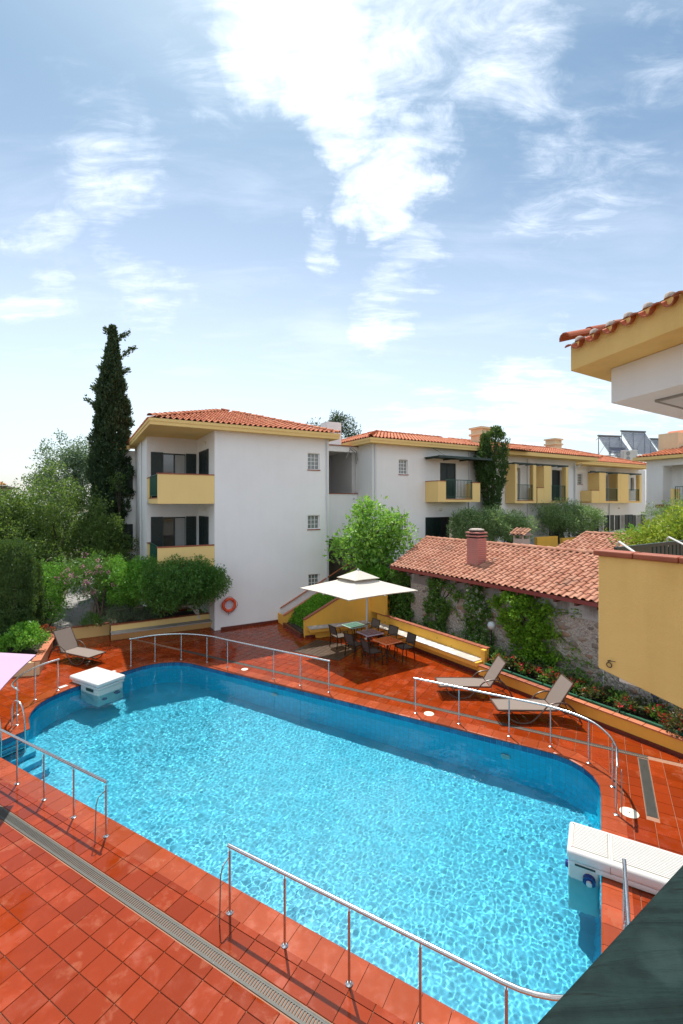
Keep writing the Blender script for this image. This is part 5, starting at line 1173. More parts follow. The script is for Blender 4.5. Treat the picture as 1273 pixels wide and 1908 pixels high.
q = MB(); q.box(FP, -13.3, -12.95, 8.015, 8.03, -.09, -.01); q.build('skimmer_slot', M_GREEN, t_)
q = MB(); q.tube([FP.w(-12.70, 8.6, -.35), FP.w(-12.64, 8.6, -.35)], .09, 18); q.tube([FP.w(-12.70, 8.2, -.5), FP.w(-12.64, 8.2, -.5)], .07, 18); q.build('nozzle_ring', M_BLUENOZ, t_, 40)

# ================================================================== umbrellas
def canopy_mesh(t_, name, corners, apex, m, sag=.05, vz=.09, n=8):
    """pyramid canopy with a hanging edge; corners in order, apex point; slight sag between ribs"""
    q = MB(); C = [Vector(c) for c in corners]; ap = Vector(apex); cols = []; N = len(C)
    for i in range(N):
        for j in range(n):
            a = C[i].lerp(C[(i + 1) % N], j / n); s_ = math.sin(math.pi * j / n); a = a + (ap - a) * .03 * s_; cols.append((a, s_))
    M_ = len(cols); K = 6
    for k in range(K + 1):
        for a, s_ in cols:
            f = k / K * (1 - .0); p = a.lerp(ap, f); p.z -= sag * s_ * math.sin(math.pi * min(1, f + .02)) ; q.v.append(tuple(p))
    for k in range(K):
        for i in range(M_): q.f.append((k * M_ + i, k * M_ + (i + 1) % M_, (k + 1) * M_ + (i + 1) % M_, (k + 1) * M_ + i))
    b = len(q.v)
    for a, s_ in cols: q.v.append((a.x, a.y, a.z - vz))
    for i in range(M_): q.f.append((b + i, b + (i + 1) % M_, (i + 1) % M_, i))
    o = q.build(name, m, t_, 50); md = o.modifiers.new('thick', 'SOLIDIFY'); md.thickness = .004; return o
t_ = thing('garden_umbrella', 'large square cream umbrella with a double canopy over the dining tables', 'umbrella', FK.w(9.75, 13.4, 0), FK.rot)
cs = [FK.w(8.12, 14.80, 2.34), FK.w(8.42, 12.06, 2.34), FK.w(11.42, 12.02, 2.34), FK.w(11.3, 14.85, 2.34)]; cc = FK.w(9.78, 13.42)
lo = [Vector(c).lerp(Vector((cc[0], cc[1], 2.86)), 1.0) for c in cs]
canopy_mesh(t_, 'canopy', cs, (cc[0], cc[1], 2.84), M_CANVAS, .04, .03)
canopy_mesh(t_, 'top_canopy', [Vector(c).lerp(Vector((cc[0], cc[1], 2.84)), .64) + Vector((0, 0, .10)) for c in cs], (cc[0], cc[1], 3.04), M_CANVAS, .01, .02)
q = MB(); q.lathe((cc[0], cc[1], 3.03), [(.05, 0), (.03, .03), (.02, .07)], 10); q.build('finial', M_PLASTIC, t_, 40)
for c in cs + [tuple((Vector(cs[i]) + Vector(cs[(i + 1) % 4])) / 2) for i in range(4)]:
    q = MB(); q.beam(Vector((cc[0], cc[1], 2.76)), Vector(c) + Vector((0, 0, -.03)), .02, .03); q.build('rib', M_PLASTIC, t_)
pm = (1.02, 18.25)
q = MB(); q.tube([(pm[0], pm[1], .0), (pm[0], pm[1], 2.62)], .045, 12); q.build('mast', simple('white_enamel', (.72, .70, .66), .35), t_, 40)
q = MB(); q.tube([(pm[0], pm[1], 2.5), (cc[0], cc[1], 2.74)], .035, 10); q.tube([(cc[0], cc[1], 2.35), (cc[0], cc[1], 2.9)], .03, 10); q.tube([(pm[0], pm[1], 1.6), (.92, 17.6, 2.55)], .02, 8); q.build('arm', MATS['white_enamel'], t_, 40)
q = MB(); q.box(FK, FK.x[0] * pm[0] + FK.x[1] * pm[1] - .1, FK.x[0] * pm[0] + FK.x[1] * pm[1] + .1, FK.y[0] * pm[0] + FK.y[1] * pm[1] - .1, FK.y[0] * pm[0] + FK.y[1] * pm[1] + .1, 0, .04); q.build('base_plate', M_STEEL_D, t_)
t_ = thing('pink_umbrella', 'lilac pink square umbrella reaching in from the left edge', 'umbrella', (-8.0, 8.2, 0), 0)
c1 = Vector((-6.22, 9.26, 2.4)); ed = (Vector((-5.57, 7.43, 2.4)) - c1).normalized(); ed2 = (Vector((-6.9, 9.19, 2.4)) - c1); ed2 = Vector((-.80, -.33, 0)).normalized()
ed2 = Vector((-.955, -.10, 0)).normalized()
cs = [c1, c1 + ed2 * 2.6, c1 + ed2 * 2.6 + ed * 2.6, c1 + ed * 2.6]; cc = sum(cs, Vector()) / 4
canopy_mesh(t_, 'canopy', cs[::-1], (cc.x, cc.y, 2.95), M_PINK, .03, .02)
q = MB(); q.tube([(cc.x, cc.y, 0), (cc.x, cc.y, 2.93)], .028, 10); q.build('mast', M_LFRAME, t_, 40); q = MB(); q.lathe((cc.x, cc.y, 0), [(.3, 0), (.3, .06), (.06, .10)], 20); q.build('base', M_CEMENT, t_, 40)
for c in cs: q = MB(); q.beam(Vector((cc.x, cc.y, 2.90)), Vector(c) + Vector((0, 0, -.03)), .02, .02); q.build('rib', M_LFRAME, t_)

# ================================================================== dining tables and chairs
def table(col_frame, col_tile, label, e, t, rz):
    th = thing('dining_table', label, 'table', group='square tiled dining tables')
    L_ = Fr(90); q = MB(); q.box(L_, -.37, .37, -.37, .37, .70, .728); q.build('table_top', col_frame, th, bevel=.012, seg=2)
    for i in range(3):
        for j in range(3): q = MB(); a = -.325 + i * .222; b = -.325 + j * .222; q.box(L_, a, a + .206, b, b + .206, .727, .734); q.build('inset_tile', col_tile, th, bevel=.003, seg=1)
    for sx, sy in ((-1, -1), (1, -1), (1, 1), (-1, 1)):
        q = MB(); q.tube(smoothp([(sx * .12, sy * .12, .70), (sx * .05, sy * .05, .42), (sx * .09, sy * .09, .2), (sx * .26, sy * .26, .015)], 4), .013, 8); q.build('leg', M_CHAIRF, th, 40)
    q = MB(); torus(q, Vector((0, 0, .22)), Vector((1, 0, 0)), Vector((0, 1, 0)), .13, .01, 20, 6); q.build('ring_brace', M_CHAIRF, th, 179)
    th.location = FK.w(e, t, .005); th.rotation_euler = (0, 0, rz); return th
M_TG = simple('grey_green_table_edge', (.34, .47, .40), .4); M_TGT = simple('green_table_tile', (.075, .20, .165), .25, 0, .2, 20)
M_TP = simple('lilac_table_edge', (.50, .42, .50), .4); M_TPT = simple('purple_table_tile', (.19, .12, .19), .25, 0, .2, 20)
M_TO = simple('salmon_table_edge', (.74, .26, .12), .4); M_TOT = simple('orange_table_tile', (.62, .12, .038), .25, 0, .2, 20)
table(M_TG, M_TGT, 'green tiled square table nearest the corner bench', 10.30, 14.38, FK.rot + .05)
table(M_TP, M_TPT, 'purple tiled square table between the green and the orange ones', 10.20, 13.25, FK.rot - .03)
table(M_TO, M_TOT, 'orange tiled square table nearest the pool', 10.11, 12.15, FK.rot + .02)
ch = thing('dining_chair', 'x', 'chair', group='dark mesh chairs round the dining tables'); L_ = Fr(90)
q = MB(); q.box(L_, -.22, .22, -.21, .23, .44, .452); q.build('seat', M_TEXTILC, ch, bevel=.004, seg=1)
q = MB(); q.add([(-.225, -.21, .435), (.225, -.21, .435), (.225, .24, .435), (-.225, .24, .435)], []); 
for a, b in (((-.235, -.22, .44), (-.235, .24, .44)), ((.235, -.22, .44), (.235, .24, .44)), ((-.235, .24, .44), (.235, .24, .44)), ((-.235, -.22, .44), (.235, -.22, .44))): q.beam(a, b, .025, .025)
q.v = q.v[4:]; q.f = [tuple(i - 4 for i in f) for f in q.f]; q.build('seat_frame', M_CHAIRF, ch)
q = MB(); q.add([(-.22, -.235, .54), (.22, -.235, .54), (.22, -.315, .84), (-.22, -.315, .84), (-.22, -.250, .54), (.22, -.250, .54), (.22, -.33, .84), (-.22, -.33, .84)], [(0, 1, 2, 3), (7, 6, 5, 4), (0, 4, 5, 1), (3, 2, 6, 7), (0, 3, 7, 4), (1, 5, 6, 2)]); q.build('backrest', M_TEXTILC, ch)
q = MB(); q.beam((-.235, -.225, .44), (-.235, -.33, .86), .025, .025); q.beam((.235, -.225, .44), (.235, -.33, .86), .025, .025); q.beam((-.235, -.33, .855), (.235, -.33, .855), .022, .022); q.beam((-.235, -.24, .54), (.235, -.24, .54), .018, .018); q.build('back_frame', M_CHAIRF, ch)
for sx in (-1, 1):
    q = MB(); q.beam((sx * .235, .235, .44), (sx * .245, .26, 0), .025, .025); q.build('leg', M_CHAIRF, ch)
    q = MB(); q.beam((sx * .235, -.22, .44), (sx * .245, -.27, 0), .025, .025); q.build('leg', M_CHAIRF, ch)
    q = MB(); q.beam((sx * .255, -.27, .655), (sx * .255, .20, .645), .035, .018); q.beam((sx * .25, .20, .64), (sx * .238, .225, .44), .02, .02); q.build('armrest', M_CHAIRF, ch)
chairs = [(9.58, 14.36, -90, 'leftmost dark mesh chair drawn up to the green table'), (9.50, 13.22, -84, 'dark mesh chair on the pool side of the purple table'), (9.52, 12.24, -96, 'dark mesh chair on the pool side of the orange table nearest the railing'),
          (10.92, 14.20, 90, 'dark mesh chair between the green table and the corner bench'), (10.86, 13.05, 93, 'dark mesh chair between the purple table and the long bench'), (10.74, 11.98, 84, 'dark mesh chair between the orange table and the long bench')]
for i, (e, t, a, lab) in enumerate(chairs):
    c = ch if i == 0 else copy_tree(ch)
    c['label'] = lab; c.location = FK.w(e, t, .004); c.rotation_euler = (0, 0, FK.rot + R(a))

# ================================================================== sun loungers
lg = thing('sun_lounger', 'x', 'sun lounger', group='brown sun loungers'); W2 = .31
q = MB(); q.box(L_, -.05, 1.32, -W2, W2, .325, .333); q.build('seat', M_TEXTIL, lg, bevel=.003, seg=1)
q = MB()
for sy in (-1, 1): q.beam((-.08, sy * (W2 + .012), .325), (1.38, sy * (W2 + .012), .325), .026, .036)
q.beam((-.08, -W2, .325), (-.08, W2, .325), .026, .036); q.beam((1.37, -W2, .32), (1.37, W2, .32), .026, .026); q.beam((.5, -W2, .30), (.5, W2, .30), .02, .02); q.build('seat_frame', M_LFRAME, lg)
ba = R(57); bl = .78; hx = 1.34
def bp(s, y, o=0): return (hx + s * math.cos(ba) + o * math.sin(ba), y, .335 + s * math.sin(ba) - o * math.cos(ba))
q = MB(); q.add([bp(0, -W2), bp(0, W2), bp(bl, W2), bp(bl, -W2), bp(0, -W2, .008), bp(0, W2, .008), bp(bl, W2, .008), bp(bl, -W2, .008)], [(3, 2, 1, 0), (4, 5, 6, 7), (0, 1, 5, 4), (1, 2, 6, 5), (2, 3, 7, 6), (3, 0, 4, 7)]); q.build('backrest', M_TEXTIL, lg)
q = MB()
for sy in (-1, 1): q.beam(bp(-.02, sy * (W2 + .01), .01), bp(bl + .01, sy * (W2 + .01), .01), .024, .03)
q.beam(bp(bl + .01, -W2, .01), bp(bl + .01, W2, .01), .024, .03); q.beam(bp(.35, -W2, .02), bp(.35, W2, .02), .02, .02); q.build('back_frame', M_LFRAME, lg)
for sy in (-1, 1):
    y = sy * (W2 + .045)
    q = MB(); q.tube(smoothp([(.10, y, .30), (.22, y, .12), (.45, y, .022), (.72, y, .05), (.95, y, .25), (1.15, y, .46), (1.38, y, .53), (1.62, y, .50), (1.82, y, .30), (1.97, y, .022)], 5), .019, 8); q.build('armrest_leg', M_LFRAME, lg, 40)
q = MB(); q.beam((1.5, -W2 - .04, .30), (1.97, -W2 - .04, .05), .018, .018); q.beam((1.5, W2 + .04, .30), (1.2, W2 + .04, .3), .02, .02); q.beam((1.84, -W2 - .045, .28), (1.84, W2 + .045, .28), .02, .02); q.beam(bp(.42, -.1, .02), (1.72, -.1, .28), .018, .018); q.beam(bp(.42, .1, .02), (1.72, .1, .28), .018, .018); q.beam((.45, -W2 - .045, .03), (.45, W2 + .045, .03), .02, .02); q.build('strut', M_LFRAME, lg)
for i, (x, y, h, lab) in enumerate(((2.83, 13.09, 91, 'brown sun lounger facing the pool just beyond the end of the long bench'), (3.98, 11.64, 91, 'brown sun lounger beside the planter nearest the short drain grate'), (-8.34, 15.45, -65, 'brown sun lounger alone on the left below the garden wall'))):
    c = lg if i == 0 else copy_tree(lg)
    c['label'] = lab; c.location = (x, y, .003); c.rotation_euler = (0, 0, R(90 - h))

# ================================================================== near building: balcony parapet, eaves, handrail
N_ = thing('near_balcony', 'yellow balcony box with a terracotta capped parapet at the right edge', 'balcony', FK.w(5.5, 2, 4), FK.rot)
fr5 = Fr(-34, *FK.w(5.0, 0)[:2])        # x = t, y towards smaller e
q = MB(); q.slab(fr5, [(2.50, 3.73), (2.50, 4.93), (-1.5, 4.93), (-1.5, 3.05), (1.6, 3.55)], -.14, 0); q.box(FK, 5.145, 8.5, 2.36, 2.50, 3.73, 4.60); q.build('parapet', M_YELLOWN, N_, bevel=.006, seg=1)
q = MB(); q.box(FK, 5.145, 8.5, -1.5, 2.355, 3.6, 3.75); q.build('floor_slab', M_WHITE, N_)
t0 = 2.54; k = 0
while t0 > -1.4: q = MB(); q.box(FK, 4.965, 5.17, t0 - .385, t0, 4.932, 4.99 - .002 * (k % 2)); q.build('cap_tile', M_CAPT, N_, bevel=.012, seg=2); t0 -= .392; k += 1
t_ = thing('wall_ring', 'small rusty iron ring hanging on the yellow balcony wall', 'ring', (2.77, 4.78, 3.8), 0)
c = Vector(fr5.w(2.38, .02, 3.83)); x = Vector((FK.y[0], FK.y[1], 0)); q = MB(); torus(q, c + Vector((0, 0, -.03)), x, Vector((0, 0, 1)), .025, .005, 20, 6); q.build('ring', M_CHAIRF, t_, 179); q = MB(); q.tube([fr5.w(2.38, 0, 3.84), fr5.w(2.38, .04, 3.845)], .008, 6); q.tube([fr5.w(2.38, .02, 3.845), fr5.w(2.32, .02, 3.85)], .004, 6); q.build('eye_bolt', M_CHAIRF, t_)
t_ = thing('balcony_fence', 'black slatted balcony fence behind the yellow parapet', 'fence', (4.2, 6.2, 3.9), 0)
ff = Fr(57, 3.60, 5.98)
q = MB(); q.box(ff, 0, 4, -.02, .02, 4.86, 4.91); q.box(ff, 0, 4, -.015, .015, 4.0, 4.04); q.build('rail', M_GREEN, t_)
for i in range(24): q = MB(); q.box(ff, i * .13, i * .13 + (.13 if i < 7 else .085), -.010, .010, 4.042, 4.858); q.build('slat', M_GREEN, t_)
for (s, lab) in ((-.45, 'left white bent tube hooked over the parapet'), (1.0, 'right white bent tube hooked over the black fence')):
    q = MB(); q.tube([ff.w(s, -.45, 4.90), ff.w(s + .45, -.05, 4.985), ff.w(s + .5, 0, 4.95), ff.w(s + .53, 0, 4.84)], .014, 8); o = q.build('bent_tube', M_PLASTIC, None, 40); tag(o, lab, 'tube', 'white bent tubes on the balcony')
N2 = thing('near_roof_eaves', 'overhanging roof corner with yellow fascia and curved clay tiles above the camera', 'roof', (3, 5.9, 7.2), 0)
fe = Fr(180 - 12.7, 2.97, 5.9)           # x runs towards the camera along the eave
h57 = hd(57); C0v = Vector((2.97, 5.9)); dc = Vector(hd(180 - 12.7)); d5 = Vector(h57)
def pf4(o, a, b): return [o, o + dc * a, o + dc * a + d5 * b, o + d5 * b]
q = MB(); q.prism(pf4(C0v, 9, 6), 7.2, 7.55); q.build('fascia', M_YELLOWN, N2, bevel=.012, seg=2)
C1v = Vector((3.43, 5.79)); q = MB(); q.prism(pf4(C1v, 9, 5.2), 6.76, 7.198); q.build('beam', M_WHITE, N2, bevel=.006, seg=1)
q = MB(); C2v = C1v + dc * .45 + d5 * .42; q.prism(pf4(C2v, 2.9, 3.0), 6.74, 6.759); q.build('ceiling_panel', simple('pale_ceiling', (.66, .66, .65), .8), N2)
q = MB(); q.prism(pf4(C2v - dc * .03 - d5 * .03, 2.96, .035), 6.73, 6.7595); q.prism(pf4(C2v - dc * .03, .03, 3.0), 6.73, 6.7595); q.build('panel_trim', simple('grey_trim', (.34, .33, .32), .7), N2)
nt = 0
y3 = Vector((d5.x * .93, d5.y * .93, .30)); x3 = Vector((-dc.x, -dc.y, 0)); x3 = (x3 - y3.normalized() * 0); 
perp = Vector((-dc.y, dc.x)); perp = perp if perp.dot(d5) > 0 else -perp
yd_ = Vector((perp.x, perp.y, .34)); o3 = Vector((C0v.x, C0v.y, 7.56)) + Vector((dc.x, dc.y, 0)) * 9.0 - yd_.normalized() * .10
tile_plane(N2, T_NEAR, M_ROOFN, o3, Vector((-dc.x, -dc.y, 0)), yd_, [(0, 0), (9.0, 0), (8.2, 2.4), (0, 2.4)], 60, .25, .35, .02)
ridge_tiles(N2, RD_NEAR, M_ROOFN, (C0v.x - .05, C0v.y + .04, 7.60), (C0v.x - .05 + d5.x * 1.6 + dc.x * .6, C0v.y + d5.y * 1.6 + dc.y * .6, 8.05))
q = MB(); o_ = Vector((C0v.x, C0v.y, 7.552)); a_ = Vector((dc.x, dc.y, 0)); b_ = yd_.normalized(); q.add([o_, o_ + a_ * 9, o_ + a_ * 9 + b_ * 3, o_ + a_ * .8 + b_ * 2.6], [(0, 1, 2, 3)]); q.build('mortar_bed', M_CEMENT, N2)
for i in range(12):
    q = MB(); p = C0v + dc * (.12 + i * .25) + perp * .03; q.lathe((p.x, p.y, 7.552), [(.055, 0), (.05, .04), (.02, .06)], 8); q.build('mortar_plug', M_CEMENT, N2, 50)
t_ = thing('balcony_handrail', 'dark green weathered timber handrail crossing the bottom right corner', 'handrail', (.4, .6, 5), 0)
fh = Fr(56, .180, .437); q = MB(); q.box(fh, -.9, 1.6, -.16, 0.0, 4.93, 5.0); q.build('top_board', M_RAILW, t_, 40, bevel=.012, seg=4)
q = MB(); q.box(fh, -.9, 1.6, -.11, -.05, 4.86, 4.929); q.build('lower_board', M_RAILW, t_, bevel=.004)
for i in range(16): q = MB(); q.box(fh, -.85 + i * .155, -.82 + i * .155, -.095, -.065, 3.98, 4.859); q.build('baluster', M_RAILW, t_)
q = MB(); q.box(fh, -1.2, 2.5, -1.8, .02, 3.80, 3.97); t2_ = thing('balcony_platform', 'yellow balcony floor under the green handrail', 'balcony', (.4, 0, 3.8), 0); q.build('floor_slab', M_YELLOWN, t2_)

# garden lamp, pipes, hose
t_ = thing('globe_lamp', 'glass globe garden lamp on a slim post among the climbing plants', 'lamp', FK.w(12.6, 9.7, .33), FK.rot)
c = FK.w(12.55, 9.72, 0); q = MB(); q.tube([(c[0], c[1], .33), (c[0], c[1], 1.28)], .02, 8); q.build('post', M_CHAIRF, t_, 40)
q = MB(); q.lathe((c[0], c[1], 1.28), [(.03, 0), (.07, .02), (.12, .08), (.135, .14), (.12, .20), (.07, .26), (.02, .275)], 18)
tm_ = mat('frosted_globe'); P(tm_, col=(.55, .60, .60), rough=.15, coat=.6); q.build('globe', tm_.m, t_, 179)
t_ = thing('water_pipe', 'pale vertical pipe on the stone wall under the yellow balcony', 'pipe', FK.w(12.85, 6.5, .3), 0); q = MB(); q.tube([FK.w(12.87, 6.3, .35), FK.w(12.87, 6.3, 2.3)], .02, 8); q.build('tube', M_PVC, t_, 40)
t_ = thing('standpipe', 'short blue capped standpipe at the flower bed by the right edge', 'pipe', FK.w(12.6, 4.95, .3), 0)
q = MB(); c = FK.w(12.6, 4.95, 0); q.tube([(c[0], c[1], .33), (c[0], c[1], .70)], .035, 10); q.tube([(c[0], c[1], .70), (c[0], c[1], .76)], .045, 10); q.tube([(c[0] + .09, c[1], .33), (c[0] + .09, c[1], .6), (c[0], c[1], .66)], .012, 6); q.build('tube', M_BLUEPIPE, t_, 40)

# ================================================================== vegetation
def leaf_mesh(name, pts, dirs, size, m, parent, asp=.45, jitter=.35, fold=.25):
    """one mesh of folded leaf blades (two quads each side of a midrib)"""
    n = len(pts); rg = RNG
    d = dirs / (np.linalg.norm(dirs, axis=1, keepdims=True) + 1e-9) + rg.normal(0, jitter, (n, 3)); d /= np.linalg.norm(d, axis=1, keepdims=True)
    r = rg.normal(0, 1, (n, 3)); s = np.cross(d, r); s /= np.linalg.norm(s, axis=1, keepdims=True) + 1e-9; u = np.cross(s, d)
    L = (size * rg.uniform(.6, 1.35, n))[:, None]; Wd = L * asp
    base = pts; tip = pts + d * L + u * L * -.12; mid = pts + d * L * .48
    a = mid + s * Wd * .5 + u * Wd * fold; b = mid - s * Wd * .5 + u * Wd * fold
    V = np.stack([base, a, tip, b, mid], 1).reshape(-1, 3)
    if parent is not None:
        Mi = np.array(XF[parent.name]); V = V @ Mi[:3, :3].T + Mi[:3, 3]
    k = np.arange(n) * 5
    T = np.stack([k, k + 1, k + 2, k + 4, k, k + 4, k + 2, k + 3], 1).reshape(-1)   # two quads sharing the midrib
    me = bpy.data.meshes.new(name); me.vertices.add(len(V)); me.vertices.foreach_set('co', V.ravel().astype(np.float32))
    me.loops.add(len(T)); me.loops.foreach_set('vertex_index', T.astype(np.int32)); me.polygons.add(n * 2)
    me.polygons.foreach_set('loop_start', np.arange(0, n * 8, 4, dtype=np.int32)); me.polygons.foreach_set('loop_total', np.full(n * 2, 4, np.int32))
    me.materials.append(m); me.update(); return link_mesh(me, name, parent)
def clumps(centres, per, rad, flat=1.0):
    c = np.repeat(np.asarray(centres), per, 0); n = len(c); v = RNG.normal(0, 1, (n, 3)); v /= np.linalg.norm(v, axis=1, keepdims=True)
    rr = np.repeat(RNG.uniform(.65, 1.35, len(centres)) * rad, per)[:, None] * (RNG.uniform(.25, 1, (n, 1)) ** .6)
    p = c + v * rr * np.array([1, 1, flat]); return p, v + np.array([0, 0, .15])
def ell(c, r, n, shell=.45, lump=.16, zmin=-1.0):
    """clump centres through an uneven ellipsoid, more of them near its skin"""
    v = RNG.normal(0, 1, (n * 2, 3)); v /= np.linalg.norm(v, axis=1, keepdims=True); v = v[v[:, 2] > zmin][:n]
    ph = RNG.uniform(0, 6.28, 6); k = 1 + lump * (np.sin(v[:, 0] * 5 + ph[0]) + np.sin(v[:, 1] * 6 + ph[1]) + np.sin(v[:, 2] * 5 + ph[2] + v[:, 0] * 3))
    rr = (shell + (1 - shell) * RNG.uniform(0, 1, len(v)) ** .5) * k
    return np.asarray(c) + v * rr[:, None] * np.asarray(r)
def limbs(parent, m, base, forks, r0, name='trunk', n=8):
    """trunk and limbs: forks is a list of point lists from the base"""
    q = MB()
    for f in forks:
        P_ = smoothp(f, 4); k = len(P_); rr = [r0 * f_r for f_r in np.linspace(1.0 if f is forks[0] else .62, .22, k)]; q.tube(P_, rr, n)
    return q.build(name, m, parent, 60)
def tree(name, label, cat, base, crowns, lm, tm, trunk, r0, size, per, rad, group=None, asp=.45, extra=None, forks=None, flat=1.0, jitter=.35):
    t_ = thing(name, label, cat, base, 0, group); b = Vector(base)
    if forks is None:
        forks = []
        for i, (c, r, n) in enumerate(crowns):
            c = Vector(c)
            for k in range(4 if len(crowns) < 3 else 2):
                a = random.uniform(0, 6.28); e = c + Vector((math.cos(a) * r[0] * .6, math.sin(a) * r[1] * .6, random.uniform(-.1, .5) * r[2])); f0 = b.lerp(Vector((b.x, b.y, c.z)), .25)
                forks.append([b if not forks else f0, b.lerp(c, .35) + Vector((random.uniform(-.1, .1), random.uniform(-.1, .1), 0)), b.lerp(c, .7) + (e - c) * .2, e])
    limbs(t_, tm, base, forks, r0)
    C_ = np.vstack([ell(c, r, n) for c, r, n in crowns]); p, d = clumps(C_, per, rad, flat)
    o = leaf_mesh('crown', p, d, size, lm, t_, asp, jitter); return t_, C_

# tall Italian cypress and the slimmer double one
def cypress(label, base, ztop, z0, rmax, n, lobes, lm, size=.13, lean=0.0, tm=M_TRUNKD, wisps=(), pf=None):
    t_ = thing('cypress_tree', label, 'cypress', base, 0); b = Vector(base); H_ = ztop - z0
    q = MB(); q.tube(smoothp([b, b + Vector((lean * .3, 0, (ztop - b.z) * .5)), Vector((b.x + lean, b.y, ztop - .3))], 6), [.20 - .17 * i / 12 for i in range(13)], 8); q.build('trunk', tm, t_, 60)
    pts = []; dr = []
    h = RNG.uniform(0, 1, n) ** .95; a = RNG.uniform(0, 2 * math.pi, n)
    prof = np.interp(h, [0, .14, .3, .45, .6, .68, .76, .84, .92, 1.0], pf or [.62, .82, .98, 1.0, .92, .84, .66, .46, .22, .03])
    lump = 1 + .15 * np.sin(a * 3 + h * 19) + .13 * np.sin(a * 5 - h * 41 + 1) + .10 * np.sin(a * 2 + h * 90)
    r = prof * rmax * lump * (RNG.uniform(.25, 1, n) ** .35)
    x = r * np.cos(a); y = r * np.sin(a)
    c = np.stack([b.x + lean * h + x, b.y + y, z0 + h * H_], 1)
    p, d = clumps(c, lobes, .13, 1.3); out = np.repeat(np.stack([x, y, np.zeros_like(x)], 1), lobes, 0)
    d = np.array([0, 0, 1.25]) + out * .7 / max(rmax, .1) + RNG.normal(0, .25, p.shape)
    for (wz, wa, wl) in wisps:
        k = 150; tt = RNG.uniform(0, 1, (k, 1)); s0 = np.array([b.x + lean * (wz - z0) / H_, b.y, wz]); e = np.array([math.cos(wa), math.sin(wa) * .3, .75]); rr = np.interp((wz - z0) / H_, [0, .06, .2, .4, .6, .8, .92, 1.0], [.55, .85, 1.0, .96, .78, .50, .27, .04]) * rmax
        pw = s0 + e * np.array([1, 1, 0]) * rr * .8 + e * tt * wl + RNG.normal(0, .07, (k, 3)); p = np.vstack([p, pw]); d = np.vstack([d, np.tile(e, (k, 1))])
    leaf_mesh('crown', p, d, size, lm, t_, .42, .35); return t_
cypress('tall dark cypress rising in front of the left white house', (-12.75, 24.9, .4), 15.0, .9, .92, 4800, 15, L_CYP, .16, .25, M_TRUNKD, ((14.3, .3, .7), (13.3, 0.2, .9), (12.6, 2.9, .4), (11.3, 3.0, .6), (10.5, 3.05, .9), (12.4, .4, .5), (14.7, 2.8, .35), (9.0, .2, .35), (8.1, 2.9, .3)))
cy2 = cypress('shorter double cypress standing before the long white terrace', (9.0, 27.4, 2.3), 9.95, 4.5, .76, 850, 15, L_THUJA, .13, .3, M_TRUNK, (), [.35, .5, .7, .85, 1.0, 1.0, .95, .85, .62, .25])
C_ = []
for hh in np.linspace(0, 1, 150): a = RNG.uniform(0, 6.28); r = .42 * math.sin(math.pi * min(1, hh * .9 + .12)) ; C_.append((8.55 + r * math.cos(a), 27.2 + r * math.sin(a), 6.5 + 2.9 * hh))
p, d = clumps(np.array(C_), 40, .22, 1.3); leaf_mesh('crown', p, d * .4 + np.array([0, 0, 1]), .13, L_THUJA, cy2)
q = MB(); q.tube([(9.0, 27.4, 3.6), (8.8, 27.3, 5.2), (8.55, 27.2, 7.2)], [.09, .07, .04], 8); q.build('trunk', M_TRUNK, cy2, 60)

tree('broadleaf_tree', 'airy green tree with yellowish tips left of the tall cypress', 'tree', (-13.6, 21.8, .4), [((-13.6, 22.0, 4.6), (2.0, 1.8, 2.0), 330), ((-12.0, 22.3, 3.6), (1.6, 1.4, 1.3), 160), ((-15.0, 21.6, 4.0), (1.3, 1.3, 1.5), 130)], L_TREE, M_TRUNKD, None, .12, .11, 48, .30, 'green trees behind the garden', .5)
tree('broadleaf_tree', 'dense green tree touching the left edge in front of the far red roof', 'tree', (-15.6, 20.6, .4), [((-15.5, 20.8, 4.2), (1.5, 1.4, 2.1), 240), ((-13.9, 19.8, 2.8), (1.3, 1.1, 1.2), 130), ((-16.8, 22.0, 4.4), (1.8, 1.4, 1.9), 180)], L_TREE, M_TRUNKD, None, .11, .11, 46, .30, 'green trees behind the garden', .5)
tree('broadleaf_tree', 'bluish green tree behind the others beside the tall cypress', 'tree', (-21.0, 35, 0), [((-20.9, 34.6, 7.6), (2.1, 2, 2.5), 260), ((-19.6, 34.6, 8.6), (1.3, 1.3, 1.6), 120), ((-22.4, 34.8, 6.6), (1.6, 1.6, 1.5), 100)], L_BLUE, M_TRUNKD, None, .2, .17, 34, .42, 'green trees behind the garden', .45)
tree('broadleaf_tree', 'low dark tree filling the gap behind the garden path', 'tree', (-16.5, 28.5, .3), [((-16.3, 28.0, 3.2), (2.4, 1.6, 1.7), 220), ((-19.5, 28.5, 4.0), (2.2, 1.6, 2.0), 160)], L_TREE, M_TRUNKD, None, .12, .13, 36, .36, 'green trees behind the garden', .5)
tree('climbing_shrub', 'small leafy climber between the tall cypress and the white wall', 'shrub', (-11.4, 24.0, .4), [((-11.5, 24.0, 1.9), (.75, .6, 1.5), 110), ((-11.8, 23.9, 6.6), (.35, .35, .4), 12)], L_TREE, M_TRUNKD, None, .05, .10, 26, .24)
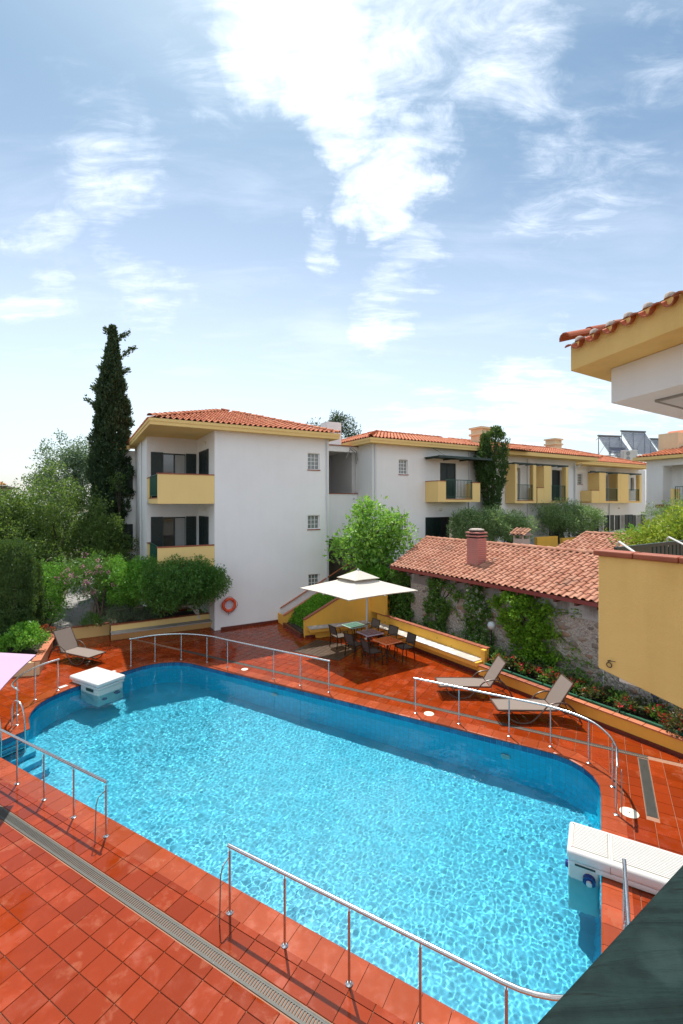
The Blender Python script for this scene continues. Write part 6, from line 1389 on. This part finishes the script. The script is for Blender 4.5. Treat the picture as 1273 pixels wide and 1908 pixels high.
for (x, y, zt, r, lab) in ((-11.55, 16.05, 4.05, .62, 'dark clipped thuja column nearest the pink umbrella'), (-12.7, 16.9, 4.0, .6, 'dark clipped thuja column at the very left edge'), (-12.0, 17.3, 3.3, .5, 'lower dark thuja column behind the two clipped ones')):
    t_ = thing('thuja_column', lab, 'thuja', (x, y, .4), 0, 'thuja columns at the left edge'); q = MB(); q.tube([(x, y, .4), (x, y, zt * .8)], [.06, .02], 8); q.build('trunk', M_TRUNKD, t_, 60)
    n = 900; a = RNG.uniform(0, 6.28, n); h = RNG.uniform(0, 1, n); pr_ = np.interp(h, [0, .1, .75, .92, 1], [.75, 1, 1, .8, .35]); rr = r * pr_ * RNG.uniform(.3, 1, n) ** .3 * (1 + .08 * np.sin(a * 4 + h * 12))
    c = np.stack([x + rr * np.cos(a), y + rr * np.sin(a), .75 + h * (zt - .75)], 1); p, d = clumps(c, 20, .12, 1.2); leaf_mesh('crown', p, d * .5 + np.array([0, 0, .9]), .085, L_THUJA, t_, .4)
tree('garden_shrub', 'mid green rounded shrub behind the dark thuja columns', 'shrub', (-12.4, 18.8, .4), [((-12.3, 18.9, 2.2), (.95, .8, .85), 150), ((-11.9, 18.8, 1.3), (.6, .5, .6), 50)], L_BUSH, M_TRUNKD, None, .06, .085, 36, .22, None, .42)
t_, C_ = tree('oleander_tree', 'pink flowering oleander on three slim bare trunks by the path', 'oleander', (-9.92, 18.75, .4), [((-10.35, 18.9, 2.5), (1.15, 1.0, .78), 210)], L_DARK, M_TRUNK, None, .05, .12, 34, .24, None, .24,
     forks=[[(-9.92, 18.75, .4), (-10.0, 18.75, 1.0), (-10.2, 18.8, 1.7), (-10.7, 18.9, 2.3)], [(-9.95, 18.75, .4), (-9.86, 18.75, 1.2), (-9.78, 18.8, 1.9), (-9.7, 18.9, 2.6)], [(-9.9, 18.8, .4), (-10.15, 18.9, 1.1), (-10.5, 19.0, 1.8), (-11.0, 19.1, 2.4)]])
fc = [C for C in C_ if C[1] < 18.9]; fc = np.array([fc[i] + (-0, -.10, .05) for i in RNG.choice(len(fc), 26, False)]) + np.array([0, -.12, .03]); p, d = clumps(fc, 20, .10); leaf_mesh('blossoms', p, d + np.array([0, -.4, .2]), .055, F_PINK, t_, .9)
tree('round_bush', 'bright green rounded bush left of the dark glossy one', 'shrub', (-9.2, 20.0, .4), [((-8.85, 18.95, 2.25), (.86, .8, .90), 290)], L_BUSH, M_TRUNKD, None, .06, .075, 52, .19, None, .42)
tree('round_bush', 'smaller bright green bush squeezed between its two larger neighbours', 'shrub', (-8.2, 20.3, .4), [((-7.85, 18.5, 2.35), (.80, .7, .85), 230)], L_BUSH, M_TRUNKD, None, .06, .08, 50, .19, None, .42)
tree('glossy_tree', 'dark glossy rounded tree on a pale forked trunk before the balconies', 'tree', (-6.3, 20.05, .4), [((-6.05, 18.6, 2.32), (1.0, .85, .92), 330), ((-6.95, 18.2, 2.30), (.95, .8, .92), 300), ((-5.45, 18.7, 2.2), (.66, .55, .68), 190), ((-7.3, 18.6, 1.6), (.6, .6, .6), 90)], L_DARK, M_TRUNKW, None, .09, .085, 50, .20, None, .42,
     forks=[[(-6.3, 20.05, .4), (-6.32, 20.0, .75), (-6.1, 19.6, 1.15), (-5.6, 19.0, 1.8)], [(-6.3, 20.05, .5), (-6.6, 19.95, .9), (-6.9, 19.4, 1.2), (-7.2, 18.7, 1.8)], [(-6.3, 20.0, .6), (-6.3, 19.4, 1.3), (-6.3, 18.9, 1.9)]])
tree('garden_shrub', 'low dark shrub with thin twisted stems behind the garden bench', 'shrub', (-8.3, 19.9, .4), [((-8.3, 19.9, 1.25), (.5, .45, .45), 50)], L_DARK, M_TRUNKD, None, .035, .07, 26, .16)
for (x, y, r, z, m_, lab) in ((-10.15, 18.55, .42, .62, L_DARK, 'dark low shrub at the foot of the flowering oleander'), (-9.35, 18.75, .40, .70, L_LAV, 'silvery lavender bush just right of the oleander trunks'), (-8.85, 19.1, .50, .62, L_LAV, 'grey green low bush behind the yellow garden wall'), (-8.35, 19.6, .45, .60, L_LAV, 'spreading grey green bush behind the left end of the garden bench')):
    t_ = thing('low_bush', lab, 'bush', (x, y, .4), 0, 'low bushes behind the garden wall'); c = ell((x, y, z), (r, r, .38), 70, zmin=-.3); p, d = clumps(c, 30, .12); leaf_mesh('foliage', p, d + np.array([0, 0, .6]), .075, m_, t_, .22)
t_ = thing('geranium_bush', 'bright green bush with tiny white flowers behind the pink umbrella', 'bush', (-10.9, 15.2, .4), 0); c = np.vstack([ell((-10.75, 15.3, .85), (.62, .55, .42), 110, zmin=-.4), ell((-11.7, 15.0, .7), (.6, .5, .25), 70, zmin=-.4)]); p, d = clumps(c, 34, .14); leaf_mesh('foliage', p, d + np.array([0, 0, .4]), .085, L_BUSH, t_, .6)
fc = c[RNG.choice(len(c), 16, False)] + np.array([0, -.08, .14]); p, d = clumps(fc, 6, .03); leaf_mesh('blossoms', p, d, .04, F_WHITE, t_, .9)
t_ = thing('red_flowers', 'clump of bright red flowers beside the garden wall end', 'flowers', (-11.5, 16.9, .4), 0); c = ell((-11.3, 17.0, .62), (.45, .4, .2), 40, zmin=-.2); p, d = clumps(c, 16, .08); leaf_mesh('foliage', p, d + np.array([0, 0, .5]), .07, L_BEG, t_, .6); p, d = clumps(c[:26] + np.array([0, 0, .12]), 16, .05); leaf_mesh('blossoms', p, d, .05, F_RED, t_, .9)
# ground cover under the trees
n = 9000; gx = RNG.uniform(-24, -8.5, n); gy = RNG.uniform(16.5, 40, n); ok = (np.abs((gx - pa.x) * nn.x + (gy - pa.y) * nn.y) > .95) & ~((gy < 20.7) & (gx > -11.2) & (gx * -.5 + gy * .866 < 21.5)); ok &= (gx * .866 + gy * .5 < 2.5); gx, gy = gx[ok], gy[ok]
c = np.stack([gx, gy, np.full(len(gx), .41)], 1); o = leaf_mesh('ground_cover', np.repeat(c, 3, 0) + RNG.normal(0, .08, (len(c) * 3, 3)) * np.array([1, 1, .4]), np.tile([0, 0, 1.0], (len(c) * 3, 1)), .13, L_DARK, None, .4, .6); o['kind'] = 'stuff'
# mulberry behind the umbrella
tree('mulberry_tree', 'loose bright green mulberry rising behind the cream umbrella', 'tree', (1.6, 21.6, 2.2), [((1.35, 21.2, 4.25), (1.25, 1.1, 1.05), 105), ((.55, 21.1, 3.4), (.95, .8, .85), 60), ((2.3, 21.2, 3.7), (1.05, .8, .9), 70), ((1.5, 21.2, 3.0), (1.1, .8, .7), 60), ((2.5, 21.2, 4.7), (.5, .4, .35), 16), ((1.1, 21.2, 5.1), (.4, .4, .35), 14), ((-.15, 21.1, 3.5), (.35, .4, .2), 8)], L_MULB, M_TRUNK, None, .09, .20, 15, .34, None, .48, jitter=.45)
# oleanders on the terrace
tree('oleander_tree', 'wide grey green oleander before the middle house behind the chimney', 'oleander', (8.7, 26.0, 2.3), [((7.1, 25.4, 4.2), (1.1, 1.0, .9), 210), ((8.4, 25.4, 4.2), (1.2, 1.0, .95), 230), ((9.7, 25.6, 4.05), (.9, .8, .8), 130)], L_OLE, M_TRUNKD, None, .07, .13, 44, .25, None, .26, flat=.9)
tree('oleander_tree', 'round grey green oleander on a forked trunk before the far terrace', 'oleander', (15.6, 31.0, 2.3), [((14.6, 30.6, 4.4), (1.25, 1.1, 1.05), 240), ((16.1, 30.7, 4.35), (1.25, 1.1, 1.05), 240)], L_OLE, M_TRUNK, None, .09, .14, 46, .27, None, .26, forks=[[(15.6, 31, 2.3), (15.3, 31, 2.9), (14.8, 31, 3.6), (14.4, 31, 4.2)], [(15.6, 31, 2.4), (15.9, 31, 3.0), (16.3, 31, 3.6), (16.6, 31, 4.2)], [(15.6, 31, 2.6), (15.5, 31, 3.4), (15.5, 31, 4.3)]])
tree('tall_hedge', 'dark green hedge below the right side house', 'hedge', (22.5, 30.5, 2.3), [((21.9, 30.0, 4.4), (1.5, .9, 1.15), 170), ((24.0, 30.0, 4.5), (1.6, .9, 1.15), 170)], L_OLE, M_TRUNKD, None, .08, .15, 34, .28, None, .28)
tree('yellow_shrub', 'bright yellow green shrub behind the black balcony fence', 'shrub', (11.6, 15.2, 2.0), [((11.2, 15.0, 4.55), (1.0, .8, .62), 110), ((10.0, 14.9, 4.2), (.8, .6, .4), 60), ((12.0, 15.2, 5.0), (.8, .6, .45), 60), ((11.2, 14.8, 4.0), (1.4, .7, .4), 80)], L_YEL, M_TRUNKD, None, .06, .12, 28, .22, None, .45)
tree('yellow_shrub', 'low green shrub under the yellow one beside the old shed', 'shrub', (13.4, 19.6, 2.2), [((12.9, 19.0, 4.0), (1.3, .8, .6), 90), ((14.6, 19.4, 4.2), (1.2, .8, .6), 80)], L_BUSH, M_TRUNKD, None, .06, .11, 28, .22, None, .45)
tree('garden_shrub', 'small bright sapling between the old shed and the far terrace', 'shrub', (16.2, 27.2, 2.3), [((16.0, 27.0, 3.35), (.6, .5, .35), 26), ((17.6, 27.3, 3.5), (.5, .5, .4), 20)], L_YEL, M_TRUNKD, None, .03, .13, 20, .22)
tree('pine_tree', 'dark pine top showing above the corner apartment roof', 'pine', (-.6, 46, 0), [((-2.0, 45, 12.2), (1.4, 1.4, 1.2), 70), ((-.2, 45, 13.0), (1.3, 1.3, 1.1), 60), ((1.1, 45, 11.9), (1.0, 1, 1.1), 40), ((-.9, 45, 11.0), (2.4, 1.6, 1.0), 70), ((-.4, 45, 13.9), (.5, .5, .5), 12)], L_CYP, M_TRUNKD, None, .2, .24, 26, .40, None, .3)
# sloping clipped hedge between the stairs and the ochre wall
t_ = thing('sloping_hedge', 'clipped bright green hedge climbing the bank beside the outside stairs', 'hedge', FR.w(9, 17.9, .3), FR.rot)
n = 5200; ss = RNG.uniform(8.15, 12.0, n); lo_ = 16.98 + .0 * ss; fy = []
dd_ = RNG.uniform(0, 1, n); hh_ = RNG.uniform(0, 1, n) ** .5
d0 = 17.0 - .145 * (ss - 8.0) ; d1 = np.full(n, 18.78); dv = d0 + .08 + (d1 - d0 - .1) * dd_
zt_ = .60 + .50 * (ss - 8.2) + .16 * np.sin(np.pi * dd_) + .03 * np.sin(ss * 7) - np.clip(8.45 - ss, 0, 1) * 1.2; zb_ = .15 + .42 * (ss - 8.2)
edge = (dd_ < .12) | (dd_ > .9) | (ss < 8.45); zz_ = np.where(edge, np.clip(zb_, .05, 9) + (zt_ - np.clip(zb_, .05, 9)) * hh_, zt_ - .10 * RNG.uniform(0, 1, n))
c = np.stack([ss * FR.x[0] + dv * FR.y[0], ss * FR.x[1] + dv * FR.y[1], zz_], 1); p, d = clumps(c, 11, .06); leaf_mesh('foliage', p, d * .6 + np.array([.2, -.3, .7]), .06, L_HEDGE, t_, .5)
q = MB(); q.prism([FR.w(8.3, 18.7)[:2], FR.w(8.3, 17.15)[:2], FR.w(12, 16.7)[:2], FR.w(12, 18.7)[:2]], .1, lambda p: .52 + .49 * ((p[0] * FR.x[0] + p[1] * FR.x[1]) - 8.2)); q.build('branch_core', M_SOIL, t_)

# climbers on the stone wall: outline by height -> (centre t, half width)
def vine(label, prof, e0, depth, nper, lm, size, flowers=0, holes_=.35, ncl=None):
    t_ = thing('climbing_vine', label, 'climber', FK.w(e0, prof[0][1], prof[0][0]), FK.rot, 'climbers on the stone wall')
    zs = [p[0] for p in prof]; pc = [p[1] for p in prof]; pw = [p[2] for p in prof]; z0, z1 = zs[0], zs[-1]
    area = sum((zs[i + 1] - zs[i]) * (pw[i] + pw[i + 1]) for i in range(len(zs) - 1)); n = int(area * (ncl or 55))
    z = RNG.uniform(z0, z1, n * 3); c = np.interp(z, zs, pc); w_ = np.interp(z, zs, pw); t = c + w_ * RNG.uniform(-1, 1, n * 3) * (1 + .2 * np.sin(z * 9))
    wgt = (np.sin(t * 5.1 + z * 3) + np.sin(z * 6.3 - t * 2.2) + RNG.uniform(-1, 1, n * 3) * 1.4) > -holes_ * 1.6; z, t, c, w_ = z[wgt][:n], t[wgt][:n], c[wgt][:n], w_[wgt][:n]
    e = e0 - depth * RNG.uniform(.1, 1, len(z)) * (1 - .6 * np.abs((t - c) / (w_ + .01)).clip(0, 1)); P3 = np.stack([e * FK.x[0] + t * FK.y[0], e * FK.x[1] + t * FK.y[1], z], 1)
    p, d = clumps(P3, nper, .11); leaf_mesh('foliage', p, d * .7 + np.array([-FK.x[0] * .7, -FK.x[1] * .7, -.15]), size, lm, t_, .55)
    q = MB()
    for k in range(5):
        off = random.uniform(-.5, .5); pp = [FK.w(e0 - .03, pc[i] + pw[i] * off * (.3 + .7 * i / len(zs)) + random.uniform(-.05, .05), zs[i]) for i in range(len(zs))]; q.tube(smoothp(pp, 3), .012, 5)
    q.build('stem', M_TRUNKD, t_)
    # loose runners
    if flowers:
        k = RNG.choice(len(P3), flowers); p, d = clumps(P3[k] + np.array([-FK.x[0], -FK.x[1], 0]) * .10, 6, .035); leaf_mesh('blossoms', p, d, .035, F_WHITE, t_, .8)
    return t_
vine('dark climber covering the gable corner beside the ochre wall', [(.8, 14.6, .65), (1.4, 14.7, .75), (2.0, 14.75, .8), (2.6, 14.8, .55)], 13.0, .35, 34, L_VINE, .10, 0, .9, 75)
vine('forked climber with a bare patch right of the cream umbrella', [(.75, 12.55, .45), (1.2, 12.5, .55), (1.7, 12.3, .55), (2.05, 12.1, .95), (2.35, 12.0, 1.1), (2.55, 12.6, .55)], 12.9, .30, 30, L_VINE, .095, 40, .4)
vine('narrow climber dotted with white blossom in the middle of the wall', [(.55, 10.35, .55), (1.1, 10.45, .58), (1.8, 10.5, .50), (2.3, 10.6, .36), (2.66, 10.7, .22)], 12.9, .38, 34, L_VINE, .095, 230, .7)
vine('broad bright green climber spilling down to the flower bed', [(.45, 8.25, .65), (.8, 8.35, .75), (1.2, 8.5, .85), (1.7, 8.55, .90), (2.1, 8.75, 1.0), (2.4, 8.8, .85), (2.6, 8.9, .45)], 12.9, .50, 34, L_VINEB, .10, 0, .8, 62)
t_ = thing('climbing_vine', 'thin sparse runners creeping right from the broad climber', 'climber', FK.w(12.88, 7, 1.5), FK.rot, 'climbers on the stone wall')
P3 = []
q = MB()
for (a, b) in (((7.9, 2.2), (6.9, 2.35)), ((7.9, 1.7), (7.0, 1.25)), ((7.8, 1.3), (7.2, .7)), ((11.3, 1.2), (11.9, 1.9)), ((9.3, 2.4), (10.0, 2.1)), ((7.6, .9), (6.6, 1.0))):
    pp = [(a[0] + (b[0] - a[0]) * i / 8 + random.uniform(-.05, .05), a[1] + (b[1] - a[1]) * i / 8 + random.uniform(-.06, .06)) for i in range(9)]; q.tube([FK.w(12.885, *x) for x in pp], .006, 4)
    for x in pp: P3 += [FK.w(12.87, x[0] + random.uniform(-.08, .08), x[1] + random.uniform(-.08, .08)) for _ in range(2)]
q.build('stem', M_TRUNKD, t_); p, d = clumps(np.array(P3), 5, .07); leaf_mesh('foliage', p, d * .5 + np.array([-.8, -.5, 0]), .08, L_VINEB, t_, .55)
# plants in the flower bed: each begonia on its own
bed = 'red flowering begonias in the long planter'
tt = 9.2; i = 0
while tt > .2:
    e = 12.02 + random.uniform(-.06, .30); x, y, _ = FK.w(e, tt); z = .36
    lab = ['first red begonia at the end of the long bench', None][0] if i == 0 else 'red begonia planted in the bed below the stone wall'
    t_ = thing('begonia_plant', lab, 'flower', (x, y, z), 0, bed if i else None)
    if i == 0: t_['group'] = 'flowers beside the bench'
    c = ell((x, y, z + .14), (.22, .20, .20), 26, zmin=-.4); p, d = clumps(c, 9, .07); leaf_mesh('foliage', p, d + np.array([0, 0, .4]), .10, L_BEG if i % 3 else L_DARK, t_, .55)
    fl_ = c[RNG.choice(len(c), random.choice((3, 5, 7)), False)] + np.array([-.05, -.08, .07]); p, d = clumps(fl_, 12, .045); leaf_mesh('blossoms', p, d, .045, F_RED, t_, .9)
    tt -= random.uniform(.26, .36); i += 1
t_ = thing('flowering_creeper', 'loose dark red creeper hanging over the planter rim at the right edge', 'creeper', FK.w(11.9, 4.0, .4), 0); c = ell(FK.w(11.95, 3.9, .62), (.5, .5, .34), 80, zmin=-.5); p, d = clumps(c, 20, .12); leaf_mesh('foliage', p, d, .07, L_BEG, t_, .5); p, d = clumps(c[:50], 12, .07); leaf_mesh('blossoms', p, d, .04, F_RED, t_, .9)
t_ = thing('leafy_undergrowth', 'strip of leafy undergrowth at the foot of the climbing plants', 'undergrowth', FK.w(12.5, 8, .4), 0); t_['kind'] = 'stuff'
c = np.array([FK.w(12.35 + random.uniform(-.25, .4), random.uniform(6.2, 15), random.uniform(.4, .75)) for _ in range(230)]); p, d = clumps(c, 16, .12); leaf_mesh('foliage', p, d + np.array([0, 0, .5]), .09, L_VINE, t_, .5)
# far house on the left
t_ = thing('distant_house', 'distant red roofed house seen between the trees at the left edge', 'house', (-33, 46, 0), 0)
FD = Fr(60, -40, 42)
q = MB(); q.wall(FD, 0, 7, 0, .3, 0, 7.0, [(3.0, 4.0, 4.6, 6.2), (5.2, 6.2, 4.6, 6.2)]); q.box(FD, 6.7, 7, .31, 6, 0, 7.0); q.build('wall', M_FARW, t_); q = MB(); q.box(FD, .3, 6.6, .8, .9, 0, 7); q.build('dark_room', M_BLACK, t_)
q = MB(); q.box(FD, -.4, 7.5, -1.1, 6.5, 6.95, 7.15); q.build('eaves', M_GROUND, t_)
tile_plane(t_, T_ROOF, M_ROOF, FD.w(-.5, -1.2, 7.2), (FD.x[0], FD.x[1], 0), (FD.y[0], FD.y[1], .33), [(0, 0), (8, 0), (6, 3.6), (2, 3.6)], 0); q = MB(); q.add([FD.w(-.5, -1.2, 7.18), FD.w(7.5, -1.2, 7.18), FD.w(5.5, 2.6, 8.4), FD.w(1.5, 2.6, 8.4)], [(0, 1, 2, 3)]); q.build('roof_base', M_FARR, t_)
q = MB(); q.box(FD, 5.0, 5.7, 1.5, 2.1, 7.5, 8.9); q.build('chimney', M_FARR, t_); q = MB(); q.tube([FD.w(6.2, 1.5, 7.5), FD.w(6.2, 1.5, 10.6)], .04, 6); q.build('antenna', M_STEEL_D, t_)
# distant trees closing the horizon on the left
o = leaf_mesh('distant_woods', *clumps(np.array([(x + random.uniform(-3, 3), y + random.uniform(-4, 4), random.uniform(.5, 5.2)) for x in np.arange(-110, -16, 1.2) for y in (72, 82)] + [(x + random.uniform(-2, 2), 75, random.uniform(0, 5)) for x in np.arange(-16, 100, 1.5)]), 30, 1.3), .75, L_BLUE, None, .6, .6); o['kind'] = 'stuff'
